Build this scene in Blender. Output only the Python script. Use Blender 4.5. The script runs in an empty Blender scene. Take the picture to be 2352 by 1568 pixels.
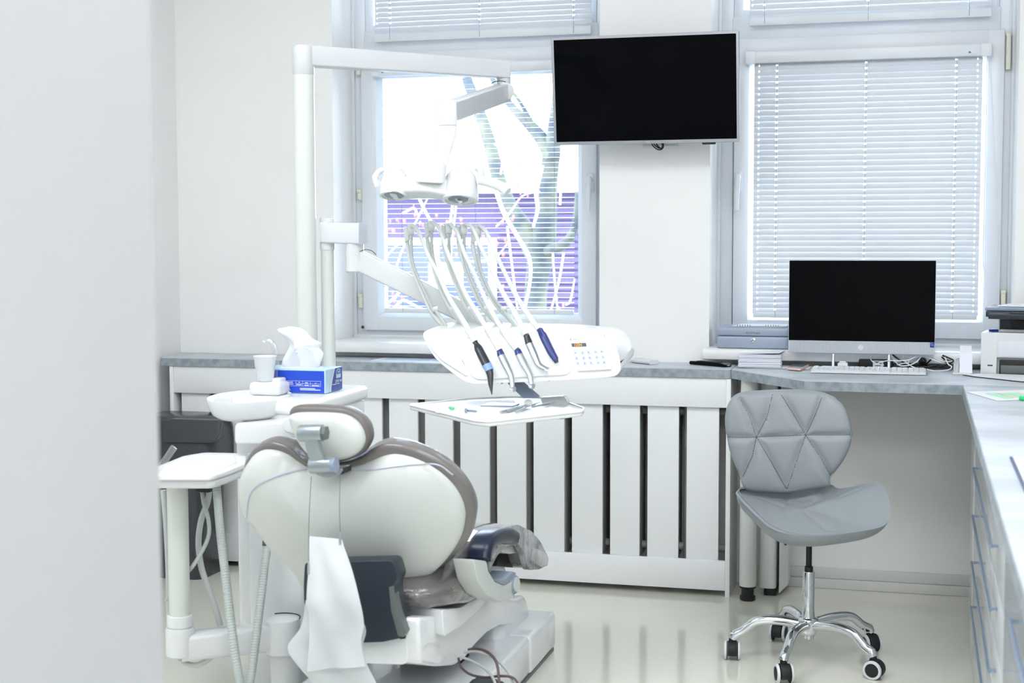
import bpy, bmesh, math, random
from mathutils import Vector, Matrix

random.seed(11)
S = bpy.context.scene
COL = S.collection
PI = math.pi
V = Vector

# ------------------------------------------------------------------ camera
cam = bpy.data.cameras.new('camera')
cam.sensor_width = 36.0
cam.lens = 3400.0 / 2352.0 * 36.0
cam.clip_start = 0.05
cam.clip_end = 200.0
cam.dof.use_dof = True
cam.dof.focus_distance = 4.75
cam.dof.aperture_fstop = 4.6
cam_ob = bpy.data.objects.new('camera', cam)
COL.objects.link(cam_ob)
cam_ob.matrix_world = Matrix(((0.96466977, -0.01614841, 0.26296665, 0.0),
                              (0.26344502, 0.07045952, -0.9620978, 0.0),
                              (-0.00299215, 0.99738392, 0.07222438, 1.24),
                              (0, 0, 0, 1)))
S.camera = cam_ob

# ------------------------------------------------------------------ sky, sun, ceiling light, exposure
world = bpy.data.worlds.new('sky')
S.world = world
world.use_nodes = True
wn = world.node_tree.nodes
wl = world.node_tree.links
bg = wn['Background']
tc = wn.new('ShaderNodeTexCoord')
sx = wn.new('ShaderNodeSeparateXYZ')
ramp = wn.new('ShaderNodeValToRGB')
wl.new(tc.outputs['Generated'], sx.inputs[0])
wl.new(sx.outputs['Z'], ramp.inputs['Fac'])
ramp.color_ramp.elements[0].position = 0.0
ramp.color_ramp.elements[0].color = (0.86, 0.93, 1.0, 1)
ramp.color_ramp.elements[1].position = 0.8
ramp.color_ramp.elements[1].color = (0.62, 0.80, 1.0, 1)
wl.new(ramp.outputs['Color'], bg.inputs['Color'])
bg.inputs['Strength'].default_value = 15.0

def sun_lamp():
    d = bpy.data.lights.new('sun', 'SUN')
    d.energy = 9.0
    d.angle = math.radians(1.0)
    d.color = (1.0, 0.96, 0.9)
    o = bpy.data.objects.new('sun', d)
    COL.objects.link(o)
    o.rotation_euler = V((0.86, 0.30, -0.55)).to_track_quat('-Z', 'Y').to_euler()
sun_lamp()

CEILING_LAMPS = [(-1.85, 2.3, 28.0), (0.1, 2.6, 20.0), (0.25, -0.35, 40.0)]  # last panel added behind the camera to brighten the wall under the desk
LAMP_SIZE = (1.2, 1.2)
def ceiling_lamp_lights():
    for x, y, p in CEILING_LAMPS:
        d = bpy.data.lights.new('ceiling_panel_light', 'AREA')
        d.shape = 'RECTANGLE'
        d.size, d.size_y = LAMP_SIZE
        d.energy = p
        d.color = (0.97, 0.985, 1.0)
        o = bpy.data.objects.new('ceiling_panel_light', d)
        COL.objects.link(o)
        o.location = (x, y, 2.872)
ceiling_lamp_lights()

vs = S.view_settings
vs.view_transform = 'Standard'
vs.look = 'None'
vs.exposure = 0.08
vs.gamma = 1.0
vs.use_curve_mapping = False
S.cycles.use_denoising = True
S.cycles.max_bounces = 14
S.cycles.transparent_max_bounces = 24
S.cycles.sample_clamp_indirect = 8.0

# ------------------------------------------------------------------ materials
def lin(c):
    c = c / 255.0
    return c / 12.92 if c <= 0.04045 else ((c + 0.055) / 1.055) ** 2.4
def rgb(t):
    return (lin(t[0]), lin(t[1]), lin(t[2]), 1.0)
MATS = {}
def mat(name, col, rough=0.5, metal=0.0, var=0.03, scale=8.0, bump=0.0, bscale=40.0, coat=0.0, emit=0.0,
        spec=0.5, col2=None, stretch=None, trans=0.0, sss=0.0, lo=0.35, hi=0.65, detail=4.0):
    m = bpy.data.materials.new(name)
    m.use_nodes = True
    nt = m.node_tree
    n = nt.nodes
    b = n['Principled BSDF']
    t = n.new('ShaderNodeTexCoord')
    noi = n.new('ShaderNodeTexNoise')
    noi.inputs['Scale'].default_value = scale
    noi.inputs['Detail'].default_value = detail
    src = t.outputs['Object']
    if stretch:
        mp = n.new('ShaderNodeMapping')
        mp.inputs['Scale'].default_value = stretch
        nt.links.new(src, mp.inputs['Vector'])
        src = mp.outputs['Vector']
    nt.links.new(src, noi.inputs['Vector'])
    cr = n.new('ShaderNodeValToRGB')
    c1 = rgb(col)
    if col2 is None:
        c2 = tuple(max(0, min(1, v * (1 - var))) for v in c1[:3]) + (1,)
    else:
        c2 = rgb(col2)
    cr.color_ramp.elements[0].position = lo
    cr.color_ramp.elements[0].color = c2
    cr.color_ramp.elements[1].position = hi
    cr.color_ramp.elements[1].color = c1
    nt.links.new(noi.outputs['Fac'], cr.inputs['Fac'])
    nt.links.new(cr.outputs['Color'], b.inputs['Base Color'])
    b.inputs['Roughness'].default_value = rough
    b.inputs['Metallic'].default_value = metal
    b.inputs['Coat Weight'].default_value = coat
    b.inputs['Coat Roughness'].default_value = 0.08
    b.inputs['Specular IOR Level'].default_value = spec
    if sss:
        b.inputs['Subsurface Weight'].default_value = sss
    if trans:
        b.inputs['Transmission Weight'].default_value = trans
    if emit:
        nt.links.new(cr.outputs['Color'], b.inputs['Emission Color'])
        b.inputs['Emission Strength'].default_value = emit
    if bump:
        n2 = n.new('ShaderNodeTexNoise')
        n2.inputs['Scale'].default_value = bscale
        n2.inputs['Detail'].default_value = 3.0
        nt.links.new(src, n2.inputs['Vector'])
        bp = n.new('ShaderNodeBump')
        bp.inputs['Strength'].default_value = bump
        bp.inputs['Distance'].default_value = 0.01
        nt.links.new(n2.outputs['Fac'], bp.inputs['Height'])
        nt.links.new(bp.outputs['Normal'], b.inputs['Normal'])
    MATS[name] = m
    return m

def thin_glass(name, tint=(0.97, 0.99, 1.0), gloss=1.0, mixf=None, rough=0.0):
    m = bpy.data.materials.new(name)
    m.use_nodes = True
    nt = m.node_tree
    n = nt.nodes
    n.remove(n['Principled BSDF'])
    out = n['Material Output']
    tr = n.new('ShaderNodeBsdfTransparent')
    gl = n.new('ShaderNodeBsdfGlossy')
    gl.inputs['Roughness'].default_value = rough
    mx = n.new('ShaderNodeMixShader')
    tr.inputs['Color'].default_value = tuple(tint) + (1,)
    gl.inputs['Color'].default_value = (gloss, gloss, gloss, 1)
    if mixf is None:
        fr = n.new('ShaderNodeFresnel')
        fr.inputs['IOR'].default_value = 1.4
        nt.links.new(fr.outputs[0], mx.inputs[0])
    else:
        mx.inputs[0].default_value = mixf
    nt.links.new(tr.outputs[0], mx.inputs[1])
    nt.links.new(gl.outputs[0], mx.inputs[2])
    nt.links.new(mx.outputs[0], out.inputs['Surface'])
    MATS[name] = m
    return m

def slat_material(name):
    m = mat(name, (212, 216, 222), rough=0.4, var=0.02)
    nt = m.node_tree
    n = nt.nodes
    b = n['Principled BSDF']
    tl = n.new('ShaderNodeBsdfTranslucent')
    tl.inputs['Color'].default_value = (0.72, 0.82, 1.0, 1)
    mx = n.new('ShaderNodeMixShader')
    mx.inputs[0].default_value = 0.008
    nt.links.new(b.outputs[0], mx.inputs[1])
    nt.links.new(tl.outputs[0], mx.inputs[2])
    nt.links.new(mx.outputs[0], n['Material Output'].inputs['Surface'])
    return m

def paper_material(name, col):
    m = mat(name, col, rough=0.75, var=0.02, bump=0.05, bscale=60)
    nt = m.node_tree
    n = nt.nodes
    tl = n.new('ShaderNodeBsdfTranslucent')
    tl.inputs['Color'].default_value = (0.92, 0.95, 0.97, 1)
    mx = n.new('ShaderNodeMixShader')
    mx.inputs[0].default_value = 0.3
    nt.links.new(n['Principled BSDF'].outputs[0], mx.inputs[1])
    nt.links.new(tl.outputs[0], mx.inputs[2])
    nt.links.new(mx.outputs[0], n['Material Output'].inputs['Surface'])
    return m

mat('wall', (246, 246, 245), rough=0.7, var=0.02, scale=2.5, bump=0.03, bscale=90)
mat('wall_cream', (238, 236, 228), rough=0.7, var=0.02, scale=2.5, bump=0.03, bscale=90)
mat('tv_screen', (2, 3, 6), rough=0.09, var=0.2, spec=0.07)
mat('under_wall', (205, 203, 196), rough=0.7, var=0.04, scale=2.5, bump=0.03, bscale=90)
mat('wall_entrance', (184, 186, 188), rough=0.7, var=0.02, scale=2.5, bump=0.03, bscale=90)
mat('wall_dim', (225, 226, 227), rough=0.8, var=0.04)
mat('ceiling', (250, 250, 250), rough=0.8, var=0.02)
mat('floor', (232, 232, 219), rough=0.13, var=0.03, scale=1.8, bump=0.012, bscale=5, coat=0.4)
mat('skirting', (224, 224, 220), rough=0.5, var=0.06, scale=6)
mat('upvc', (224, 228, 233), rough=0.28, var=0.02)
mat('seal', (150, 160, 168), rough=0.6)
mat('cream_plastic', (226, 224, 205), rough=0.4)
mat('sill', (238, 239, 238), rough=0.3, var=0.02)
mat('white_panel', (242, 244, 245), rough=0.38, var=0.02, scale=3)
mat('white_plastic', (222, 225, 226), rough=0.25, var=0.015, coat=0.3)
mat('cream_pole', (214, 218, 213), rough=0.3, var=0.02)
mat('chair_shell', (203, 207, 204), rough=0.35, var=0.02, coat=0.2)
mat('unit_white', (243, 245, 245), rough=0.25, var=0.015, coat=0.3)
mat('arm_white', (204, 207, 210), rough=0.3, var=0.015, coat=0.2)
mat('gloss_white', (228, 231, 234), rough=0.12, var=0.015, coat=0.6)
mat('concrete', (200, 207, 214), rough=0.42, scale=5.0, col2=(176, 184, 191), bump=0.05, bscale=60, stretch=(0.8, 1.5, 2.2), lo=0.38, hi=0.6, detail=9)
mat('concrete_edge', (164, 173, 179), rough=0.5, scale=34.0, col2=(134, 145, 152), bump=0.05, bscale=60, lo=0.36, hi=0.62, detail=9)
mat('joint_strip', (216, 221, 226), rough=0.4)
mat('leather', (144, 151, 155), rough=0.42, var=0.06, scale=5, bump=0.05, bscale=420)
mat('leather_edge', (150, 156, 160), rough=0.5, var=0.06, bump=0.1, bscale=200)
mat('stitch', (88, 96, 94), rough=0.8)
mat('chrome', (225, 228, 232), rough=0.07, metal=1.0, var=0.02)
mat('brushed_steel', (190, 198, 202), rough=0.28, metal=0.9, var=0.06, scale=20)
mat('satin_grey', (158, 168, 172), rough=0.3, metal=0.65, var=0.05)
mat('black_plastic', (16, 17, 20), rough=0.45, var=0.2)
mat('rubber', (28, 29, 32), rough=0.6, var=0.2)
mat('screen_black', (3, 4, 7), rough=0.06, var=0.2, spec=0.2)
mat('tv_bezel', (172, 174, 181), rough=0.32, metal=0.4, var=0.03)
mat('pc_silver', (205, 209, 214), rough=0.35, metal=0.2, var=0.03)
mat('anthracite', (52, 58, 68), rough=0.4, var=0.1)
mat('dark_slate', (38, 47, 57), rough=0.35, var=0.08)
mat('slate_side', (98, 104, 103), rough=0.4, var=0.06)
mat('bin_dark', (56, 58, 65), rough=0.26, var=0.1, coat=0.1)
mat('upholstery', (112, 108, 106), rough=0.3, var=0.08, scale=5, coat=0.6, bump=0.08, bscale=25)
mat('upholstery_bare', (106, 101, 98), rough=0.38, var=0.06)
mat('plastic_wrap', (104, 99, 100), rough=0.14, var=0.2, scale=6, bump=1.0, bscale=11, coat=1.0, stretch=(2.6, 0.8, 4.0))
mat('wrap_ruffle', (172, 176, 180), rough=0.2, col2=(92, 94, 98), scale=22, bump=0.9, bscale=24, coat=1.0, stretch=(2.2, 1.0, 0.5))
mat('arm_blue', (16, 32, 56), rough=0.32, var=0.15)
mat('arm_black', (30, 34, 42), rough=0.4, var=0.1)
mat('blue_grey', (140, 152, 172), rough=0.35, var=0.05)
mat('hose_white', (222, 227, 224), rough=0.4, var=0.03)
mat('hose_grey', (192, 198, 196), rough=0.45, var=0.04)
mat('rib_grey', (187, 195, 192), rough=0.45, var=0.04)
mat('hose_cuff', (82, 92, 104), rough=0.45)
mat('navy', (44, 56, 122), rough=0.28, var=0.06)
mat('handpiece_black', (38, 43, 52), rough=0.3, var=0.08)
mat('light_blue', (130, 165, 235), rough=0.35)
mat('keypad_face', (232, 236, 238), rough=0.35)
mat('key_blue', (196, 206, 244), rough=0.4)
mat('key_mark', (138, 146, 205), rough=0.5)
mat('pale_print', (196, 218, 246), rough=0.5)
mat('grey_print', (202, 208, 210), rough=0.5)
mat('led_black', (24, 27, 40), rough=0.2)
mat('led_orange', (255, 150, 20), rough=0.5, emit=1.3)
mat('tissue_blue', (34, 78, 205), rough=0.35, var=0.08)
mat('tissue_navy', (38, 70, 160), rough=0.35, var=0.05)
mat('tissue_pale', (186, 217, 236), rough=0.4)
mat('white_print', (226, 230, 246), rough=0.5)
paper_material('tissue_paper', (246, 248, 250))
paper_material('bib_paper', (224, 229, 231))
mat('paper', (238, 240, 246), rough=0.7, var=0.02)
mat('paper_edge', (214, 219, 234), rough=0.7, col2=(188, 194, 214), scale=60, stretch=(0.2, 0.2, 8))
mat('paper_lilac', (232, 234, 248), rough=0.6)
mat('cup_plastic', (240, 243, 244), rough=0.3, sss=0.2)
mat('cash_grey', (158, 170, 188), rough=0.35, metal=0.15, var=0.03)
mat('cash_print', (84, 94, 112), rough=0.5)
mat('brass_pink', (232, 198, 182), rough=0.35, metal=0.3)
mat('phone_glass', (120, 134, 150), rough=0.05, var=0.1)
mat('keyboard_white', (232, 235, 240), rough=0.4)
mat('keyboard_gap', (220, 224, 229), rough=0.5)
mat('sticker_blue', (20, 48, 160), rough=0.3)
mat('print_green', (178, 236, 200), rough=0.6)
mat('print_orange', (246, 212, 186), rough=0.6)
mat('marker_green', (42, 214, 128), rough=0.35)
mat('board_pale', (206, 214, 220), rough=0.5, col2=(226, 222, 210), scale=9)
mat('board_edge', (74, 88, 122), rough=0.4)
mat('lens_grey', (128, 140, 150), rough=0.15)
mat('cable_brown', (92, 78, 76), rough=0.45)
mat('cable_grey', (178, 180, 178), rough=0.35)
mat('cable_white', (232, 236, 240), rough=0.4)
mat('radiator', (205, 206, 204), rough=0.5, var=0.15, scale=4)
mat('drawer_front', (206, 210, 212), rough=0.16, var=0.02, coat=0.5)
mat('handle_blue', (150, 170, 196), rough=0.25, metal=0.7)
mat('emblem_blue', (40, 110, 210), rough=0.5)
mat('lamp_diffuser', (250, 252, 255), rough=0.4, emit=2.0)
mat('bark', (66, 68, 58), rough=0.9, col2=(30, 38, 48), scale=7, bump=0.4, bscale=18, lo=0.4, hi=0.62)
mat('twig_and_lit_edge', (236, 232, 224), rough=0.8, col2=(170, 160, 150), scale=9)
mat('seam_lilac', (188, 192, 208), rough=0.3, coat=0.5)
mat('berry', (140, 66, 56), rough=0.6)
mat('facade', (68, 54, 88), rough=0.85, col2=(58, 50, 86), scale=2.0, bump=0.1, bscale=30)
mat('facade_trim', (235, 238, 242), rough=0.6)
mat('facade_glass', (24, 38, 92), rough=0.25, col2=(34, 52, 112), scale=1.4)
mat('ground', (120, 130, 120), rough=0.9, col2=(150, 150, 140), scale=3)
mat('hedge', (84, 100, 100), rough=0.9, col2=(52, 78, 100), scale=6)
slat_material('slat')
thin_glass('window_glass')
thin_glass('clear_plastic', tint=(0.93, 0.95, 0.97), mixf=0.18, rough=0.15)
thin_glass('film', tint=(0.97, 0.98, 1.0), mixf=0.16, rough=0.12)

# ------------------------------------------------------------------ geometry helpers
def catmull(pts, k=6, closed=False):
    pts = [V(p) for p in pts]
    n = len(pts)
    out = []
    rng = range(n) if closed else range(n - 1)
    for i in rng:
        if closed:
            p0, p1, p2, p3 = pts[(i - 1) % n], pts[i], pts[(i + 1) % n], pts[(i + 2) % n]
        else:
            p1, p2 = pts[i], pts[i + 1]
            p0 = pts[i - 1] if i > 0 else p1 + (p1 - p2)
            p3 = pts[i + 2] if i + 2 < n else p2 + (p2 - p1)
        for j in range(k):
            t = j / k
            out.append(0.5 * ((2 * p1) + (p2 - p0) * t + (2 * p0 - 5 * p1 + 4 * p2 - p3) * t * t + (3 * p1 - p0 - 3 * p2 + p3) * t ** 3))
    if not closed:
        out.append(pts[-1].copy())
    return out

def fillet(pts, r, seg=5):
    """closed 3D polygon with rounded corners"""
    pts = [V(p) for p in pts]
    n = len(pts)
    rs = r if isinstance(r, (list, tuple)) else [r] * n
    out = []
    for i in range(n):
        p, a, b = pts[i], pts[i - 1], pts[(i + 1) % n]
        da, db = (a - p), (b - p)
        rr = min(rs[i], da.length * 0.49, db.length * 0.49)
        if rr < 1e-5:
            out.append(p)
            continue
        s, e = p + da.normalized() * rr, p + db.normalized() * rr
        for j in range(seg + 1):
            t = j / seg
            out.append(s * (1 - t) ** 2 + p * 2 * t * (1 - t) + e * t * t)
    return out

class MB:
    def __init__(self):
        self.v = []
        self.f = []
    def add(self, vs, fs):
        o = len(self.v)
        self.v += [V(p) for p in vs]
        self.f += [tuple(i + o for i in f) for f in fs]
        return self
    def add_bm(self, bm):
        bm.verts.index_update()
        self.add([v.co.copy() for v in bm.verts], [[v.index for v in f.verts] for f in bm.faces])
        bm.free()
        return self
    def box(self, x0, x1, y0, y1, z0, z1, bev=0.0, seg=2):
        return self.obox(((x0 + x1) / 2, (y0 + y1) / 2, (z0 + z1) / 2), (x1 - x0, y1 - y0, z1 - z0), None, bev, seg)
    def obox(self, c, size, rot=None, bev=0.0, seg=2):
        bm = bmesh.new()
        bmesh.ops.create_cube(bm, size=1.0)
        bmesh.ops.scale(bm, vec=size, verts=bm.verts)
        if bev > 0:
            b = min(bev, min(size) * 0.49)
            bmesh.ops.bevel(bm, geom=list(bm.edges), offset=b, segments=seg, profile=0.5, affect='EDGES', clamp_overlap=True)
        M = Matrix.Translation(V(c))
        if rot is not None:
            if not isinstance(rot, Matrix):
                rot = Matrix.Rotation(rot, 3, 'Z')
            M = M @ rot.to_4x4()
        bmesh.ops.transform(bm, matrix=M, verts=bm.verts)
        return self.add_bm(bm)
    def prism(self, pts, ext, bev=0.0, seg=2):
        """outline extruded along ext; bev rounds the rims of both ends"""
        pts = [V(p) for p in pts]
        e = V(ext)
        n = len(pts)
        if bev <= 0 or n <= 4:
            bm = bmesh.new()
            a = [bm.verts.new(p) for p in pts]
            b = [bm.verts.new(p + e) for p in pts]
            bm.faces.new(a)
            bm.faces.new(list(reversed(b)))
            for i in range(n):
                j = (i + 1) % n
                bm.faces.new((a[j], a[i], b[i], b[j]))
            bmesh.ops.recalc_face_normals(bm, faces=bm.faces)
            if bev > 0:
                bmesh.ops.bevel(bm, geom=list(bm.edges), offset=bev, segments=seg, profile=0.5, affect='EDGES', clamp_overlap=True)
            return self.add_bm(bm)
        nv = V((0, 0, 0))
        for i in range(n):
            nv += pts[i].cross(pts[(i + 1) % n])
        nv.normalize()
        inw = []
        for i in range(n):
            d0 = (pts[i] - pts[i - 1])
            d1 = (pts[(i + 1) % n] - pts[i])
            d0 = d0.normalized() if d0.length > 1e-9 else d1.normalized()
            d1 = d1.normalized() if d1.length > 1e-9 else d0
            n0, n1 = nv.cross(d0), nv.cross(d1)
            h = n0 + n1
            if h.length < 1e-6:
                h = n0
            h.normalize()
            inw.append(h * min(1.6, 1.0 / max(0.4, h.dot(n0))))
        L = e.length
        r = min(bev, L * 0.49)
        for _ in range(14):
            ok = True
            q_ = [a + w * r for a, w in zip(pts, inw)]
            for i in range(n):
                j = (i + 1) % n
                d0 = pts[j] - pts[i]
                if d0.length > 1e-6 and (q_[j] - q_[i]).dot(d0) <= 0:
                    ok = False
                    break
            if ok:
                break
            r *= 0.75
        eu = e.normalized()
        k = max(2, seg + 1)
        rings = []
        for i in range(k + 1):
            t = PI / 2 * i / k
            ins, dep = r * (1 - math.sin(t)), r * (1 - math.cos(t))
            rings.append([q + w * ins + eu * dep for q, w in zip(pts, inw)])
        for i in range(k, -1, -1):
            t = PI / 2 * i / k
            ins, dep = r * (1 - math.sin(t)), L - r * (1 - math.cos(t))
            rings.append([q + w * ins + eu * dep for q, w in zip(pts, inw)])
        return self.loft(rings)
    def loft(self, rings, cap=True, close=False):
        n = len(rings[0])
        vs = [p for r in rings for p in r]
        fs = []
        m = len(rings)
        for i in range(m if close else m - 1):
            i2 = (i + 1) % m
            for j in range(n):
                k = (j + 1) % n
                fs.append((i * n + j, i * n + k, i2 * n + k, i2 * n + j))
        if cap and not close:
            fs.append(tuple(reversed(range(n))))
            fs.append(tuple((m - 1) * n + j for j in range(n)))
        return self.add(vs, fs)
    def tube(self, pts, r, n=10, k=6, closed=False, cap=True, flat=None, up=None):
        P = catmull(pts, k, closed) if k > 1 else [V(p) for p in pts]
        m = len(P)
        if isinstance(r, (list, tuple)):
            q = len(r)
            rad = []
            for i in range(m):
                t = i / (m - 1) * (q - 1)
                a = min(int(t), q - 2)
                rad.append(r[a] + (r[a + 1] - r[a]) * (t - a))
        else:
            rad = [r] * m
        rings = []
        nv = None
        for i in range(m):
            if closed:
                t = (P[(i + 1) % m] - P[i - 1])
            else:
                t = P[min(i + 1, m - 1)] - P[max(i - 1, 0)]
            t.normalize()
            if nv is None:
                ref = V(up) if up else (V((0, 0, 1)) if abs(t.z) < 0.9 else V((0, 1, 0)))
                nv = ref - t * ref.dot(t)
            else:
                nv = nv - t * nv.dot(t)
                if up:
                    ref = V(up)
                    q2 = ref - t * ref.dot(t)
                    if q2.length > 0.15:
                        nv = q2
            nv.normalize()
            bv = t.cross(nv)
            fa, fb = flat if flat else (1, 1)
            rings.append([P[i] + nv * (rad[i] * fa * math.sin(2 * PI * j / n)) + bv * (rad[i] * fb * math.cos(2 * PI * j / n)) for j in range(n)])
        return self.loft(rings, cap=cap and not closed, close=closed)
    def rtube(self, pts, hw, hh, corner=0.3, k=6, up=(0, 0, 1), taper=None):
        """rounded-rectangle section swept along pts; hw = half width sideways, hh = half height along up"""
        P = catmull(pts, k) if k > 1 else [V(p) for p in pts]
        m = len(P)
        rings = []
        for i in range(m):
            t = (P[min(i + 1, m - 1)] - P[max(i - 1, 0)]).normalized()
            nv = V(up) - t * V(up).dot(t)
            nv.normalize()
            bv = t.cross(nv)
            f = 1.0
            if taper:
                f = taper[0] + (taper[1] - taper[0]) * i / (m - 1)
            sec = fillet([P[i] + nv * (a * hh * f) + bv * (b * hw * f) for a, b in ((-1, -1), (-1, 1), (1, 1), (1, -1))], min(hw, hh) * 2 * corner * f, 3)
            rings.append(sec)
        return self.loft(rings)
    def lathe(self, prof, n=32, o=(0, 0, 0), d=(0, 0, 1), cap=True):
        q = V(d).normalized().to_track_quat('Z', 'Y').to_matrix()
        rings = [[V(o) + q @ V((r * math.cos(2 * PI * j / n), r * math.sin(2 * PI * j / n), z)) for j in range(n)] for r, z in prof]
        return self.loft(rings, cap=cap)
    def cyl(self, a, b, r, n=20, bev=0.0):
        a, b = V(a), V(b)
        L = (b - a).length
        if bev:
            return self.lathe([(r - bev, 0), (r - bev * 0.3, bev * 0.3), (r, bev), (r, L - bev), (r - bev * 0.3, L - bev * 0.3), (r - bev, L)], n, a, b - a)
        return self.lathe([(r, 0), (r, L)], n, a, b - a)
    def ball(self, c, r, sx=1, sy=1, sz=1, n=16):
        bm = bmesh.new()
        bmesh.ops.create_uvsphere(bm, u_segments=n, v_segments=max(6, n // 2), radius=r)
        bmesh.ops.transform(bm, matrix=Matrix.Translation(V(c)) @ Matrix.Diagonal((sx, sy, sz, 1)), verts=bm.verts)
        return self.add_bm(bm)
    def pillow(self, rim, ca, cb, ea=2.0, eb=2.0, rings=10, fa=None):
        """closed rim bulging to apex ca on one side and apex cb on the other"""
        rim = [V(p) for p in rim]
        c = sum(rim, V()) / len(rim)
        ca, cb = V(ca), V(cb)
        n = len(rim)
        vs = []
        fs = []
        def side(ap, ex, flip):
            rs = []
            h = max(3, rings // 2)
            us = [math.cos(PI / 4 * i / h) ** (2 / ex) for i in range(1, h + 1)]
            us += [us[-1] * (1 - k / (rings - h)) for k in range(1, rings - h + 1)]
            for i in range(1, rings + 1):
                u = max(0.0, us[i - 1])
                d = (1 - u ** ex) ** (1 / ex)
                if i == rings:
                    rs.append([ap])
                else:
                    rs.append([c + (p - c) * u + (ap - c) * d for p in rim])
            return rs
        A = side(ca, ea, False)
        B = side(cb, eb, True)
        base = len(vs)
        vs += rim
        def link(rs, flip):
            prev = list(range(n))
            for r in rs:
                st = len(vs)
                vs.extend(r)
                if len(r) == 1:
                    for j in range(n):
                        f = (prev[j], prev[(j + 1) % n], st)
                        fs.append(f[::-1] if flip else f)
                else:
                    cur = list(range(st, st + n))
                    for j in range(n):
                        k = (j + 1) % n
                        f = (prev[j], prev[k], cur[k], cur[j])
                        fs.append(f[::-1] if flip else f)
                    prev = cur
        link(A, False)
        link(B, True)
        if fa:
            vs = [fa(p) for p in vs]
        return self.add(vs, fs)
    def build(self, name, material, parent=None, smooth=40, kind=None, label=None):
        me = bpy.data.meshes.new(name)
        lo = [min(p[i] for p in self.v) for i in range(3)]
        hi = [max(p[i] for p in self.v) for i in range(3)]
        org = V(((lo[0] + hi[0]) / 2, (lo[1] + hi[1]) / 2, lo[2]))
        me.from_pydata([p - org for p in self.v], [], self.f)
        bm = bmesh.new()
        bm.from_mesh(me)
        bmesh.ops.recalc_face_normals(bm, faces=bm.faces)
        bm.to_mesh(me)
        bm.free()
        if smooth:
            me.polygons.foreach_set('use_smooth', [True] * len(me.polygons))
            me.set_sharp_from_angle(angle=math.radians(smooth))
        me.materials.append(MATS[material])
        return place(me, name, org, parent, kind, label)

ORG = {}
def place(me, name, org, parent=None, kind=None, label=None):
    o = bpy.data.objects.new(name, me)
    COL.objects.link(o)
    ORG[o] = V(org)
    if parent is not None:
        o.parent = parent
        o.location = V(org) - ORG[parent]
    else:
        o.location = org
    if kind:
        o['kind'] = kind
    if label:
        o['label'] = label
    return o

def tag(o, label, cat, group=None):
    o['label'] = label
    o['category'] = cat
    if group:
        o['group'] = group
    return o

def thing(name, label, cat, loc, group=None):
    o = bpy.data.objects.new(name, None)
    COL.objects.link(o)
    o.empty_display_size = 0.05
    o.location = loc
    ORG[o] = V(loc)
    return tag(o, label, cat, group)

def setting(name, loc):
    o = bpy.data.objects.new(name, None)
    COL.objects.link(o)
    o.empty_display_size = 0.05
    o.location = loc
    ORG[o] = V(loc)
    o['kind'] = 'structure'
    return o

def text(body, size, o, right, upv, material, name='lettering', parent=None, depth=0.0004, align='CENTER', sx=1.0):
    """flat print: o = anchor, right / upv = unit directions in the world"""
    cu = bpy.data.curves.new('t', 'FONT')
    cu.body = body
    cu.size = size
    cu.align_x = align
    cu.align_y = 'CENTER'
    cu.extrude = depth
    cu.resolution_u = 2
    ob = bpy.data.objects.new('t', cu)
    COL.objects.link(ob)
    dg = bpy.context.evaluated_depsgraph_get()
    me = bpy.data.meshes.new_from_object(ob.evaluated_get(dg))
    bpy.data.objects.remove(ob)
    bpy.data.curves.remove(cu)
    r, u = V(right).normalized(), V(upv).normalized()
    nn = r.cross(u)
    mb = MB()
    mb.add([V(o) + r * (v.co.x * sx) + u * v.co.y + nn * v.co.z for v in me.vertices], [tuple(p.vertices) for p in me.polygons])
    bpy.data.meshes.remove(me)
    return mb.build(name, material, parent, smooth=0)

# ================================================================== THE ROOM
WY = 5.235          # inner face of the window wall
XL, XR = -2.775, 0.86
def struct(name, mb, m, smooth=0):
    return mb.build(name, m, None, smooth=smooth, kind='structure')

struct('floor', MB().box(XL - 0.1, XR + 0.1, -1.2, WY + 0.1, -0.08, 0.0), 'floor')
struct('ceiling', MB().box(XL - 0.1, XR + 0.1, -1.2, WY + 0.4, 2.88, 2.98), 'ceiling')
N1 = (-2.127, -1.103)
N2 = (-0.7066, 0.3165)
wb = MB()
wb.box(XL - 0.1, N1[0], WY, 5.60, 0, 2.88)
wb.box(N1[1], N2[0], WY, 5.60, 0, 2.88)
wb.box(N2[1], XR + 0.1, WY, 5.60, 0, 2.88)
for a, b in (N1, N2):
    wb.box(a, b, WY, 5.60, 0, 0.802)
    wb.box(a, b, WY, 5.60, 2.70, 2.88)
struct('wall_back', wb, 'wall')
struct('wall_left', MB().box(XL - 0.1, XL, 0.98, WY, 0, 2.88), 'wall')
struct('wall_right', MB().box(XR, XR + 0.1, -1.2, WY, 0, 2.88), 'wall')
struct('wall_front', MB().box(XL - 0.1, XR, -1.25, -1.15, 0, 2.88), 'wall_dim')
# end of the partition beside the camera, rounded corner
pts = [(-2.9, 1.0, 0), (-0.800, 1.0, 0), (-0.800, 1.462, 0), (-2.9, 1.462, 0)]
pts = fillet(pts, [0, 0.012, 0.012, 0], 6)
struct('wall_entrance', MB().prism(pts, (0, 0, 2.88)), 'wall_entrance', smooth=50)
struct('wall_entrance_side', MB().box(-2.9, -1.9, -1.2, 1.0, 0, 2.88), 'wall')
sk = MB().box(-0.59, 0.20, 5.213, WY, 0.0, 0.034, 0.003)
sk.box(-0.59, 0.20, 5.221, WY, 0.034, 0.072, 0.004)
sk.build('baseboard_back', 'skirting', None, kind='structure')

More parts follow.
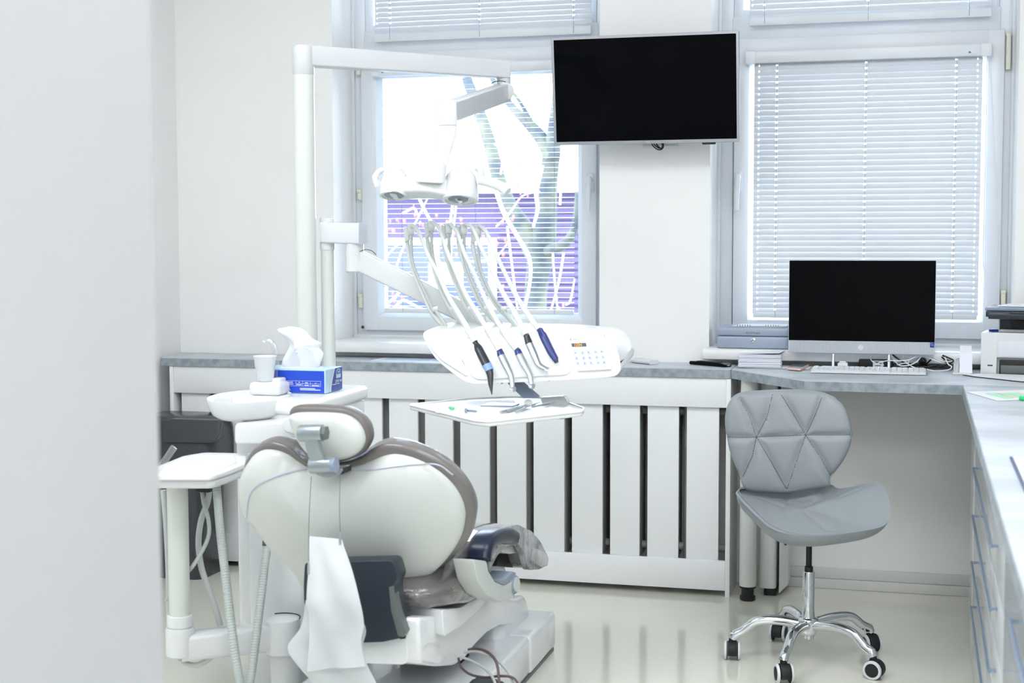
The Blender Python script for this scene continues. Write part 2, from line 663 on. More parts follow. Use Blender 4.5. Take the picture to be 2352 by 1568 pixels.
# ------------------------------------------------------------------ windows
def ring(mb, x0, x1, z0, z1, y0, y1, w, bev=0.006):
    wl_, wr_, wb_, wt_ = w
    mb.box(x0, x0 + wl_, y0, y1, z0, z1, bev)
    mb.box(x1 - wr_, x1, y0, y1, z0, z1, bev)
    mb.box(x0 + wl_ - bev, x1 - wr_ + bev, y0, y1, z0, z0 + wb_, bev)
    mb.box(x0 + wl_ - bev, x1 - wr_ + bev, y0, y1, z1 - wt_, z1, bev)
    return mb

def window(name, n, sash, glass, gz, handle_x, hinge_x, hinges, bd=0.019):
    root = setting(name, ((n[0] + n[1]) / 2, 5.44, 0.82))
    f = MB()
    ring(f, n[0] - 0.004, n[1] + 0.004, 0.846, 2.698, 5.442, 5.52, (0.06, 0.06, 0.06, 0.05))
    f.box(n[0] + 0.05, n[1] - 0.05, 5.438, 5.50, 1.925, 2.02, 0.004)
    f.box(n[0] - 0.002, n[0] + 0.012, 5.432, 5.446, 0.846, 2.69, 0.003)
    f.box(n[1] - 0.012, n[1] + 0.002, 5.432, 5.446, 0.846, 2.69, 0.003)
    f.box(n[0] + 0.002, n[1] - 0.002, 5.418, 5.446, 0.838, 0.852, 0.003)
    f.build('window_frame', 'upvc', root)
    s = MB()
    x0, x1 = sash
    g0, g1 = glass
    z0, z1 = gz
    zb, zt = 0.868, 1.940
    ring(s, x0, x1, zb, zt, 5.424, 5.50, (g0 - x0 - (bd - 0.001), x1 - g1 - (bd - 0.001), z0 - zb - (bd - 0.001), zt - z1 - (bd - 0.001)), 0.005)
    # sloping glazing bead
    for a, b, c, d in (((g0 - bd, z0 - bd), (g0 - bd, z1 + bd), (g0, z1), (g0, z0)),
                       ((g1 + bd, z0 - bd), (g1 + bd, z1 + bd), (g1, z1), (g1, z0)),
                       ((g0 - bd, z0 - bd), (g1 + bd, z0 - bd), (g1, z0), (g0, z0)),
                       ((g0 - bd, z1 + bd), (g1 + bd, z1 + bd), (g1, z1), (g0, z1))):
        P = [(a[0], 5.4265, a[1]), (b[0], 5.4265, b[1]), (c[0], 5.452, c[1]), (d[0], 5.452, d[1])]
        s.add(P + [(p[0], 5.49, p[2]) for p in P], [(0, 1, 2, 3), (4, 5, 6, 7), (0, 1, 5, 4), (1, 2, 6, 5), (2, 3, 7, 6), (3, 0, 4, 7)])
    sash_o = s.build('sash', 'upvc', root, smooth=25)
    MB().box(g0 - 0.004, g1 + 0.004, 5.470, 5.476, z0 - 0.004, z1 + 0.004).build('pane', 'window_glass', sash_o, smooth=0)
    # upper fixed light
    u = MB()
    ring(u, n[0] + 0.055, n[1] - 0.055, 2.015, 2.66, 5.440, 5.50, (0.035, 0.035, 0.03, 0.05), 0.004)
    uo = u.build('upper_sash', 'upvc', root)
    MB().box(n[0] + 0.088, n[1] - 0.088, 5.470, 5.476, 2.043, 2.615).build('pane', 'window_glass', uo, smooth=0)
    # handle
    h = MB()
    hz = 1.43
    h.obox((handle_x, 5.420, hz), (0.026, 0.010, 0.070), None, 0.005)
    h.cyl((handle_x, 5.418, hz + 0.012), (handle_x, 5.392, hz + 0.012), 0.010, 14)
    h.tube([(handle_x, 5.392, hz + 0.020), (handle_x, 5.388, hz + 0.004), (handle_x - 0.002, 5.386, hz - 0.05), (handle_x - 0.003, 5.387, hz - 0.105)], [0.010, 0.011, 0.010, 0.008], 12, 5)
    h.build('window_handle', 'upvc', sash_o)
    for z0h, z1h in hinges:
        hb = MB()
        hb.box(hinge_x - 0.0075, hinge_x + 0.0075, 5.416, 5.442, z0h, z1h, 0.003)
        hb.box(hinge_x - 0.0085, hinge_x + 0.0085, 5.414, 5.442, z1h - 0.012, z1h, 0.002)
        hb.build('hinge', 'cream_plastic', root)
    # inner sill with rounded nose
    e = 0.016
    prof = [(5.45, 0.800), (5.152, 0.800), (5.146, 0.803), (5.144, 0.812), (5.144, 0.826), (5.148, 0.835), (5.158, 0.8395), (5.45, 0.8405)]
    sl = MB().prism([(n[0] - e, y, z) for y, z in prof[:0]] or [(n[0] + 0.001, 5.445, 0.802), (n[0] + 0.001, 5.445, 0.8405), (n[1] - 0.001, 5.445, 0.8405), (n[1] - 0.001, 5.445, 0.802)], (0, WY - 5.4455, 0))
    nose = [(5.2345, 0.8015), (5.153, 0.8015), (5.147, 0.804), (5.145, 0.812), (5.145, 0.826), (5.149, 0.8355), (5.158, 0.840), (5.2345, 0.8405)]
    sl.prism([(n[0] - 0.006, y, z) for y, z in nose], (n[1] - n[0] + 0.012, 0, 0))
    so = sl.build('window_sill', 'sill', root, smooth=35)
    for xs in (n[0] - 0.009, n[1] + 0.006):
        MB().prism([(xs, y, z) for y, z in nose], (0.003, 0, 0), 0.0008).build('end_cap', 'sill', so)
    return root

w1 = window('window_1', N1, (-2.087, -1.156), (-2.006, -1.231), (0.940, 1.842), -1.176, -2.094, [(1.855, 1.892), (1.375, 1.413), (0.955, 1.01)])
w2 = window('window_2', N2, (-0.6475, 0.2815), (-0.582, 0.2145), (0.938, 1.846), -0.628, 0.2925, [(1.80, 1.925), (0.93, 1.04)], 0.011)
# black lock pin seen at the lower corner of the first window
MB().cyl((-2.0906, 5.4300, 0.8790), (-2.0848, 5.4150, 0.8800), 0.006, 12).build('corner_bearing', 'black_plastic', w1)

# ------------------------------------------------------------------ venetian blinds
def slat_mesh(L, w, tilt, holes, sag=0.0022):
    """one curved slat, L long, centred; cord holes are real gaps"""
    n = 4
    ys = []
    for i in range(n + 1):
        t = -1 + 2 * i / n
        a, b = t * w / 2, sag * (1 - t * t)
        ys.append((a * math.cos(tilt) - b * math.sin(tilt), a * math.sin(tilt) + b * math.cos(tilt)))
    hw = 0.0045
    xs = [-L / 2]
    hs = []
    for h, half in holes:
        xs += [h - half, h + half]
        hs.append(len(xs) - 2)
    xs.append(L / 2)
    vs, fs = [], []
    for x in xs:
        vs += [(x, y, z) for y, z in ys]
    for i in range(len(xs) - 1):
        for j in range(n):
            if i in hs and j in (1, 2) and (j == 2):
                continue
            a = i * (n + 1) + j
            fs.append((a, a + 1, a + n + 2, a + n + 1))
    me = bpy.data.meshes.new('slat')
    me.from_pydata(vs, [], fs)
    me.polygons.foreach_set('use_smooth', [True] * len(me.polygons))
    me.materials.append(MATS['slat'])
    return me

def blind(label, x0, x1, z_top, z_bot, y, pitch, w, tilt, cords, edge_holes, head=None, chain=None, emblem=None, rail=(0.012, 0.011)):
    root = thing('window_blind', label, 'blind', ((x0 + x1) / 2, y, z_bot))
    L = x1 - x0
    cx_ = (x0 + x1) / 2
    holes = sorted([(c - cx_, 0.0042) for c in cords] + [(e - cx_, 0.0022) for e in edge_holes])
    me = slat_mesh(L, w, tilt, holes)
    z = z_bot + 0.020
    while z < z_top - 0.002:
        place(me, 'slat', (cx_, y, z), root)
        z += pitch
    MB().box(x0 + rail[1] * 0.3, x1 - rail[1] * 0.3, y - 0.011, y + 0.011, z_bot - rail[0] / 2, z_bot + rail[0], 0.003).build('bottom_rail', 'upvc', root)
    for c in cords:
        cd = MB().tube([(c + 0.002, y - 0.0135, z_top + 0.003), (c + 0.002, y - 0.0135, z_bot - 0.004)], 0.0008, 5, 1)
        cd.build('ladder_cord', 'seal', root)
    if head:
        hx0, hx1, hz0, hz1, hy0, hy1 = head
        hd = MB().box(hx0 + 0.03, hx1 - 0.03, hy0, hy1, hz0, hz1, 0.003).build('head_rail', 'upvc', root)
        for a, b in ((hx0, hx0 + 0.036), (hx1 - 0.036, hx1)):
            MB().box(a, b, hy0 - 0.003, hy1, hz0 - 0.002, hz1 + 0.002, 0.003).build('end_cap', 'upvc', root)
        if emblem:
            em = MB().add([(emblem, hy0 - 0.0006, hz0 + 0.010), (emblem + 0.009, hy0 - 0.0006, hz0 + 0.010), (emblem + 0.005, hy0 - 0.0006, hz0 + 0.016), (emblem, hy0 - 0.0006, hz0 + 0.016)], [(0, 1, 2, 3)])
            em.build('emblem', 'emblem_blue', hd, smooth=0)
            MB().box(emblem + 0.010, emblem + 0.024, hy0 - 0.0006, hy0 + 0.001, hz0 + 0.010, hz0 + 0.0155).build('emblem_strip', 'paper_lilac', hd, smooth=0)
    if chain:
        MB().tube(chain, 0.0012, 6, 6).build('pull_chain', 'upvc', root)
    return root

BY = 5.408
cy_ = BY - 0.02
blind('open blind of level slats over the left window, trees showing between them', -1.992, -1.236, 1.828, 0.944, BY + 0.004, 0.0187, 0.0205, math.radians(4),
      [-1.915, -1.62, -1.312], [], head=(-2.030, -1.205, 1.846, 1.884, 5.382, 5.423), emblem=-1.985,
      chain=[(-2.021, cy_, 1.845), (-2.023, cy_, 1.60), (-2.019, cy_, 1.30), (-2.022, cy_, 1.24), (-2.028, cy_, 1.22), (-2.033, cy_, 1.25), (-2.031, cy_, 1.55), (-2.027, cy_, 1.845)])
blind('closed blind of tightly shut slats behind the desktop computer', -0.5735, 0.2085, 1.850, 0.943, BY, 0.0203, 0.0252, math.radians(76),
      [-0.493, -0.183, 0.121], [-0.556, 0.192], head=(-0.603, 0.2365, 1.846, 1.887, 5.378, 5.423), emblem=0.160,
      chain=[(0.222, cy_, 1.845), (0.2225, cy_, 1.5), (0.2215, cy_ , 1.20), (0.225, cy_, 1.115), (0.245, cy_, 1.085), (0.262, cy_, 1.10), (0.266, cy_, 1.17), (0.262, cy_, 1.35), (0.240, cy_, 1.70), (0.229, cy_, 1.845)])
blind('closed blind in the upper light of the left window, above the lamp arm', -2.018, -1.170, 2.42, 1.985, BY, 0.0190, 0.0240, math.radians(75),
      [-1.957, -1.600, -1.238], [-2.010, -1.178], chain=[(-2.045, cy_, 2.3), (-2.046, cy_, 2.02), (-2.040, cy_, 1.985), (-2.030, cy_, 1.975), (-2.022, cy_, 1.99)], rail=(0.020, 0.002))
blind('closed blind in the upper light of the right window, above the shut one', -0.592, 0.234, 2.42, 1.990, BY, 0.0203, 0.0252, math.radians(75),
      [-0.540, -0.180, 0.158], [-0.582, 0.224], chain=[(0.247, cy_, 2.3), (0.248, cy_, 2.02), (0.246, cy_, 1.96)], rail=(0.020, 0.002))
for o_, (hx0, hx1) in zip([o for o in COL.objects if o.name.startswith('window_blind')][2:], ((-2.03, -1.16), (-0.600, 0.243))):
    MB().box(hx0, hx1, 5.385, 5.423, 2.425, 2.46, 0.003).build('head_rail', 'upvc', o_)

# ------------------------------------------------------------------ ceiling lights, out of frame above
for i, (x, y, p) in enumerate(CEILING_LAMPS):
    t = thing('ceiling_light', 'square white light panel in the unseen ceiling', 'lamp', (x, y, 2.86), 'ceiling panels')
    ring(MB(), 0, 0.001, 0, 0.001, 0, 0.001, (0, 0, 0, 0)) if False else None
    fr = MB()
    a, b = LAMP_SIZE[0] / 2 + 0.03, LAMP_SIZE[1] / 2 + 0.03
    for q in ((-a, a, -b, -b + 0.028), (-a, a, b - 0.028, b), (-a, -a + 0.028, -b, b), (a - 0.028, a, -b, b)):
        fr.box(x + q[0], x + q[1], y + q[2], y + q[3], 2.855, 2.8795, 0.003)
    fr.build('frame', 'upvc', t)
    MB().box(x - a + 0.02, x + a - 0.02, y - b + 0.02, y + b - 0.02, 2.874, 2.8795).build('diffuser', 'lamp_diffuser', t)

# ------------------------------------------------------------------ counter under the windows
def worktop(name, label, outline, z0, z1, edge_faces, root_loc, strip=None):
    t = thing(name, label, 'desk' if name == 'desk' else 'worktop', root_loc)
    c = sum((V(p) for p in outline), V()) / len(outline)
    MB().prism([(p[0], p[1], z0 + 0.0005) for p in outline], (0, 0, z1 - z0 - 0.0005), 0.0015, 1).build('slab', 'concrete', t)
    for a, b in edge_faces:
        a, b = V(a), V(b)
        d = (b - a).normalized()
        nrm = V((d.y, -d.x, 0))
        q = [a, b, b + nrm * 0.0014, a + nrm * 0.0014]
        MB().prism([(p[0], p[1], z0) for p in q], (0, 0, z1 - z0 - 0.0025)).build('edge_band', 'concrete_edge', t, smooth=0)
    if strip:
        MB().box(*strip).build('joint_strip', 'joint_strip', t)
    return t

ZT, ZB = 0.783, 0.752
worktop('countertop', 'long grey concrete-look countertop over the slatted radiator cover', [(-2.732, 4.996, 0), (-0.6005, 4.996, 0), (-0.6005, 5.232, 0), (-2.770, 5.232, 0)], ZB, ZT,
        [((-2.732, 4.996, 0), (-0.6005, 4.996, 0))], (-1.67, 5.11, ZB))
desk = worktop('desk', 'grey concrete-look desk with an angled corner and one round leg, under the desktop computer', [(-0.5975, 4.996, 0), (-0.333, 4.668, 0), (0.78, 4.652, 0), (0.84, 4.652, 0), (0.84, 5.232, 0), (-0.5975, 5.232, 0)], ZB, ZT,
        [((-0.5975, 4.996, 0), (-0.333, 4.668, 0)), ((-0.333, 4.668, 0), (0.1395, 4.6535, 0))], (0.0, 4.95, ZB))
worktop('countertop', 'grey concrete-look countertop over the drawers at the right edge', [(0.1395, 4.649, 0), (0.1395, 1.15, 0), (0.84, 1.15, 0), (0.84, 4.649, 0)], ZB, ZT,
        [((0.1395, 4.649, 0), (0.1395, 1.15, 0))], (0.45, 3.0, ZB), strip=(0.1395, 0.84, 4.649, 4.6525, ZT - 0.004, ZT + 0.0008))

# slatted radiator cover
rc = thing('radiator_cover', 'white radiator cover with upright slats under the long countertop', 'radiator cover', (-1.65, 5.05, 0.0))
XC0, XC1 = -2.700, -0.5995
MB().box(XC1 - 0.0155, XC1, 4.999, 5.212, 0.0, 0.751, 0.001).build('side_panel', 'white_panel', rc)
MB().box(XC0, XC0 + 0.0155, 4.999, 5.232, 0.0, 0.751, 0.001).build('side_panel', 'white_panel', rc)
MB().box(XC0 + 0.016, XC1 - 0.016, 5.002, 5.018, 0.651, 0.751, 0.001).build('upper_rail', 'white_panel', rc)
MB().box(XC0 + 0.016, XC1 - 0.016, 5.002, 5.018, 0.022, 0.124, 0.001).build('lower_rail', 'white_panel', rc)
sm = MB().box(-0.052, 0.052, 5.0185, 5.0335, 0.03, 0.745, 0.001)
sm_o = None
# gaps measured along the rail: the slats sit between them
GAPS = [-2.668]
g_r = [(-1.8609, 5.0180, 0.6436)[0], (-1.7245, 5.0180, 0.6441)[0], (-1.5920, 5.0180, 0.5771)[0], (-1.4559, 5.0180, 0.5657)[0], (-1.3215, 5.0180, 0.5807)[0], (-1.1827, 5.0180, 0.5942)[0], (-1.0459, 5.0180, 0.6470)[0], (-0.9148, 5.0180, 0.6476)[0], (-0.7791, 5.0180, 0.6499)[0], (-0.6414, 5.0180, 0.6507)[0]]
g_l = [(-2.6892, 5.0180, 0.6545)[0], (-2.5460, 5.0180, 0.6548)[0]]
edges = [g_l[0], g_l[1]]
stepn = 5
for i in range(1, stepn):
    edges.append(g_l[1] + (g_r[0] - g_l[1]) * i / stepn)
edges += g_r
for i in range(len(edges) - 1):
    a = edges[i] + 0.0275
    b = edges[i + 1]
    MB().box(a, b, 5.0182, 5.0335, 0.03, 0.745, 0.0008).build('slat', 'white_panel', rc)
# radiator inside
rd = thing('radiator', 'grey ribbed radiator glimpsed between the slats of its cover', 'radiator', (-1.6, 5.12, 0.1))
for k in range(30):
    x = -2.62 + k * 0.066
    MB().box(x, x + 0.045, 5.085, 5.20, 0.10, 0.66, 0.012).build('rib', 'radiator', rd)
pp = MB().cyl((-2.64, 5.14, 0.14), (-0.63, 5.14, 0.14), 0.014, 10)
pp.cyl((-2.64, 5.14, 0.62), (-0.63, 5.14, 0.62), 0.014, 10)
for x in (-2.55, -1.6, -0.68):
    pp.cyl((x, 5.14, 0.0), (x, 5.14, 0.14), 0.012, 10)
pp.build('pipe', 'radiator', rd)

# ------------------------------------------------------------------ drawers under the right countertop
dx0 = 0.168
ys_ = [(2.88, 4.33), (1.16, 2.875)]
for i, (ya, yb) in enumerate(ys_):
    lab = ['white gloss drawer unit of four wide drawers with bar handles, nearest the desk', 'white drawer unit under the right countertop nearest the viewer'][i]
    c = thing('drawer_cabinet', lab, 'cabinet', ((dx0 + 0.8) / 2, (ya + yb) / 2, 0))
    MB().box(dx0 + 0.02, 0.83, ya, 4.645 if i == 0 else yb, 0.0, 0.750, 0.001).build('body', 'drawer_front', c)
    if i == 0:
        MB().box(dx0, dx0 + 0.0195, yb + 0.002, 4.645, 0.0, 0.750, 0.001).build('end_panel', 'drawer_front', c)
    zs = [0.012, 0.27, 0.396, 0.523, 0.749]
    zh = [0.234, 0.356, 0.482, 0.611]
    for k in range(4):
        d = MB().box(dx0, dx0 + 0.0195, ya + 0.002, yb - 0.002, zs[k] + 0.002, zs[k + 1] - 0.003, 0.0015).build('drawer', 'drawer_front', c)
        h = MB()
        y0h, y1h = (4.12, 3.09) if i == 0 else (2.5, 1.5)
        h.cyl((dx0 - 0.013, y0h, zh[k]), (dx0 - 0.013, y1h, zh[k]), 0.0038, 10)
        for yy in (y0h - 0.006, y1h + 0.006):
            h.box(dx0 - 0.0150, dx0 + 0.001, yy - 0.006, yy + 0.006, zh[k] - 0.0022, zh[k] + 0.0022, 0.0008)
        h.build('handle', 'handle_blue', d)

# ------------------------------------------------------------------ pieces under the desk
leg_ = MB().lathe([(0.0275, 0.049), (0.0285, 0.052), (0.0285, 0.735), (0.0285, 0.7515)], 28, (-0.536, 4.985, 0)).build('leg', 'cream_pole', desk)
MB().lathe([(0.024, 0.0), (0.0265, 0.003), (0.0265, 0.014), (0.021, 0.018), (0.021, 0.040), (0.0275, 0.043), (0.0285, 0.0485), (0.02, 0.0488)], 28, (-0.536, 4.985, 0)).build('foot', 'black_plastic', leg_)
pb = thing('pipe_box', 'rounded cream pipe casing behind the round desk leg', 'pipe casing', (-0.49, 5.12, 0))
q = fillet([(-0.505, 5.04, 0), (-0.447, 5.04, 0), (-0.447, 5.21, 0), (-0.505, 5.21, 0)], 0.02, 5)
MB().prism([(p.x, p.y, 0.03) for p in q], (0, 0, 0.72)).build('casing', 'cream_pole', pb, smooth=35)
MB().prism([(p.x, p.y, 0.001) for p in fillet([(-0.49, 5.06, 0), (-0.447, 5.06, 0), (-0.447, 5.20, 0), (-0.49, 5.20, 0)], 0.01, 3)], (0, 0, 0.028)).build('foot', 'black_plastic', pb)
wpanel = thing('cable_cover', 'slim white cover strip with a black cable hole, between pipe casing and bare wall', 'cover', (-0.43, 5.15, 0))
P = [(-0.436, 5.06, 0.045), (-0.405, 5.10, 0.06), (-0.405, 5.21, 0.075), (-0.436, 5.21, 0.03)]
MB().prism([(-0.437, 5.05, 0.012), (-0.411, 5.105, 0.03), (-0.411, 5.21, 0.03), (-0.437, 5.21, 0.012)], (0, 0, 0.72), 0.002).build('panel', 'white_panel', wpanel)
MB().lathe([(0.001, 0), (0.011, 0), (0.012, 0.002), (0.001, 0.0022)], 20, (-0.4195, 5.0835, 0.185), (0.902, -0.43, 0.0)).build('cable_hole', 'black_plastic', wpanel)

# ================================================================== DENTAL CHAIR
dc = thing('dental_chair', 'white dental chair with grey upholstery wrapped in clear plastic, seen from behind', 'dental chair', (-1.25, 3.7, 0))

# floor base: two shells with a seam, dark plinth
SEAM = (-1.0200, 3.9289, 0.0115)[1]
bs = MB()
bs.box(-1.475, -1.022, SEAM + 0.0015, 4.228, 0.010, 0.120, 0.014, 3)
bs.prism([(-1.40, SEAM + 0.06, 0.116), (-1.40, 4.15, 0.116), (-1.11, 4.15, 0.116), (-1.11, SEAM + 0.06, 0.116)], (0, 0, 0.014), 0.006)
base_o = bs.build('base', 'gloss_white', dc, smooth=30)
MB().box(-1.475, -1.024, 3.20, SEAM - 0.0015, 0.010, 0.124, 0.014, 3).build('base_cover', 'gloss_white', dc, smooth=30)
MB().box(-1.468, -1.027, 3.21, 4.222, 0.0, 0.0105).build('plinth', 'slate_side', dc)

# lifting arm and pan under the seat
pan = [(-1.0850, 3.1547, 0.3670), (-1.0850, 3.3079, 0.3344), (-1.0850, 3.4827, 0.3014), (-1.0850, 3.6355, 0.2933), (-1.0850, 3.7250, 0.2998), (-1.0850, 3.8441, 0.2549), (-1.0850, 4.0036, 0.2068), (-1.0850, 4.1005, 0.1937),
       (-1.0850, 4.1402, 0.1557), (-1.0850, 4.1651, 0.0921), (-1.0850, 4.0553, 0.0911), (-1.0850, 3.9698, 0.1375), (-1.0850, 3.8430, 0.1704), (-1.0850, 3.7149, 0.1835), (-1.0850, 3.5942, 0.1800), (-1.0850, 3.5025, 0.1693),
       (-1.0850, 3.4259, 0.1778), (-1.0850, 3.2887, 0.2140), (-1.0850, 3.1645, 0.2567)]
pan = fillet(pan, 0.02, 3)
MB().prism(pan, (-0.265, 0, 0), 0.016, 3).build('seat_frame', 'gloss_white', dc, smooth=35)
col_ = MB().prism(fillet([(-1.36, 3.93, 0), (-1.10, 3.93, 0), (-1.10, 4.10, 0), (-1.36, 4.10, 0)], 0.04, 5), (0, 0, 0.001))
col_ = MB()
q1 = fillet([(-1.38, 3.86, 0.118), (-1.085, 3.86, 0.118), (-1.085, 4.10, 0.118), (-1.38, 4.10, 0.118)], 0.04, 5)
q2 = fillet([(-1.35, 3.90, 0.26), (-1.10, 3.90, 0.26), (-1.10, 4.02, 0.26), (-1.35, 4.02, 0.26)], 0.04, 5)
q3 = fillet([(-1.34, 3.92, 0.33), (-1.12, 3.92, 0.33), (-1.12, 4.00, 0.33), (-1.34, 4.00, 0.33)], 0.04, 5)
col_.loft([q1, q2, q3]).build('column', 'gloss_white', dc, smooth=35)
MB().box(-1.30, -1.13, 3.62, 3.70, 0.118, 0.30, 0.006).build('lift_strut', 'rubber', dc)

# seat and leg rest: side profile swept across
seat_prof = [(-1.0500, 3.2339, 0.3657), (-1.0500, 3.2083, 0.3925), (-1.0500, 3.2152, 0.4134), (-1.0500, 3.2619, 0.4334), (-1.0500, 3.3445, 0.4591), (-1.0500, 3.4641, 0.4857), (-1.0500, 3.5991, 0.4878), (-1.0500, 3.7439, 0.4702), (-1.0500, 3.8996, 0.4427), (-1.0500, 4.0528, 0.3958), (-1.0500, 4.1647, 0.3403),
             (-1.0500, 4.2606, 0.2692), (-1.0500, 4.2496, 0.2504), (-1.0500, 4.1433, 0.2633), (-1.0500, 4.0223, 0.2901), (-1.0500, 3.9741, 0.3380), (-1.0500, 3.9176, 0.3818), (-1.0500, 3.7910, 0.4125), (-1.0500, 3.6964, 0.4132),
             (-1.0500, 3.6299, 0.3838), (-1.0500, 3.5732, 0.3489), (-1.0500, 3.5030, 0.3319), (-1.0500, 3.3705, 0.3381)]
seat_prof = fillet(seat_prof, 0.03, 3)
def rear_skew(mb):
    mb.v = [p + V((0, max(0.0, (-1.20 - p.x)) * 0.55 * max(0.0, min(1.0, (3.7 - p.y) / 0.2)), 0)) for p in mb.v]
    return mb
def seat_loft(prof):
    n = len(prof)
    c = sum(prof, V()) / n
    rings = []
    for k in range(27):
        t = k / 26
        x = 0.40 * (0.5 - 0.5 * math.cos(PI * t))
        e = min(x, 0.40 - x)
        ring_ = []
        for q in prof:
            ins = 0.010 * (1 - math.sqrt(max(0, 1 - (1 - min(1, e / 0.012)) ** 2)))
            d = (c - q)
            d.x = 0
            p_ = q + d.normalized() * ins + V((-x, 0, 0))
            # rounded rear corners in plan
            w = max(0.0, min(1.0, (3.46 - p_.y) / 0.12))
            r_ = max(0.0, (0.085 - e) / 0.085)
            p_.y += 0.075 * r_ ** 2.4 * w
            p_.z -= 0.018 * r_ ** 3 * max(0, min(1, (p_.z - 0.40) / 0.05))
            ring_.append(p_)
        rings.append(ring_)
    return MB().loft(rings)
rear_skew(seat_loft(seat_prof)).build('seat_cushion', 'plastic_wrap', dc, smooth=60, label='seat cushion under crinkled clear plastic')
sbp = [(-1.0620, 3.2577, 0.3611), (-1.0620, 3.4090, 0.3289), (-1.0620, 3.5430, 0.3226), (-1.0620, 3.6061, 0.3405), (-1.0620, 3.6703, 0.3025), (-1.0620, 3.5736, 0.2848), (-1.0620, 3.4082, 0.2846), (-1.0620, 3.2696, 0.2934)]
rear_skew(MB().prism(fillet(sbp, 0.012, 3), (-0.37, 0, 0), 0.010, 3)).build('seat_base', 'gloss_white', dc, smooth=40)
rf = [(-1.0440, 3.7012, 0.4705), (-1.0440, 3.8773, 0.4461), (-1.0440, 4.0296, 0.3981), (-1.0440, 4.1357, 0.3439), (-1.0440, 4.2308, 0.2733), (-1.0440, 4.2146, 0.2597), (-1.0440, 4.1196, 0.2663), (-1.0440, 3.9992, 0.2918), (-1.0440, 3.9514, 0.3432), (-1.0440, 3.8952, 0.3867), (-1.0440, 3.7693, 0.4173), (-1.0440, 3.6753, 0.4180), (-1.0440, 3.6010, 0.3848), (-1.0440, 3.5691, 0.3862), (-1.0440, 3.5855, 0.4220), (-1.0440, 3.6263, 0.4532)]
MB().prism(fillet(rf, 0.015, 3), (-0.02, 0, 0), 0.004).build('plastic_ruffle', 'wrap_ruffle', dc, label='gathered edge of the clear plastic cover')
us = [(-1.0700, 3.7583, 0.3993), (-1.0700, 3.8632, 0.3968), (-1.0700, 3.9923, 0.3680), (-1.0700, 4.0500, 0.3410), (-1.0700, 4.0016, 0.3411), (-1.0700, 3.9080, 0.3558), (-1.0700, 3.8142, 0.3804)]
MB().prism(us, (-0.36, 0, 0), 0.005).build('leg_rest_shell', 'chair_shell', dc)
ub = [(-1.1000, 3.8543, 0.3317), (-1.1000, 3.8988, 0.3562), (-1.1000, 4.1138, 0.3159), (-1.1000, 4.2241, 0.2426)]
MB().prism(ub, (-0.31, 0, 0), 0.004).build('leg_rest_underside', 'black_plastic', dc)

# armrest: pad on a C shaped white bracket with a grey end
pad = [(-1.0200, 3.4193, 0.4489), (-1.0200, 3.4346, 0.4737), (-1.0200, 3.4805, 0.4861), (-1.0200, 3.5590, 0.4803), (-1.0200, 3.6407, 0.4652), (-1.0200, 3.6914, 0.4483)]
arm = dc
ap = MB().rtube(pad, 0.030, 0.019, 0.42, 7, up=(0.0, -0.6, 0.8))
ap.build('armrest_pad', 'arm_blue', dc, smooth=60, label='dark blue-black armrest pad')
cb = [(-0.9980, 3.2988, 0.4760), (-0.9980, 3.4122, 0.4474), (-0.9980, 3.4232, 0.4213), (-0.9980, 3.4807, 0.3822), (-0.9980, 3.5688, 0.3508), (-0.9980, 3.6272, 0.3463), (-0.9980, 3.6789, 0.3506),
      (-0.9980, 3.6960, 0.3143), (-0.9980, 3.6609, 0.2972), (-0.9980, 3.5356, 0.3162), (-0.9980, 3.4109, 0.3638), (-0.9980, 3.3374, 0.4151)]
MB().prism(fillet(cb, 0.012, 4), (-0.052, 0, 0), 0.004).build('armrest_bracket', 'chair_shell', dc, smooth=35)
gl_ = [(-0.9960, 3.4737, 0.3850), (-0.9960, 3.5616, 0.3537), (-0.9960, 3.6200, 0.3492), (-0.9960, 3.6672, 0.3556), (-0.9960, 3.6802, 0.3573), (-0.9960, 3.6458, 0.3696), (-0.9960, 3.5700, 0.3652), (-0.9960, 3.4973, 0.3818)]
MB().prism(gl_, (-0.056, 0, 0), 0.001).build('armrest_inlay', 'blue_grey', dc)
ec = MB().lathe([(0.001, 0), (0.0215, 0), (0.0245, -0.004), (0.0245, -0.02), (0.018, -0.024)], 24, (-0.9900, 3.6621, 0.3319), (1, -0.12, 0.05))
ec.build('bracket_end', 'blue_grey', dc)
MB().lathe([(0.001, 0.0016), (0.019, 0.0012), (0.0195, -0.001), (0.001, -0.001)], 24, (-0.9890, 3.6606, 0.3323), (1, -0.12, 0.05)).build('bracket_cap', 'chair_shell', dc)

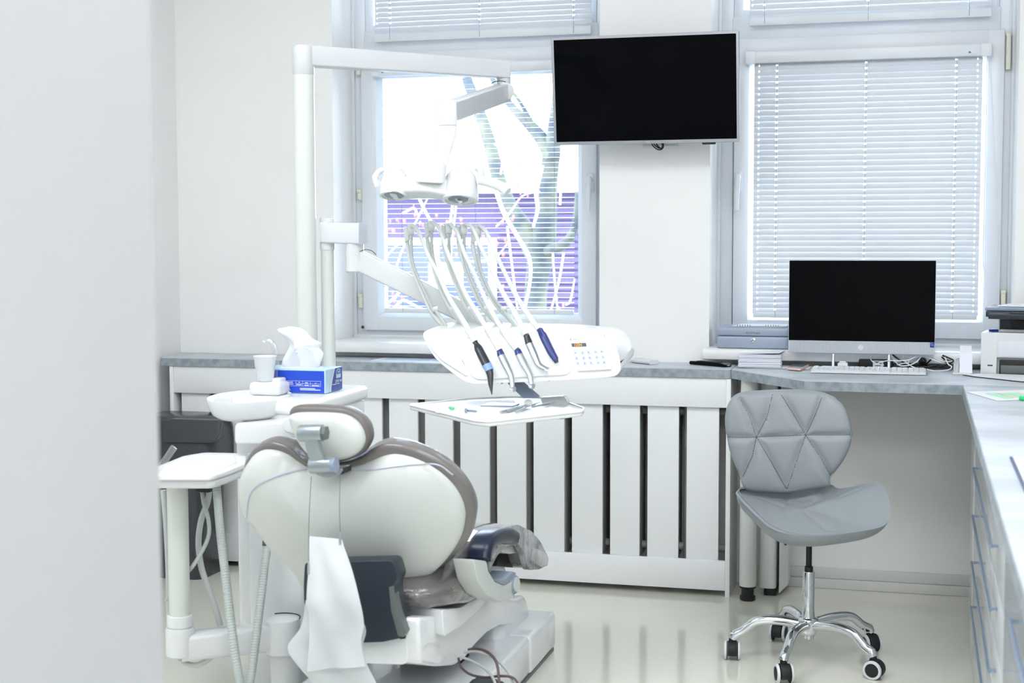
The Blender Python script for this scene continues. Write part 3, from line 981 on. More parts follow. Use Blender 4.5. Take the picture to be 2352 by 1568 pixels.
# backrest
rim = [(-1.3295, 3.2145, 0.7060), (-1.3674, 3.2156, 0.7034), (-1.3923, 3.2095, 0.7179), (-1.4158, 3.2006, 0.7390), (-1.4447, 3.1960, 0.7500), (-1.4757, 3.1956, 0.7511), (-1.5104, 3.2021, 0.7354),
       (-1.5408, 3.2152, 0.7042), (-1.5601, 3.2326, 0.6629), (-1.5622, 3.2499, 0.6217), (-1.5465, 3.2640, 0.5880), (-1.5224, 3.2801, 0.5498), (-1.4930, 3.3001, 0.5022), (-1.4448, 3.3248, 0.4435),
       (-1.4087, 3.3673, 0.3421), (-1.3605, 3.3844, 0.3014), (-1.2698, 3.3765, 0.3202), (-1.1895, 3.3559, 0.3693), (-1.1149, 3.3339, 0.4217), (-1.0533, 3.3137, 0.4697), (-1.0095, 3.2915, 0.5226),
       (-0.9878, 3.2702, 0.5733), (-0.9815, 3.2533, 0.6136), (-0.9918, 3.2360, 0.6548), (-1.0162, 3.2205, 0.6918), (-1.0517, 3.2075, 0.7227), (-1.0967, 3.1978, 0.7456), (-1.1415, 3.1931, 0.7568),
       (-1.1776, 3.1928, 0.7576), (-1.2095, 3.1978, 0.7457), (-1.2433, 3.2066, 0.7248), (-1.2828, 3.2127, 0.7101)]
cen = sum((V(p) for p in rim), V()) / len(rim)
def off(P, d):
    return [V(p) + V(d) for p in P]
rimc = catmull(rim, 4, True)
cush = MB().pillow(off(rimc, (0, 0.022, 0.004)), cen + V((0, -0.012, 0)), cen + V((0, 0.075, 0.03)), 5.0, 2.6, 12)
cush.build('back_cushion', 'upholstery', dc, smooth=80, label='grey upholstered back cushion showing as a rim')
shell = [(-1.3271, 3.2084, 0.6967), (-1.3674, 3.2100, 0.6929), (-1.3938, 3.2049, 0.7050), (-1.4231, 3.1966, 0.7248), (-1.4524, 3.1929, 0.7336), (-1.4839, 3.1934, 0.7324), (-1.5116, 3.1994, 0.7181),
         (-1.5345, 3.2110, 0.6904), (-1.5483, 3.2245, 0.6583), (-1.5494, 3.2398, 0.6219), (-1.5344, 3.2530, 0.5905), (-1.5115, 3.2690, 0.5524), (-1.4834, 3.2889, 0.5049), (-1.4353, 3.3135, 0.4464),
         (-1.4009, 3.3544, 0.3490), (-1.3546, 3.3700, 0.3120), (-1.2685, 3.3612, 0.3328), (-1.1908, 3.3408, 0.3814), (-1.1215, 3.3211, 0.4284), (-1.0648, 3.3020, 0.4737), (-1.0252, 3.2800, 0.5262),
         (-1.0069, 3.2598, 0.5744), (-1.0032, 3.2448, 0.6101), (-1.0129, 3.2293, 0.6469), (-1.0355, 3.2151, 0.6807), (-1.0674, 3.2039, 0.7075), (-1.1087, 3.1955, 0.7274), (-1.1477, 3.1921, 0.7355),
         (-1.1783, 3.1939, 0.7311), (-1.2081, 3.1990, 0.7191), (-1.2429, 3.2051, 0.7046), (-1.2810, 3.2080, 0.6975)]
shc = catmull(shell, 4, True)
apex = (-1.3316, 3.2641, 0.5641)
sh = MB().pillow(shc, V(apex) + V((0, -0.068, -0.03)), cen + V((0, 0.03, 0.0)), 2.7, 3.0, 18)
from mathutils.bvhtree import BVHTree
shell_tree = BVHTree.FromPolygons(sh.v, sh.f)
sh.build('back_shell', 'chair_shell', dc, smooth=80, label='smooth white back shell')
# seam of the plastic cover along the shoulders, and two panel lines down the shell
for P in ([(-1.5473, 3.2308, 0.5600), (-1.5264, 3.2032, 0.6186), (-1.4915, 3.1828, 0.6528), (-1.4299, 3.1606, 0.6796), (-1.3692, 3.1477, 0.6983), (-1.3399, 3.1454, 0.7039)],
          [(-1.2641, 3.1440, 0.7070), (-1.1971, 3.1468, 0.7052), (-1.1264, 3.1554, 0.7156), (-1.0509, 3.1795, 0.7179), (-1.0161, 3.2004, 0.6919)]):
    Q = []
    for p in catmull(P, 6):
        d = (p - V((0, 0, 1.24))).normalized()
        h = shell_tree.ray_cast(p - d * 0.5, d)[0]
        Q.append((h if h else p) - d * 0.0012)
    MB().tube(Q, 0.0020, 6, 1).build('cover_seam', 'seam_lilac', dc, label='edge of the clear plastic cover')

# headrest
hr = [(-1.4055, 3.1700, 0.8193), (-1.4031, 3.1700, 0.8347), (-1.3877, 3.1700, 0.8443), (-1.3527, 3.1700, 0.8463), (-1.3007, 3.1700, 0.8457), (-1.2621, 3.1700, 0.8428), (-1.2323, 3.1700, 0.8295), (-1.2133, 3.1700, 0.8079), (-1.2061, 3.1700, 0.7799), (-1.2106, 3.1700, 0.7617), (-1.2247, 3.1700, 0.7410), (-1.2527, 3.1700, 0.7237), (-1.2916, 3.1700, 0.7142), (-1.3295, 3.1700, 0.7148), (-1.3609, 3.1700, 0.7320), (-1.3845, 3.1700, 0.7618), (-1.3993, 3.1700, 0.7940)]
hrc = catmull(hr, 4, True)
hc = sum(hrc, V()) / len(hrc)
MB().pillow(off(hrc, (0, 0.02, 0.0)), hc + V((0, -0.012, 0)), hc + V((0, 0.07, 0.0)), 5.0, 2.6, 10).build('headrest_cushion', 'upholstery_bare', dc, smooth=80, label='grey-brown headrest cushion')
hs_ = [(-1.3935, 3.1550, 0.8184), (-1.3901, 3.1550, 0.8257), (-1.3770, 3.1550, 0.8301), (-1.3466, 3.1550, 0.8320), (-1.2948, 3.1550, 0.8325), (-1.2605, 3.1550, 0.8294), (-1.2361, 3.1550, 0.8181), (-1.2193, 3.1550, 0.7996), (-1.2121, 3.1550, 0.7777), (-1.2144, 3.1550, 0.7616), (-1.2253, 3.1550, 0.7451), (-1.2489, 3.1550, 0.7301), (-1.2854, 3.1550, 0.7207), (-1.3210, 3.1550, 0.7214), (-1.3511, 3.1550, 0.7386), (-1.3735, 3.1550, 0.7662), (-1.3873, 3.1550, 0.7963)]
hsc = catmull(hs_, 4, True)
hsm = sum(hsc, V()) / len(hsc)
MB().pillow(hsc, hsm + V((-0.006, -0.032, 0.0)), hsm + V((0, 0.025, 0)), 2.8, 3.0, 14).build('headrest_shell', 'chair_shell', dc, smooth=80)
# joint
MB().cyl((-1.3428, 3.0850, 0.7917), (-1.2856, 3.0850, 0.7945), 0.0195, 24, 0.002).build('headrest_hinge', 'satin_grey', dc)
MB().cyl((-1.2877, 3.0850, 0.7944), (-1.2761, 3.0850, 0.7948), 0.0165, 6).build('hinge_nut', 'slate_side', dc)
MB().rtube([(-1.3100, 3.0800, 0.7845), (-1.3072, 3.0850, 0.7581), (-1.2981, 3.0950, 0.7212)], 0.017, 0.010, 0.25, 5, up=(0, -1, 0)).build('headrest_arm', 'satin_grey', dc)
MB().cyl((-1.3216, 3.0950, 0.7173), (-1.2685, 3.0950, 0.7204), 0.0185, 24, 0.002).build('headrest_hinge', 'satin_grey', dc)
MB().cyl((-1.2706, 3.0950, 0.7203), (-1.2580, 3.0950, 0.7208), 0.0175, 24).build('hinge_nut', 'blue_grey', dc)
pl = [(-1.3292, 3.1200, 0.7022), (-1.2544, 3.1200, 0.7091), (-1.2588, 3.1200, 0.6969), (-1.2759, 3.1200, 0.6882), (-1.2973, 3.1200, 0.6863), (-1.3165, 3.1200, 0.6916)]
MB().prism(fillet(pl, 0.006, 4), (0, 0.06, 0.0), 0.002).build('joint_plate', 'satin_grey', dc)
MB().prism([(-1.2627, 3.1300, 0.7072), (-1.2541, 3.1300, 0.7096), (-1.2564, 3.1300, 0.6954), (-1.2671, 3.1300, 0.6930)], (0, 0.05, 0)).build('joint_slot', 'black_plastic', dc)

# dark hinge cover at the bottom of the back
hp = [(-1.3537, 3.1300, 0.4843), (-1.1454, 3.1300, 0.5011), (-1.1360, 3.1300, 0.4966), (-1.1259, 3.1300, 0.4631), (-1.1344, 3.1300, 0.4435), (-1.1336, 3.1300, 0.4164), (-1.1266, 3.1300, 0.3846), (-1.1081, 3.1300, 0.3375), (-1.1145, 3.1300, 0.3250), (-1.1631, 3.1300, 0.3114), (-1.2162, 3.1300, 0.3056), (-1.2912, 3.1300, 0.3065), (-1.3428, 3.1300, 0.3336), (-1.3572, 3.1300, 0.3901), (-1.3577, 3.1300, 0.4351)]
MB().prism(fillet(hp, 0.008, 3), (0, 0.06, 0.0), 0.005).build('hinge_cover', 'dark_slate', dc, smooth=35)
hsd = [(-1.1358, 3.1280, 0.4439), (-1.1474, 3.1280, 0.4401), (-1.1427, 3.1280, 0.3861), (-1.1264, 3.1280, 0.3287), (-1.1138, 3.1280, 0.3266), (-1.1074, 3.1280, 0.3381), (-1.1259, 3.1280, 0.3852), (-1.1329, 3.1280, 0.4169)]
MB().prism(hsd, (0, 0.03, 0.0), 0.001).build('hinge_cover_edge', 'slate_side', dc)
rp = [(-1.2225, 3.1600, 0.2950), (-1.1272, 3.1600, 0.3303), (-1.1166, 3.1600, 0.3371), (-1.1151, 3.1600, 0.2599), (-1.1258, 3.1600, 0.2529), (-1.2608, 3.1600, 0.2469), (-1.3040, 3.1600, 0.2665), (-1.2927, 3.1600, 0.2983)]
MB().prism(fillet(rp, 0.012, 4), (0, 0.12, 0.0), 0.012, 3).build('rear_cover', 'gloss_white', dc, smooth=40)
MB().prism([(-1.1233, 3.1550, 0.3360), (-1.1127, 3.1550, 0.3387), (-1.1192, 3.1550, 0.3159), (-1.1319, 3.1550, 0.3130)], (0, 0.03, 0)).build('cover_gap', 'black_plastic', dc)

# ------------------------------------------------------------------ bib on its chain
bib = thing('paper_bib', 'white paper patient bib hanging by a chain from the headrest joint', 'bib', (-1.2262, 3.0000, 0.4340))
def sheet(rows, name, m, parent, nx=14, wave=0.006, ph=0.0):
    """rows: list of (left, right) points"""
    Lf = catmull([r[0] for r in rows], 5)
    Rt = catmull([r[1] for r in rows], 5)
    vs, fs = [], []
    for i, (a, b) in enumerate(zip(Lf, Rt)):
        for j in range(nx + 1):
            t = j / nx
            p = a.lerp(b, t)
            d = wave * (math.sin(5.1 * t + 0.22 * i + ph) + 0.6 * math.sin(9.7 * t - 0.31 * i + ph)) * min(1, i / 6)
            vs.append(p + V((0, d, 0)))
    n = nx + 1
    for i in range(len(Lf) - 1):
        for j in range(nx):
            fs.append((i * n + j, i * n + j + 1, (i + 1) * n + j + 1, (i + 1) * n + j))
    m2 = len(vs)
    vs2 = vs + [p + V((0, 0.0008, 0)) for p in vs]
    fs2 = fs + [tuple(k + m2 for k in reversed(f)) for f in fs]
    return MB().add(vs2, fs2).build(name, m, parent, smooth=35)
sheet([((-1.2981, 3.0300, 0.5693), (-1.2212, 3.0300, 0.5664)), ((-1.2893, 3.0000, 0.5084), (-1.1923, 3.0000, 0.5216)), ((-1.2880, 2.9800, 0.4369), (-1.1649, 2.9800, 0.4505)), ((-1.2813, 2.9800, 0.3964), (-1.1524, 2.9800, 0.3934)), ((-1.2790, 2.9800, 0.3379), (-1.1579, 2.9800, 0.3524)), ((-1.2829, 2.9800, 0.2789), (-1.1483, 2.9800, 0.2988))], 'front_ply', 'bib_paper', bib)
sheet([((-1.2966, 3.0000, 0.4315), (-1.1953, 3.0000, 0.4399)), ((-1.3122, 3.0050, 0.3683), (-1.1571, 3.0000, 0.3801)), ((-1.3424, 3.0100, 0.3213), (-1.1637, 3.0000, 0.3368)), ((-1.3157, 3.0100, 0.2776), (-1.1539, 3.0000, 0.3024)), ((-1.2889, 3.0100, 0.2400), (-1.1279, 3.0000, 0.2575)), ((-1.2749, 3.0100, 0.1915), (-1.1060, 3.0000, 0.2085))], 'rear_ply', 'bib_paper', bib, ph=2.0)
for a, b in (((-1.3057, 3.0620, 0.6983), (-1.2883, 3.0000, 0.5084)), ((-1.2387, 3.0700, 0.7037), (-1.2226, 3.0260, 0.5691))):
    a, b = V(a), V(b)
    MB().tube([a, a.lerp(b, 0.5) + V((0, -0.006, 0)), b], 0.0009, 6, 6).build('chain', 'slate_side', bib)
for p in ((-1.2819, 2.9850, 0.5043), (-1.2180, 3.0120, 0.5682)):
    c = MB()
    c.obox(p, (0.005, 0.006, 0.022), None, 0.0015)
    c.cyl((p[0], p[1], p[2] + 0.010), (p[0], p[1], p[2] + 0.018), 0.0022, 8)
    c.build('clip', 'brushed_steel', bib)

# foot control with its leads
fcp = (-0.9951, 3.4204, 0.1350)
fc = thing('foot_control', 'dark foot control with looped leads, resting on the chair base at the bottom edge', 'foot control', (fcp[0], fcp[1], 0.1245))
MB().box(fcp[0] - 0.05, fcp[0] + 0.035, fcp[1] - 0.10, fcp[1] + 0.02, 0.1245, 0.146, 0.008, 3).build('body', 'dark_slate', fc)
MB().box(fcp[0] - 0.036, fcp[0] + 0.020, fcp[1] - 0.085, fcp[1] + 0.005, 0.1455, 0.154, 0.004).build('pedal', 'dark_slate', fc)
def cable(name, label, pts, r, m, group, cat='cable', n=8):
    o = MB().tube(pts, r, n, 7).build(name, m)
    tag(o, label, cat, group)
    return o
MB().tube([(-1.0492, 3.4200, 0.2215), (-1.0280, 3.4200, 0.2263), (-0.9932, 3.4000, 0.2256), (-0.9656, 3.3800, 0.2085), (-0.9535, 3.3600, 0.1724), (-0.9469, 3.3400, 0.1364)], 0.0035, 8, 7).build('cable', 'cable_brown', fc)
MB().tube([(-1.0677, 3.4000, 0.2061), (-1.0623, 3.4000, 0.1848), (-1.0348, 3.3900, 0.1702), (-0.9932, 3.3800, 0.1688), (-0.9519, 3.3700, 0.1782), (-0.9187, 3.3600, 0.1794), (-0.9009, 3.3500, 0.1636), (-0.8940, 3.3400, 0.1407)], 0.0032, 8, 7).build('cable', 'cable_brown', fc)
MB().tube([(-1.0562, 3.4100, 0.2172), (-1.0295, 3.4100, 0.2213), (-0.9910, 3.4000, 0.2182), (-0.9553, 3.3900, 0.2011), (-0.9280, 3.3700, 0.1800), (-0.9096, 3.3500, 0.1469)], 0.0035, 8, 7).build('cable', 'cable_grey', fc)
MB().tube([(-1.0606, 3.3950, 0.2102), (-1.0291, 3.3900, 0.2031), (-0.9964, 3.3800, 0.1912), (-0.9687, 3.3600, 0.1755), (-0.9501, 3.3400, 0.1468)], 0.0035, 8, 7).build('cable', 'cable_grey', fc)

# ================================================================== UNIT WITH BOWL AND POLES
du = thing('dental_unit', 'white dental unit with rinsing bowl, beside the chair back', 'dental unit', (-1.66, 3.85, 0))
b1 = fillet([(-1.79, 3.66, 0.10), (-1.545, 3.62, 0.10), (-1.545, 4.045, 0.10), (-1.79, 4.045, 0.10)], 0.035, 6)
MB().prism(b1, (0, 0, 0.665), 0.008).build('body', 'gloss_white', du, smooth=35)
b2 = fillet([(-1.80, 3.65, 0.762), (-1.535, 3.61, 0.762), (-1.535, 4.055, 0.762), (-1.80, 4.055, 0.762)], 0.045, 6)
MB().prism(b2, (0, 0, 0.040), 0.014, 4).build('top_lid', 'unit_white', du, smooth=60)
MB().prism(fillet([(-1.72, 3.585, 0.0), (-1.55, 3.585, 0.0), (-1.55, 3.75, 0.0), (-1.72, 3.75, 0.0)], 0.03, 5), (0, 0, 0.66), 0.004).build('lower_body', 'gloss_white', du, smooth=35)
MB().box(-1.5455, -1.5435, 3.70, 4.0, 0.725, 0.7265).build('trim_line', 'white_plastic', du)
MB().prism(fillet([(-1.7358, 3.5600, 0.7432), (-1.6083, 3.5600, 0.7518), (-1.5468, 3.5600, 0.7456), (-1.5474, 3.5600, 0.7032), (-1.6093, 3.5600, 0.6896), (-1.7380, 3.5600, 0.6874)], 0.012, 4), (0, 0.16, 0), 0.01, 3).build('bowl_support', 'white_plastic', du, smooth=40)
MB().prism(fillet([(-1.5714, 3.5000, 0.7671), (-1.5228, 3.5000, 0.7798), (-1.5162, 3.5000, 0.7372), (-1.5381, 3.5000, 0.7252), (-1.5719, 3.5000, 0.7354)], 0.01, 4), (0, 0.08, 0), 0.006).build('side_knob', 'white_plastic', du, smooth=40)
BO = (-1.7449, 3.6800, 0.7340)
BD = (-0.02, -0.055, 1.0)
prof = [(0.040, -0.004), (0.048, 0.0), (0.052, 0.008), (0.085, 0.014), (0.102, 0.026), (0.110, 0.044), (0.1150, 0.066), (0.1140, 0.070), (0.1105, 0.068), (0.105, 0.048), (0.096, 0.032), (0.078, 0.022), (0.03, 0.016), (0.003, 0.015)]
MB().lathe(prof, 48, BO, BD).build('bowl', 'white_plastic', du, smooth=60)
MB().cyl((-1.7426, 3.6800, 0.7125), (-1.7434, 3.6800, 0.7424), 0.043, 28).build('bowl_neck', 'satin_grey', du)
MB().box((-1.7609, 3.7200, 0.8214)[0], (-1.6688, 3.7200, 0.8237)[0], 3.700, 3.778, (-1.7091, 3.7000, 0.8020)[2], (-1.7282, 3.7400, 0.8383)[2], 0.011, 4).build('cup_holder', 'white_plastic', du, smooth=40)
MB().box((-1.7108, 3.7500, 0.8317)[0], (-1.6808, 3.7500, 0.8324)[0], 3.735, 3.778, (-1.6926, 3.7500, 0.8261)[2], (-1.6878, 3.7400, 0.8476)[2], 0.006, 3).build('cup_holder_arm', 'white_plastic', du, smooth=40)
MB().box((-1.7103, 3.7600, 0.8186)[0], (-1.6868, 3.7600, 0.8192)[0], 3.745, 3.778, 0.79, 0.832, 0.004).build('cup_holder_mount', 'white_plastic', du)
MB().tube([(-1.7130, 3.7750, 0.8292), (-1.7117, 3.7750, 0.9081), (-1.7140, 3.7750, 0.9298), (-1.7255, 3.7750, 0.9466), (-1.7412, 3.7750, 0.9500), (-1.7465, 3.7750, 0.9450)], [0.010, 0.010, 0.0085, 0.006, 0.0045, 0.004], 14, 5).build('water_spout', 'clear_plastic', du)
cup = thing('plastic_cup', 'white ribbed plastic cup standing over the rinsing bowl', 'cup', (-1.7282, 3.7400, 0.8407))
co_ = (-1.7282, 3.7400, 0.8389)
MB().lathe([(0.0215, 0.0), (0.0235, 0.002), (0.0300, 0.066), (0.0318, 0.0675), (0.0318, 0.0695), (0.0298, 0.0690), (0.0288, 0.064), (0.0225, 0.004), (0.002, 0.003)], 32, co_).build('body', 'cup_plastic', cup, smooth=60)

# ------------------------------------------------------------------ tissue box
tb = thing('tissue_box', 'blue and white tissue box on the dental unit', 'tissue box', (-1.66, 3.84, 0.8035))
TX0, TX1, TY0, TY1, TZ0, TZ1 = -1.762, -1.566, 3.78, 3.902, 0.8035, 0.869
MB().box(TX0, TX1, TY0, TY1, TZ0, TZ1, 0.0015, 1).build('carton', 'tissue_pale', tb)
fp = MB().add([(TX0 + 0.001, TY0 - 0.0006, TZ0 + 0.001), (TX1 - 0.004, TY0 - 0.0006, TZ0 + 0.001), (TX1 - 0.0035, TY0 - 0.0006, TZ1 - 0.0035), (TX0 + 0.001, TY0 - 0.0006, TZ1 - 0.0035)], [(0, 1, 2, 3)])
fp = fp.build('front_print', 'tissue_blue', tb, smooth=0)
sp = MB()
spts = [(TY0 + 0.040, TZ0 + 0.0015), (TY1 - 0.001, TZ0 + 0.0015), (TY1 - 0.001, TZ1 - 0.001), (TY0 + 0.070, TZ1 - 0.001), (TY0 + 0.050, TZ0 + 0.032), (TY0 + 0.042, TZ0 + 0.014)]
sp.add([(TX1 + 0.0006, y, z) for y, z in spts], [tuple(range(6))])
sp.build('side_print', 'tissue_navy', tb, smooth=0)
sw = MB()
for d0, d1 in ((0.028, 0.036),):
    pp_ = [(TY0 + d0, TZ0 + 0.0015), (TY0 + d1, TZ0 + 0.0015), (TY0 + d1 + 0.003, TZ0 + 0.014), (TY0 + d1 + 0.010, TZ0 + 0.032), (TY0 + d1 + 0.030, TZ1 - 0.001), (TY0 + d0 + 0.028, TZ1 - 0.001), (TY0 + d0 + 0.009, TZ0 + 0.032), (TY0 + d0 + 0.003, TZ0 + 0.014)]
    sw.add([(TX1 + 0.0006, y, z) for y, z in pp_], [tuple(range(8))])
sw.build('swoosh', 'white_print', tb, smooth=0)
pr = MB()
yF = TY0 - 0.0011
def bar(mb, x0, x1, z0, z1):
    mb.add([(x0, yF, z0), (x1, yF, z0), (x1, yF, z1), (x0, yF, z1)], [(0, 1, 2, 3)])
ux = lambda p: TX1 - 0.004 - (1712 - p) / 14.7 * 0.00121
uz = lambda p: TZ1 - 0.0035 - (p - 310) / 14.7 * 0.00121
zt0, zt1, zm = uz(650), uz(830), uz(745)
bar(pr, TX0 + 0.03, ux(1590), zt0 - 0.0007, zt0)
bar(pr, TX0 + 0.03, ux(1590), zt1, zt1 + 0.0007)
bar(pr, ux(690), ux(1590), zm - 0.0004, zm + 0.0004)
for xx in (690, 938, 1212, 1585):
    bar(pr, ux(xx), ux(xx) + 0.0007, zt1, zt0)
for x0_, x1_, z_ in ((790, 835, 700), (1025, 1130, 712), (1395, 1420, 722), (720, 900, 785), (1005, 1160, 798), (1265, 1540, 802), (270, 585, 705), (270, 600, 765), (840, 1390, 905), (845, 1580, 950)):
    bar(pr, ux(x0_), ux(x1_), uz(z_) - 0.0011, uz(z_) + 0.0011)
pr.build('table_print', 'white_print', tb, smooth=0)
rs = MB()
c0 = (ux(455), uz(945))
tri = [(c0[0] - 0.0045, c0[1] - 0.0035), (c0[0] + 0.0045, c0[1] - 0.0035), (c0[0], c0[1] + 0.005)]
for i in range(3):
    a, b = V(tri[i]), V(tri[(i + 1) % 3])
    d = (b - a)
    nn = V((-d.y, d.x)).normalized() * 0.0011
    a2, b2 = a + d * 0.06, b - d * 0.14
    rs.add([(a2.x, yF, a2.y), (b2.x, yF, b2.y), (b2.x + nn.x, yF, b2.y + nn.y), (a2.x + nn.x, yF, a2.y + nn.y)], [(0, 1, 2, 3)])
c1 = (ux(345), uz(935))
rs.add([(c1[0] - 0.002, yF, c1[1] - 0.004), (c1[0] + 0.002, yF, c1[1] - 0.004), (c1[0] + 0.001, yF, c1[1] + 0.001), (c1[0] + 0.0028, yF, c1[1] + 0.003), (c1[0] + 0.001, yF, c1[1] + 0.0045), (c1[0] - 0.0022, yF, c1[1])], [(0, 1, 2, 3, 4, 5)])
rs.build('recycling_mark', 'white_print', tb, smooth=0)
lg_ = MB()
ly, lz = TY1 - 0.030, TZ1 - 0.020
arch = [(ly - 0.017, lz - 0.010)] + [(ly - 0.017 * math.cos(PI * i / 10), lz + 0.006 + 0.010 * math.sin(PI * i / 10)) for i in range(11)] + [(ly + 0.017, lz - 0.010)]
lg_.add([(TX1 + 0.0011, y, z) for y, z in arch], [tuple(range(len(arch)))])
lg_ = lg_.build('badge', 'tissue_pale', tb, smooth=0)
ar2 = [(ly - 0.014, lz + 0.001)] + [(ly - 0.014 * math.cos(PI * i / 10), lz + 0.006 + 0.0075 * math.sin(PI * i / 10)) for i in range(11)] + [(ly + 0.014, lz + 0.001)]
MB().add([(TX1 + 0.0015, y, z) for y, z in ar2], [tuple(range(len(ar2)))]).build('badge_field', 'tissue_navy', tb, smooth=0)
text('TIP', 0.009, (TX1 + 0.0019, ly, lz + 0.006), (0, 1, 0), (0, 0, 1), 'white_print', 'lettering', tb, 0.0002, sx=1.3)
text('200 ks', 0.012, (TX1 + 0.0013, TY1 - 0.030, TZ0 + 0.027), (0, 1, 0.0), (0, 0, 1), 'white_print', 'lettering', tb, 0.0002, sx=1.6)
text('Premium tissues', 0.0055, (TX1 + 0.0013, TY1 - 0.049, TZ0 + 0.020), (0, 1, 0.0), (0, 0, 1), 'white_print', 'lettering', tb, 0.0002, sx=1.5)
MB().prism(fillet([(-1.725, 3.815, TZ1), (-1.60, 3.815, TZ1), (-1.60, 3.867, TZ1), (-1.725, 3.867, TZ1)], 0.025, 5), (0, 0, 0.0005)).build('opening', 'paper_lilac', tb, smooth=0)
tr = [(-1.7231, 3.8400, 0.8670), (-1.7147, 3.8400, 0.8992), (-1.7023, 3.8400, 0.9301), (-1.7178, 3.8400, 0.9532), (-1.7348, 3.8400, 0.9738), (-1.7148, 3.8400, 0.9803), (-1.6935, 3.8400, 0.9842), (-1.6672, 3.8400, 0.9785), (-1.6464, 3.8400, 0.9641), (-1.6230, 3.8400, 0.9473), (-1.6061, 3.8400, 0.9366), (-1.6115, 3.8400, 0.9231), (-1.5999, 3.8400, 0.9086), (-1.6041, 3.8400, 0.8890), (-1.6162, 3.8400, 0.8667), (-1.6662, 3.8400, 0.8632)]
tcn = sum((V(p) for p in tr), V()) / len(tr)
def crumple(p):
    a = p - tcn
    d = 0.011 * abs(math.sin(62 * a.x + 14 * a.z + 0.6)) + 0.005 * abs(math.sin(28 * a.x - 40 * a.z)) - 0.004
    return p + V((0, d, 0))
MB().pillow(catmull(tr, 3, True), tcn + V((0.005, -0.020, 0)), tcn + V((0, 0.03, 0)), 1.6, 1.6, 10, fa=crumple).build('tissue', 'tissue_paper', tb, smooth=22)

# ------------------------------------------------------------------ operating lamp on its pole
ol = thing('operating_lamp', 'white operating lamp on a tall pole, arm reaching across the window', 'lamp', (-1.7095, 4.0, 0.80))
PX, PY = -1.7135, 4.0
MB().lathe([(0.0305, 0.802), (0.0305, 1.70)], 36, (PX, PY, 0)).build('pole', 'cream_pole', ol)
ar = MB()
ar.lathe([(0.0308, 1.699), (0.0318, 1.701), (0.0318, 1.778), (0.029, 1.783), (0.020, 1.7845), (0.001, 1.785)], 36, (PX, PY, 0))
A0, A1 = V((PX, PY, 1.7535)), V((-1.228, 4.44, 1.7445))
ar.rtube([A0, A0.lerp(A1, 0.5), A1], 0.0265, 0.030, 0.12, 1, taper=(1.0, 0.9))
ar.build('arm', 'arm_white', ol, smooth=35)
jx = V((-1.236, 4.433, 1.7))
j = MB()
j.lathe([(0.021, 1.688), (0.0215, 1.691), (0.0215, 1.735)], 28, (jx.x, jx.y, 0))
j.build('arm_end', 'arm_white', ol, smooth=35)
K0 = V((-1.2335, 4.4300, 1.6754))
MB().cyl(K0 + V((0.012, -0.032, 0)), K0 + V((-0.012, 0.032, 0)), 0.0275, 32, 0.004).build('knuckle', 'arm_white', ol, smooth=35)
MB().cyl(K0 + V((0, 0, 0.0)), (jx.x + 0.004, jx.y, 1.69), 0.018, 20).build('knuckle_stem', 'arm_white', ol)
MB().tube([(-1.2694, 4.4100, 1.7011), (-1.2526, 4.4000, 1.7062), (-1.2333, 4.4000, 1.7069), (-1.2195, 4.4000, 1.7039)], 0.0012, 6, 5).build('knuckle_seal', 'rubber', ol)
S1 = V((-1.2621, 3.9550, 1.5793))
S0 = K0 + V((0.0, -0.006, -0.001))
MB().rtube([S0, S0.lerp(S1, 0.5), S1], 0.022, 0.0275, 0.1, 1).build('spring_arm', 'arm_white', ol, smooth=35)
SP = (-1.2630, 3.9500, 1.5777)
MB().lathe([(0.0255, 1.541), (0.0268, 1.543), (0.0268, 1.605), (0.0255, 1.609), (0.001, 1.610)], 36, (SP[0], SP[1], 0)).build('swivel', 'unit_white', ol, smooth=35)
LHC = V((-1.2987, 3.9000, 1.3758))
MB().loft([[V((SP[0] + r * math.cos(2 * PI * k / 28) + dx, SP[1] + r * math.sin(2 * PI * k / 28) * 0.9 + dy, z)) for k in range(28)] for r, dx, dy, z in
           ((0.0255, 0, 0, 1.540), (0.0262, 0, 0, 1.535), (0.0262, 0, 0, 1.526), (0.0262, -0.002, -0.001, 1.514), (0.0250, -0.009, -0.008, 1.48), (0.0240, -0.018, -0.02, 1.44), (0.0235, -0.024, -0.032, 1.405))]).build('drop_arm', 'unit_white', ol, smooth=60)
AX = V((0.03, -0.30, -1.0)).normalized()
def lobe(o, r, h):
    pr_ = [(0.001, -h), (r * 0.35, -h * 0.985), (r * 0.62, -h * 0.92), (r * 0.82, -h * 0.76), (r * 0.93, -h * 0.5), (r * 0.99, -h * 0.2), (r, -0.006), (r * 0.96, -0.001), (r * 0.80, 0.0), (r * 0.78, -0.003), (0.001, -0.003)]
    return MB().lathe(pr_, 40, o, AX)
LL = V((-1.3969, 3.8750, 1.3439))
LR = V((-1.2213, 3.9250, 1.3314))
lobe(LL, 0.041, 0.082).build('lamp_pod', 'white_plastic', ol, smooth=60)
lobe(LR, 0.051, 0.094).build('lamp_pod', 'white_plastic', ol, smooth=60)
br = MB()
rc_ = []
for t in (0, 0.2, 0.35, 0.5, 0.65, 0.8, 1.0):
    c_ = LL.lerp(LR, t) - AX * (0.030 + 0.002 * math.sin(PI * t))
    hh = 0.034 - 0.012 * math.sin(PI * t)
    ww = 0.036
    e1, e2 = AX, V((0, 1, 0)) - AX * AX.y
    e2.normalize()
    rc_.append(fillet([c_ + e1 * hh - e2 * ww, c_ + e1 * hh + e2 * ww, c_ - e1 * hh * 0.9 + e2 * ww * 0.8, c_ - e1 * hh * 0.9 - e2 * ww * 0.8], 0.014, 4))
br.loft(rc_).build('lamp_bridge', 'white_plastic', ol, smooth=60)
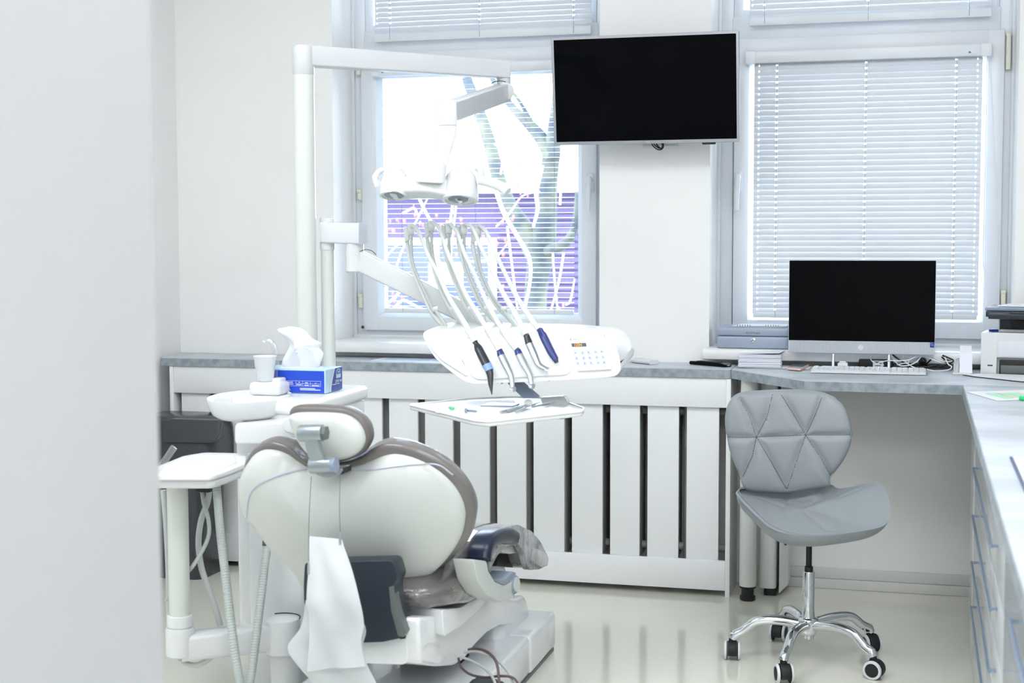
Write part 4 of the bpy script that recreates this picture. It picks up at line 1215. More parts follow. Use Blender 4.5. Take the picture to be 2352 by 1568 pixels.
MB().prism(fillet([(-1.3293, 3.8650, 1.4356), (-1.2517, 3.8650, 1.4344), (-1.2570, 3.8650, 1.3790), (-1.3285, 3.8650, 1.3834)], 0.006, 3), (0, 0.045, 0.0), 0.004).build('yoke', 'unit_white', ol)
for p, r, sl in (((-1.3910, 3.8620, 1.3411), 0.0275, 0), ((-1.2201, 3.9050, 1.3292), 0.0275, 1)):
    L_ = MB().lathe([(0.001, 0.0012), (r * 0.9, 0.0008), (r, 0.0), (r, -0.01), (0.001, -0.01)], 32, V(p) - AX * 0.0065, (0.06, -0.34, -1.0))
    lo_ = L_.build('lens', 'lens_grey', ol)
    if sl:
        MB().obox(V(p) - AX * 0.0055 + V((0.004, -0.001, 0)) , (0.008, 0.050, 0.002), Matrix.Rotation(0.33, 3, 'X') @ Matrix.Rotation(0.45, 3, 'Z')).build('lens_bar', 'white_plastic', lo_)
MB().rtube([(-1.1673, 3.9300, 1.3895), (-1.1398, 3.9300, 1.3832), (-1.1022, 3.9200, 1.3706), (-1.0811, 3.9150, 1.3548)], 0.012, 0.0135, 0.45, 5).build('handle', 'white_plastic', ol, smooth=60)
MB().tube([(-1.1667, 3.9450, 1.3924), (-1.1666, 3.9450, 1.4152), (-1.1766, 3.9450, 1.4249)], 0.011, 12, 5).build('handle_root', 'white_plastic', ol)
MB().rtube([(-1.4323, 3.8900, 1.4215), (-1.4486, 3.8850, 1.4095), (-1.4520, 3.8800, 1.3926), (-1.4445, 3.8800, 1.3733)], 0.009, 0.008, 0.45, 5).build('handle', 'white_plastic', ol, smooth=60)
text('FARO', 0.007, (-1.1785, 3.8750, 1.3158), (1, 0.1, 0), (0, 0.3, 1), 'grey_print', 'lettering', ol, 0.0002) if False else None

# ------------------------------------------------------------------ instrument unit on its arm
iu = thing('instrument_unit', 'white instrument unit with keypad and five hose arms, over the chair', 'instrument unit', (-1.05, 3.95, 0.85))
P2 = (-1.6645, 4.045)
MB().lathe([(0.0200, 0.803), (0.0200, 1.20)], 30, (P2[0], P2[1], 0)).build('pole', 'cream_pole', iu)
MB().lathe([(0.0212, 1.196), (0.0218, 1.198), (0.0218, 1.287), (0.019, 1.289), (0.001, 1.290)], 30, (P2[0], P2[1], 0)).build('pole_sleeve', 'white_plastic', iu, smooth=35)
Q0, Q1 = V((-1.6738, 4.0450, 1.2465)), V((-1.5434, 4.0200, 1.2435))
MB().rtube([Q0, Q0.lerp(Q1, 0.5), Q1], 0.024, 0.0305, 0.12, 1).build('swing_arm', 'gloss_white', iu, smooth=35)
FB = MB().rtube([Q0.lerp(Q1, 0.18) , Q0.lerp(Q1, 0.6), Q1 + V((0.001, 0, 0))], 0.0262, 0.0322, 0.16, 3)
FB.v = [p + V((0, 0.0012 * math.sin(170 * p.x + 90 * p.z), 0.0012 * math.sin(210 * p.x))) for p in FB.v]
FB.build('arm_film', 'film', iu, smooth=60, label='clear film wrapped round the arm')
KN = V((-1.5736, 4.0300, 1.1705))
MB().lathe([(0.023, -0.040), (0.0262, -0.036), (0.0268, 0.03), (0.0262, 0.044)], 30, KN).build('knuckle', 'white_plastic', iu, smooth=35)
B0, B1 = V((-1.5581, 4.0350, 1.1642)), V((-1.2418, 4.1300, 0.9969))
MB().cyl(B0 + V((0.004, -0.020, 0)), B0 + V((-0.004, 0.020, 0)), 0.027, 32, 0.004).build('arm_joint', 'white_plastic', iu, smooth=35)
MB().tube([(-1.5470, 4.0000, 1.1923), (-1.5282, 4.0000, 1.1973), (-1.5096, 4.0000, 1.1936), (-1.4965, 4.0000, 1.1824)], 0.001, 6, 5).build('joint_seam_shade', 'rubber', iu)
MB().rtube([B0, B0.lerp(B1, 0.5), B1], 0.026, 0.0295, 0.12, 1).build('balance_arm', 'white_plastic', iu, smooth=35)
MB().cyl(V((-1.2392, 4.1300, 0.9906)) + V((0, 0, -0.08)), V((-1.2391, 4.1300, 1.0096)), 0.034, 30, 0.004).build('head_swivel', 'white_plastic', iu, smooth=35)
FY = 3.86
EYE = V((0, 0, 1.24))
def lean(q):
    # the front of the unit leans back: its lower edge stands nearer the patient
    y2 = q.y - 0.42 * max(0.0, 0.968 - q.z) * max(0.0, min(1.0, (4.05 - q.y) / 0.17))
    return EYE + (q - EYE) * (y2 / q.y)
def leaned(mb):
    mb.v = [lean(V(q)) for q in mb.v]
    return mb
body = [(-1.3124, 3.8600, 0.9653), (-1.3009, 3.8600, 0.9775), (-1.2156, 3.8600, 0.9799), (-1.0501, 3.8600, 0.9787), (-0.9048, 3.8600, 0.9773), (-0.8190, 3.8600, 0.9715), (-0.7882, 3.8600, 0.9615), (-0.7682, 3.8600, 0.9409), (-0.7575, 3.8600, 0.9040), (-0.7551, 3.8600, 0.8784), (-0.7668, 3.8600, 0.8631), (-0.7928, 3.8600, 0.8578), (-0.9773, 3.8600, 0.8430), (-1.1591, 3.8600, 0.8316), (-1.1864, 3.8600, 0.8357), (-1.2338, 3.8600, 0.8658), (-1.2738, 3.8600, 0.8986), (-1.2937, 3.8600, 0.9271)]
hb = MB().prism(fillet(body, 0.026, 5), (0, 0.20, 0.0), 0.024, 5)
fz = (-1.0788, 4.0600, 0.9841)[2] - (-1.0257, 3.8600, 0.9790)[2]
hb.v = [p + V((0, 0, max(0, (p.y - 3.875)) / 0.2 * 0.010 if p.z > 0.9 else max(0, (p.y - 3.87)) / 0.2 * 0.03)) for p in hb.v]
leaned(hb).build('head', 'unit_white', iu, smooth=35)
pl2 = [(-1.2082, 3.8520, 0.9567), (-0.9872, 3.8520, 0.9672), (-0.9102, 3.8520, 0.9672), (-0.8886, 3.8520, 0.8740), (-0.9030, 3.8520, 0.8631), (-0.9753, 3.8520, 0.8580), (-1.1492, 3.8520, 0.8445), (-1.1665, 3.8520, 0.8513), (-1.2183, 3.8520, 0.9350)]
leaned(MB().prism(fillet(pl2, 0.014, 4), (0, 0.012, 0.0), 0.005, 3)).build('front_cover', 'unit_white', iu, smooth=40)
sk_ = [(-1.3031, 3.8510, 0.9612), (-1.2203, 3.8510, 0.9601), (-1.1774, 3.8510, 0.8511), (-1.2558, 3.8510, 0.8973), (-1.2832, 3.8510, 0.9280)]
leaned(MB().prism(fillet(sk_, 0.012, 4), (0, 0.012, 0), 0.004)).build('side_cover', 'unit_white', iu, smooth=40)
kp = [(-0.8991, 3.8510, 0.9709), (-0.8006, 3.8510, 0.9759), (-0.7780, 3.8510, 0.8811), (-0.8729, 3.8510, 0.8744)]
kpo = leaned(MB().prism(fillet(kp, 0.004, 3), (0, 0.012, 0), 0.001)).build('keypad', 'keypad_face', iu)
leaned(MB().prism([(-0.8965, 3.8500, 0.9669), (-0.8051, 3.8500, 0.9718), (-0.8045, 3.8500, 0.9695), (-0.8959, 3.8500, 0.9646)], (0, 0.002, 0))).build('label_strip', 'grey_print', kpo, smooth=0)
dp = leaned(MB().prism([(-0.8881, 3.8495, 0.9484), (-0.8482, 3.8495, 0.9508), (-0.8458, 3.8495, 0.9416), (-0.8857, 3.8495, 0.9397)], (0, 0.002, 0))).build('display', 'led_black', iu, smooth=0)
text('1234', 0.0098, lean(V((-0.8694, 3.8488, 0.9447))), (1, 0, 0.02), (-0.12, 0.42, 1), 'led_orange', 'digits', dp, 0.0001, sx=1.1)
km = MB()
key0 = None
for p in ((-0.8764, 3.8495, 0.9234), (-0.8568, 3.8495, 0.9248), (-0.8402, 3.8495, 0.9256), (-0.8214, 3.8495, 0.9272), (-0.8048, 3.8495, 0.9283),
          (-0.8730, 3.8495, 0.9095), (-0.8536, 3.8495, 0.9108), (-0.8372, 3.8495, 0.9115), (-0.8181, 3.8495, 0.9130), (-0.8014, 3.8495, 0.9140),
          (-0.8696, 3.8495, 0.8956), (-0.8504, 3.8495, 0.8966), (-0.8335, 3.8495, 0.8975), (-0.8146, 3.8495, 0.8987), (-0.7983, 3.8495, 0.8999)):
    p = lean(V(p))
    if key0 is None:
        k = MB()
        k.prism([(p[0] - 0.0065, p[1] + 0.00185, p[2] + 0.0044), (p[0] + 0.0038, p[1] + 0.00195, p[2] + 0.0047), (p[0] + 0.0065, p[1] - 0.00185, p[2] - 0.0044), (p[0] - 0.0038, p[1] - 0.00195, p[2] - 0.0047)], (0, 0.002, 0), 0.0005, 1)
        key0 = k.build('key', 'key_blue', iu)
        kd = V(key0.location) + ORG[iu] - V(p)
    else:
        place(key0.data, 'key', V(p) + kd, iu)
    km.add([(p[0] - 0.0012, p[1] - 0.0015, p[2] - 0.002), (p[0] + 0.0022, p[1] - 0.0015, p[2] - 0.002), (p[0] + 0.001, p[1] + 0.0000, p[2] + 0.0015), (p[0] - 0.002, p[1] + 0.0002, p[2] + 0.002)], [(0, 1, 2, 3)])
km.build('key_symbols', 'key_mark', kpo, smooth=0)
gm = MB()
for a, b in (((1316, 776.5), (1327, 779)), ((1354, 789), (1358, 795)), ((1365, 787.5), (1373, 794.5)), ((1378, 786), (1382, 794))):
    pass
for p, w_, h_ in (((-0.8762, 3.8497, 0.9614), 0.007, 0.0022), ((-0.8357, 3.8497, 0.9446), 0.004, 0.003), ((-0.8215, 3.8497, 0.9460), 0.006, 0.004), ((-0.8074, 3.8497, 0.9474), 0.0045, 0.004)):
    gm.add([(p[0] - w_, p[1], p[2] - h_), (p[0] + w_, p[1], p[2] - h_), (p[0] + w_, p[1], p[2] + h_), (p[0] - w_, p[1], p[2] + h_)], [(0, 1, 2, 3)])
leaned(gm).build('grey_marks', 'grey_print', kpo, smooth=0)
leaned(MB().add([(-0.8917, 3.8497, 0.9618), (-0.8881, 3.8497, 0.9618), (-0.8875, 3.8497, 0.9566), (-0.8911, 3.8497, 0.9565)], [(0, 1, 2, 3)])).build('logo_mark', 'blue_grey', kpo, smooth=0)
leaned(MB().add([(-0.8298, 3.8497, 0.9639), (-0.8097, 3.8497, 0.9654), (-0.8091, 3.8497, 0.9607), (-0.8292, 3.8497, 0.9593)], [(0, 1, 2, 3)])).build('brand_mark', 'pale_print', kpo, smooth=0)

WHIPS = [
 [(-1.2756, 4.0300, 0.9671), (-1.3108, 4.0300, 0.9866), (-1.3420, 4.0300, 1.0237), (-1.3679, 4.0300, 1.0772), (-1.3899, 4.0300, 1.1258), (-1.4041, 4.0300, 1.1708), (-1.4117, 4.0300, 1.2132), (-1.4101, 4.0300, 1.2381)],
 [(-1.2171, 4.0300, 0.9679), (-1.2520, 4.0300, 0.9923), (-1.2792, 4.0300, 1.0244), (-1.3076, 4.0300, 1.0752), (-1.3268, 4.0300, 1.1274), (-1.3434, 4.0300, 1.1895), (-1.3523, 4.0300, 1.2305), (-1.3495, 4.0300, 1.2529)],
 [(-1.1642, 4.0300, 0.9674), (-1.1976, 4.0300, 0.9930), (-1.2285, 4.0300, 1.0249), (-1.2503, 4.0300, 1.0644), (-1.2696, 4.0300, 1.1078), (-1.2900, 4.0300, 1.1623), (-1.3040, 4.0300, 1.2230), (-1.2999, 4.0300, 1.2465)],
 [(-1.1142, 4.0300, 0.9682), (-1.1474, 4.0300, 0.9937), (-1.1807, 4.0300, 1.0254), (-1.2024, 4.0300, 1.0586), (-1.2229, 4.0300, 1.1055), (-1.2446, 4.0300, 1.1624), (-1.2585, 4.0300, 1.2192), (-1.2558, 4.0300, 1.2439)],
 [(-1.0658, 4.0300, 0.9676), (-1.0962, 4.0300, 0.9918), (-1.1268, 4.0300, 1.0211), (-1.1523, 4.0300, 1.0480), (-1.1778, 4.0300, 1.0897), (-1.2020, 4.0300, 1.1513), (-1.2159, 4.0300, 1.2105), (-1.2132, 4.0300, 1.2376)]]
PUL = [(-1.3986, 4.0200, 1.2518), (-1.3369, 4.0200, 1.2639), (-1.2862, 4.0200, 1.2563), (-1.2410, 4.0200, 1.2537), (-1.1985, 4.0200, 1.2499)]
PEGS = [(-1.3226, 4.0150, 1.0284), (-1.2705, 4.0150, 1.0290), (-1.2187, 4.0150, 1.0307), (-1.1711, 4.0150, 1.0324), (-1.1213, 4.0150, 1.0305)]
for i in range(5):
    pts = [V(p) for p in WHIPS[i]]
    w = MB().tube(pts, [0.0115, 0.0105, 0.0095, 0.0085, 0.0075, 0.007], 12, 6, flat=(0.8, 1.0))
    wo = w.build('hose_arm', 'hose_white', iu, smooth=60)
    p = V(PUL[i])
    pu = MB().cyl(p + V((-0.008, -0.004, 0)), p + V((0.010, 0.004, 0)), 0.0165, 22, 0.003)
    pu.build('pulley', 'white_plastic', wo, smooth=40)
    MB().prism(fillet([p + V((-0.020, -0.003, 0.012)), p + V((-0.010, -0.003, 0.008)), p + V((-0.004, -0.003, -0.026)), p + V((-0.018, -0.003, -0.036))], 0.003, 2), (0, 0.012, 0), 0.001).build('pulley_bracket', 'hose_white', wo)
    g = V(PEGS[i])
    pg = MB().cyl(g + V((-0.006, 0, 0)), g + V((0.010, -0.004, 0.002)), 0.0065, 12, 0.001)
    pg.build('peg', 'hose_white', wo)
    # hose running back down beside the arm to the peg and into the head
    back = [p + V((0.004, -0.006, -0.012))]
    for q in reversed(pts[2:6]):
        back.append(q + V((0.010, -0.012, 0.0)))
    back += [g + V((0.002, -0.006, -0.006)), g + V((0.036, -0.03, -0.040)), g + V((0.072, -0.08, -0.062)), g + V((0.092, -0.12, -0.080))]
    MB().tube(back, 0.0048, 8, 5).build('return_hose', 'hose_grey', wo)

# tray under the unit
TZ = 0.772
tro = [(-1.3451, 3.8329, 0.7720), (-1.0734, 3.5464, 0.7720), (-1.0286, 3.5219, 0.7720), (-0.8441, 3.7915, 0.7720), (-0.8565, 3.8690, 0.7720), (-0.9900, 4.0869, 0.7720), (-1.1137, 4.0916, 0.7720), (-1.2224, 4.0185, 0.7720)]
trp = fillet([(p[0], p[1], TZ - 0.012) for p in tro], 0.02, 4)
MB().prism(trp, (0, 0, 0.012), 0.004, 2).build('tray', 'unit_white', iu, smooth=40)
tin = sum((V(p) for p in trp), V()) / len(trp)
rimt = MB()
rimt.tube([V((p.x, p.y, TZ + 0.001)) for p in trp], 0.0028, 8, 1, closed=True)
rimt.build('tray_rim', 'unit_white', iu)
tp = MB().prism([(-1.0883, 3.9300, 0.8288), (-1.0496, 3.9300, 0.8321), (-0.9811, 3.8600, 0.7979), (-1.0261, 3.8600, 0.7968)], (0.0, 0.02, 0.004), 0.002)
tp.build('tray_bracket', 'blue_grey', iu)
MB().box(-1.14, -1.05, 3.84, 3.92, TZ - 0.002, TZ + 0.004, 0.002).build('tray_mount', 'blue_grey', iu)
MB().prism(fillet([(-1.0027, 3.9600, 0.7890), (-0.9345, 3.9600, 0.7944), (-0.9234, 3.9600, 0.7754), (-0.9070, 3.9000, 0.7432), (-0.9265, 3.9000, 0.7355), (-0.9692, 3.9000, 0.7449)], 0.006, 3), (0, 0.03, 0), 0.004).build('tray_handle', 'white_plastic', iu)
for p in ((-1.1005, 3.9200, 0.8282), (-0.9667, 3.9200, 0.8386)):
    MB().cyl(p, (p[0], p[1], p[2] + 0.008), 0.003, 10).build('screw', 'slate_side', iu)

# ------------------------------------------------------------------ handpieces, each with its hose
def handpiece(label, hose, parts, up=(0, -1, 0)):
    p0 = V(parts[0][0][0])
    t = thing('dental_handpiece', label, 'handpiece', p0)
    hm_ = MB().tube(hose, [0.0056, 0.0056, 0.0062, 0.0074, 0.0086], 10, 6)
    hm_.v = [lean(q) for q in hm_.v]
    hm_.build('hose', 'hose_white', t, smooth=60)
    for pts, rad, m, nm in parts:
        pm_ = MB().tube(pts, [r_ * 1.28 for r_ in rad], 16, 5)
        pm_.v = [lean(q) for q in pm_.v]
        pm_.build(nm, m, t, smooth=60)
    return t
h1 = handpiece('black scaler handpiece with a light blue ring, first from left on the unit',
    [(-1.3920, 4.0050, 1.2678), (-1.3712, 3.9900, 1.2578), (-1.3515, 3.9850, 1.2233), (-1.3291, 3.9750, 1.1767), (-1.3012, 3.9600, 1.1367), (-1.2773, 3.9450, 1.0970), (-1.2479, 3.9200, 1.0569), (-1.1998, 3.8700, 1.0094), (-1.1672, 3.8400, 0.9712), (-1.1507, 3.8300, 0.9496)],
    [([(-1.1519, 3.8300, 0.9520), (-1.1458, 3.8300, 0.9426)], [0.0050, 0.0052], 'handpiece_black', 'collar'),
     ([(-1.1471, 3.8300, 0.9438), (-1.1410, 3.8300, 0.9321), (-1.1246, 3.8280, 0.9018), (-1.1143, 3.8260, 0.8833)], [0.0055, 0.0092, 0.0096, 0.0094], 'handpiece_black', 'grip'),
     ([(-1.1164, 3.8250, 0.8904), (-1.1085, 3.8230, 0.8742)], [0.0098, 0.0092], 'light_blue', 'ring'),
     ([(-1.1100, 3.8240, 0.8764), (-1.1058, 3.8220, 0.8602), (-1.1041, 3.8200, 0.8368), (-1.0992, 3.8150, 0.8091)], [0.0090, 0.0070, 0.0052, 0.0008], 'handpiece_black', 'tip')])
def silver(label, hose, c0, c1, mid, bend, end, colr):
    return handpiece(label, hose, [
        ([c0, c1], [0.0062, 0.0082], colr, 'collar'),
        ([c1, mid], [0.0080, 0.0076], 'brushed_steel', 'grip'),
        ([mid, bend, end], [0.0072, 0.0062, 0.0048], 'brushed_steel', 'neck'),
        ([V(end) + V((-0.004, 0.002, 0.001)), V(end) + V((0.006, -0.002, -0.001))], [0.0060, 0.0060], 'chrome', 'drill_head')])
h2 = silver('silver handpiece with a dark blue collar, second from left on the unit',
    [(-1.3254, 4.0050, 1.2761), (-1.3012, 3.9900, 1.2526), (-1.2761, 3.9750, 1.1951), (-1.2461, 3.9600, 1.1381), (-1.2107, 3.9350, 1.0784), (-1.1646, 3.8900, 1.0278), (-1.1169, 3.8450, 0.9787), (-1.0822, 3.8300, 0.9284)],
    (-1.0822, 3.8300, 0.9284), (-1.0774, 3.8300, 0.9155), (-1.0605, 3.8260, 0.8844), (-1.0474, 3.8220, 0.8580), (-1.0419, 3.8150, 0.8259), 'navy')
h3 = silver('silver handpiece with a dark blue collar and dark grooved grip, middle of the five',
    [(-1.2749, 4.0050, 1.2697), (-1.2497, 3.9900, 1.2451), (-1.2249, 3.9750, 1.1890), (-1.1886, 3.9550, 1.1287), (-1.1429, 3.9100, 1.0582), (-1.0965, 3.8600, 1.0041), (-1.0617, 3.8400, 0.9610), (-1.0336, 3.8300, 0.9316)],
    (-1.0323, 3.8300, 0.9316), (-1.0275, 3.8300, 0.9188), (-1.0120, 3.8260, 0.8901), (-0.9954, 3.8220, 0.8627), (-0.9888, 3.8150, 0.8354), 'navy')
h4 = silver('slim silver handpiece with a black collar, second from the keypad',
    [(-1.2311, 4.0050, 1.2708), (-1.2036, 3.9900, 1.2571), (-1.1790, 3.9750, 1.2109), (-1.1430, 3.9550, 1.1507), (-1.0994, 3.9150, 1.0871), (-1.0450, 3.8600, 1.0236), (-1.0094, 3.8350, 0.9703)],
    (-1.0074, 3.8320, 0.9694), (-0.9997, 3.8300, 0.9486), (-0.9824, 3.8280, 0.9116), (-0.9711, 3.8260, 0.8909), (-0.9478, 3.8240, 0.8787), 'handpiece_black')
h5 = handpiece('plain dark blue pen-shaped handpiece, nearest the keypad',
    [(-1.1889, 4.0050, 1.2645), (-1.1654, 3.9900, 1.2473), (-1.1360, 3.9750, 1.1951), (-1.0952, 3.9450, 1.1270), (-1.0459, 3.9000, 1.0595), (-0.9963, 3.8500, 1.0083), (-0.9732, 3.8350, 0.9849)],
    [([(-0.9703, 3.8330, 0.9874), (-0.9640, 3.8320, 0.9735)], [0.0058, 0.0075], 'navy', 'collar'),
     ([(-0.9640, 3.8320, 0.9747), (-0.9551, 3.8300, 0.9586), (-0.9379, 3.8280, 0.9264), (-0.9243, 3.8260, 0.9058)], [0.0078, 0.0086, 0.0082, 0.0066], 'navy', 'grip'),
     ([(-0.9267, 3.8260, 0.9093), (-0.9217, 3.8250, 0.8978)], [0.0064, 0.0040], 'dark_slate', 'tip')])

# ------------------------------------------------------------------ things on the tray
tpo = [(-1.2176, 3.6866, 0.7735), (-1.0526, 3.6124, 0.7735), (-0.9850, 3.7049, 0.7735), (-1.0924, 4.0136, 0.7735), (-1.1938, 3.9663, 0.7735), (-1.2275, 3.8699, 0.7735)]
tpm = MB().prism([(p[0], p[1], 0.7722) for p in tpo], (0, 0, 0.0008))
tag(tpm.build('tray_liner', 'paper', smooth=0), 'white paper liner lying on the instrument tray', 'liner')
sy = thing('syringe', 'clear syringe with a yellow-green tip lying on the instrument tray', 'syringe', (-1.1503, 3.7215, 0.7760))
MB().tube([(-1.1837, 3.7318, 0.7785), (-1.1385, 3.7028, 0.7785)], 0.0055, 12, 1).build('barrel', 'clear_plastic', sy)
MB().tube([(-1.1976, 3.7488, 0.7785), (-1.1826, 3.7321, 0.7785)], 0.0042, 10, 1).build('tip', 'marker_green', sy)
MB().tube([(-1.1385, 3.7028, 0.7785), (-1.1063, 3.6909, 0.7785)], 0.003, 10, 1).build('plunger', 'blue_grey', sy)
MB().obox((-1.1361, 3.6948, 0.7795), (0.006, 0.022, 0.012), 0.3, 0.002).build('flange', 'blue_grey', sy)
def tool(name, label, a, b, r, cat, m='brushed_steel', endr=None):
    t = thing(name, label, cat, a)
    a, b = V(a), V(b)
    MB().tube([a, a.lerp(b, 0.5), b], r, 10, 3).build('handle', m, t)
    MB().tube([b, b + (b - a).normalized() * 0.03 + V((0, 0, 0.002))], [r * 0.5, r * 0.2], 8, 1).build('tip', m, t)
    return t
tool('tweezers', 'steel tweezers lying nearest the front of the instrument tray', (-1.0391, 3.6879, 0.7785), (-1.0108, 3.8571, 0.7785), 0.0038, 'tweezers')
tool('dental_probe', 'steel probe lying behind the tweezers on the instrument tray', (-1.0277, 3.7103, 0.7785), (-0.9976, 3.8816, 0.7785), 0.0030, 'probe')
dm = tool('dental_mirror', 'small round mouth mirror lying on the instrument tray', (-1.0006, 3.6974, 0.7785), (-1.0039, 3.8588, 0.7785), 0.0028, 'mirror')
MB().lathe([(0.001, 0.0), (0.011, 0.0), (0.0115, 0.002), (0.010, 0.003), (0.001, 0.0025)], 20, V((-1.0080, 3.8510, 0.7840)), (0.2, -0.8, 0.5)).build('mirror_disc', 'cream_pole', dm)
tool('dental_scaler', 'thin steel scaler lying at the back of the instrument tray', (-0.9892, 3.8207, 0.7785), (-0.9634, 3.9114, 0.7785), 0.0028, 'scaler')

# ------------------------------------------------------------------ assistant tray on a post, left
at = thing('assistant_tray', 'white assistant tray on a post with hoses, left of the chair', 'tray', (-1.80, 3.4, 0.12))
tq = [(-1.8159, 3.2443, 0.6550), (-1.7760, 3.2408, 0.6550), (-1.6556, 3.2713, 0.6550), (-1.6526, 3.3412, 0.6550), (-1.6596, 3.4705, 0.6550), (-1.7330, 3.6249, 0.6550), (-1.8500, 3.6119, 0.6550), (-1.8771, 3.5399, 0.6550), (-1.8531, 3.3332, 0.6550)]
tq = [(p[0], p[1], 0) for p in tq]
pq = fillet(tq, 0.018, 4)
MB().prism([(p.x, p.y, 0.640) for p in pq], (0, 0, 0.015), 0.005, 3).build('tray_top', 'unit_white', at, smooth=40)
cq = sum(pq, V()) / len(pq)
MB().prism([(cq.x + (p.x - cq.x) * 0.96, cq.y + (p.y - cq.y) * 0.94, 0.618) for p in pq], (0, 0, 0.0225), 0.008, 3).build('tray_body', 'white_plastic', at, smooth=40)
inner = [(cq.x + (p.x - cq.x) * 0.80, cq.y + (p.y - cq.y) * 0.72, 0.655) for p in pq]
MB().tube(inner, 0.0022, 6, 1, closed=True).build('tray_ridge', 'white_plastic', at)
AP = (-1.7989, 3.3600, 0.4453)
MB().lathe([(0.0265, 0.24), (0.0265, 0.63)], 30, (AP[0], AP[1], 0)).build('post', 'cream_pole', at)
MB().lathe([(0.0315, 0.245), (0.033, 0.247), (0.033, 0.270), (0.0315, 0.275), (0.0265, 0.276)], 32, (AP[0], AP[1], 0)).build('collar', 'white_plastic', at, smooth=35)
MB().lathe([(0.034, 0.170), (0.037, 0.173), (0.037, 0.236), (0.0345, 0.2445), (0.001, 0.245)], 32, (AP[0], AP[1], 0)).build('hub', 'white_plastic', at, smooth=35)
J = (-1.5801, 3.5000, 0.2027)
MB().rtube([(AP[0], AP[1], 0.192), (AP[0] + (J[0] - AP[0]) * 0.5, AP[1] + (J[1] - AP[1]) * 0.5, 0.196), (J[0], J[1], 0.200)], 0.032, 0.034, 0.2, 1).build('arm', 'white_plastic', at, smooth=35)
MB().lathe([(0.044, 0.155), (0.047, 0.158), (0.047, 0.236), (0.044, 0.244), (0.030, 0.2475), (0.001, 0.2485)], 36, (J[0], J[1], 0)).build('arm_joint', 'white_plastic', at, smooth=35)
MB().tube([(J[0] + 0.0475 * math.cos(q), J[1] + 0.0475 * math.sin(q), 0.2465) for q in [0.1 + 2.3 * k / 10 for k in range(11)]], 0.0016, 6, 2).build('joint_seam_shade', 'rubber', at)  # dark arc laid in for the shadow gap between joint and unit
MB().lathe([(0.040, 0.0), (0.040, 0.155)], 30, (J[0], J[1] + 0.02, 0)).build('joint_column', 'white_plastic', at)
MB().box((-1.7811, 3.4400, 0.5914)[0], (-1.7416, 3.4400, 0.5931)[0], 3.42, 3.46, (-1.7640, 3.4400, 0.5808)[2], 0.625, 0.003).build('hose_socket', 'black_plastic', at)

def ribbed(pts, r, step=0.0035):
    P = catmull(pts, 24)
    L = [0.0]
    for i in range(1, len(P)):
        L.append(L[-1] + (P[i] - P[i - 1]).length)
    n = int(L[-1] / step)
    Q = []
    k = 0
    for i in range(n + 1):
        d = L[-1] * i / n
        while k < len(L) - 2 and L[k + 1] < d:
            k += 1
        t = (d - L[k]) / max(1e-6, L[k + 1] - L[k])
        Q.append(P[k].lerp(P[k + 1], t))
    rr = [r * (1.0 if i % 2 else 0.91) for i in range(len(Q))]
    mb = MB()
    # radius per point
    rings = []
    nv = V((0, 1, 0))
    for i in range(len(Q)):
        t = (Q[min(i + 1, len(Q) - 1)] - Q[max(i - 1, 0)]).normalized()
        nv = (nv - t * nv.dot(t)).normalized()
        bv = t.cross(nv)
        rings.append([Q[i] + nv * rr[i] * math.sin(2 * PI * j / 14) + bv * rr[i] * math.cos(2 * PI * j / 14) for j in range(14)])
    return mb.loft(rings)
ribbed([(-1.7212, 3.4200, 0.6220), (-1.7074, 3.4000, 0.5654), (-1.6906, 3.3800, 0.4805), (-1.6623, 3.3500, 0.3660), (-1.6351, 3.3200, 0.2643), (-1.6117, 3.3000, 0.1721), (-1.5997, 3.3000, 0.1180), (-1.5953, 3.3100, 0.1020), (-1.5938, 3.3300, 0.1205), (-1.5984, 3.3700, 0.1867), (-1.6057, 3.4200, 0.2855), (-1.6172, 3.4800, 0.3844), (-1.6261, 3.5200, 0.4352)], 0.0112).build('suction_hose', 'rib_grey', at, smooth=30, label='thick ribbed suction hose')
MB().cyl((-1.6252, 3.5150, 0.4293), (-1.6276, 3.5300, 0.4723), 0.0135, 20, 0.002).build('hose_cuff', 'hose_cuff', at)
for nm, lab, P, r in (
    ('hose', 'thin grey hose twisting from the black socket towards the bin', [(-1.7714, 3.4400, 0.5828), (-1.7619, 3.4300, 0.5520), (-1.7453, 3.4200, 0.5150), (-1.7385, 3.4100, 0.4777), (-1.7488, 3.4000, 0.4419), (-1.7688, 3.3800, 0.4000), (-1.8019, 3.4000, 0.3710), (-1.8565, 3.4400, 0.3220), (-1.8909, 3.4600, 0.2803)], 0.0052),
    ('hose', 'thicker grey hose curving from the black socket down to the arm', [(-1.7504, 3.4400, 0.5837), (-1.7623, 3.4500, 0.5484), (-1.7754, 3.4400, 0.5041), (-1.7788, 3.4300, 0.4489), (-1.7675, 3.4200, 0.3890), (-1.7488, 3.4200, 0.3332), (-1.7339, 3.4300, 0.2804), (-1.7262, 3.4400, 0.2326)], 0.0078),
    ('hose', 'grey hose sagging in a loop below the assistant arm', [(-1.8384, 3.4000, 0.1723), (-1.8132, 3.3800, 0.1568), (-1.7860, 3.3700, 0.1458), (-1.7590, 3.3700, 0.1444), (-1.7345, 3.3800, 0.1558), (-1.7198, 3.4000, 0.1718), (-1.7197, 3.4200, 0.1811)], 0.0072),
    ('hose', 'pale hose running down behind the assistant post', [(-1.8920, 3.4600, 0.5753), (-1.8863, 3.4600, 0.4892), (-1.8825, 3.4600, 0.3737), (-1.8825, 3.4600, 0.2576), (-1.8689, 3.4400, 0.2171)], 0.0082)):
    MB().tube(P, r, 12, 7).build(nm, 'hose_grey', at, label=lab)
tt = thing('suction_tip', 'clear flat plastic tip lying on the assistant tray at the wall', 'suction tip', (-1.8488, 3.4044, 0.6600))
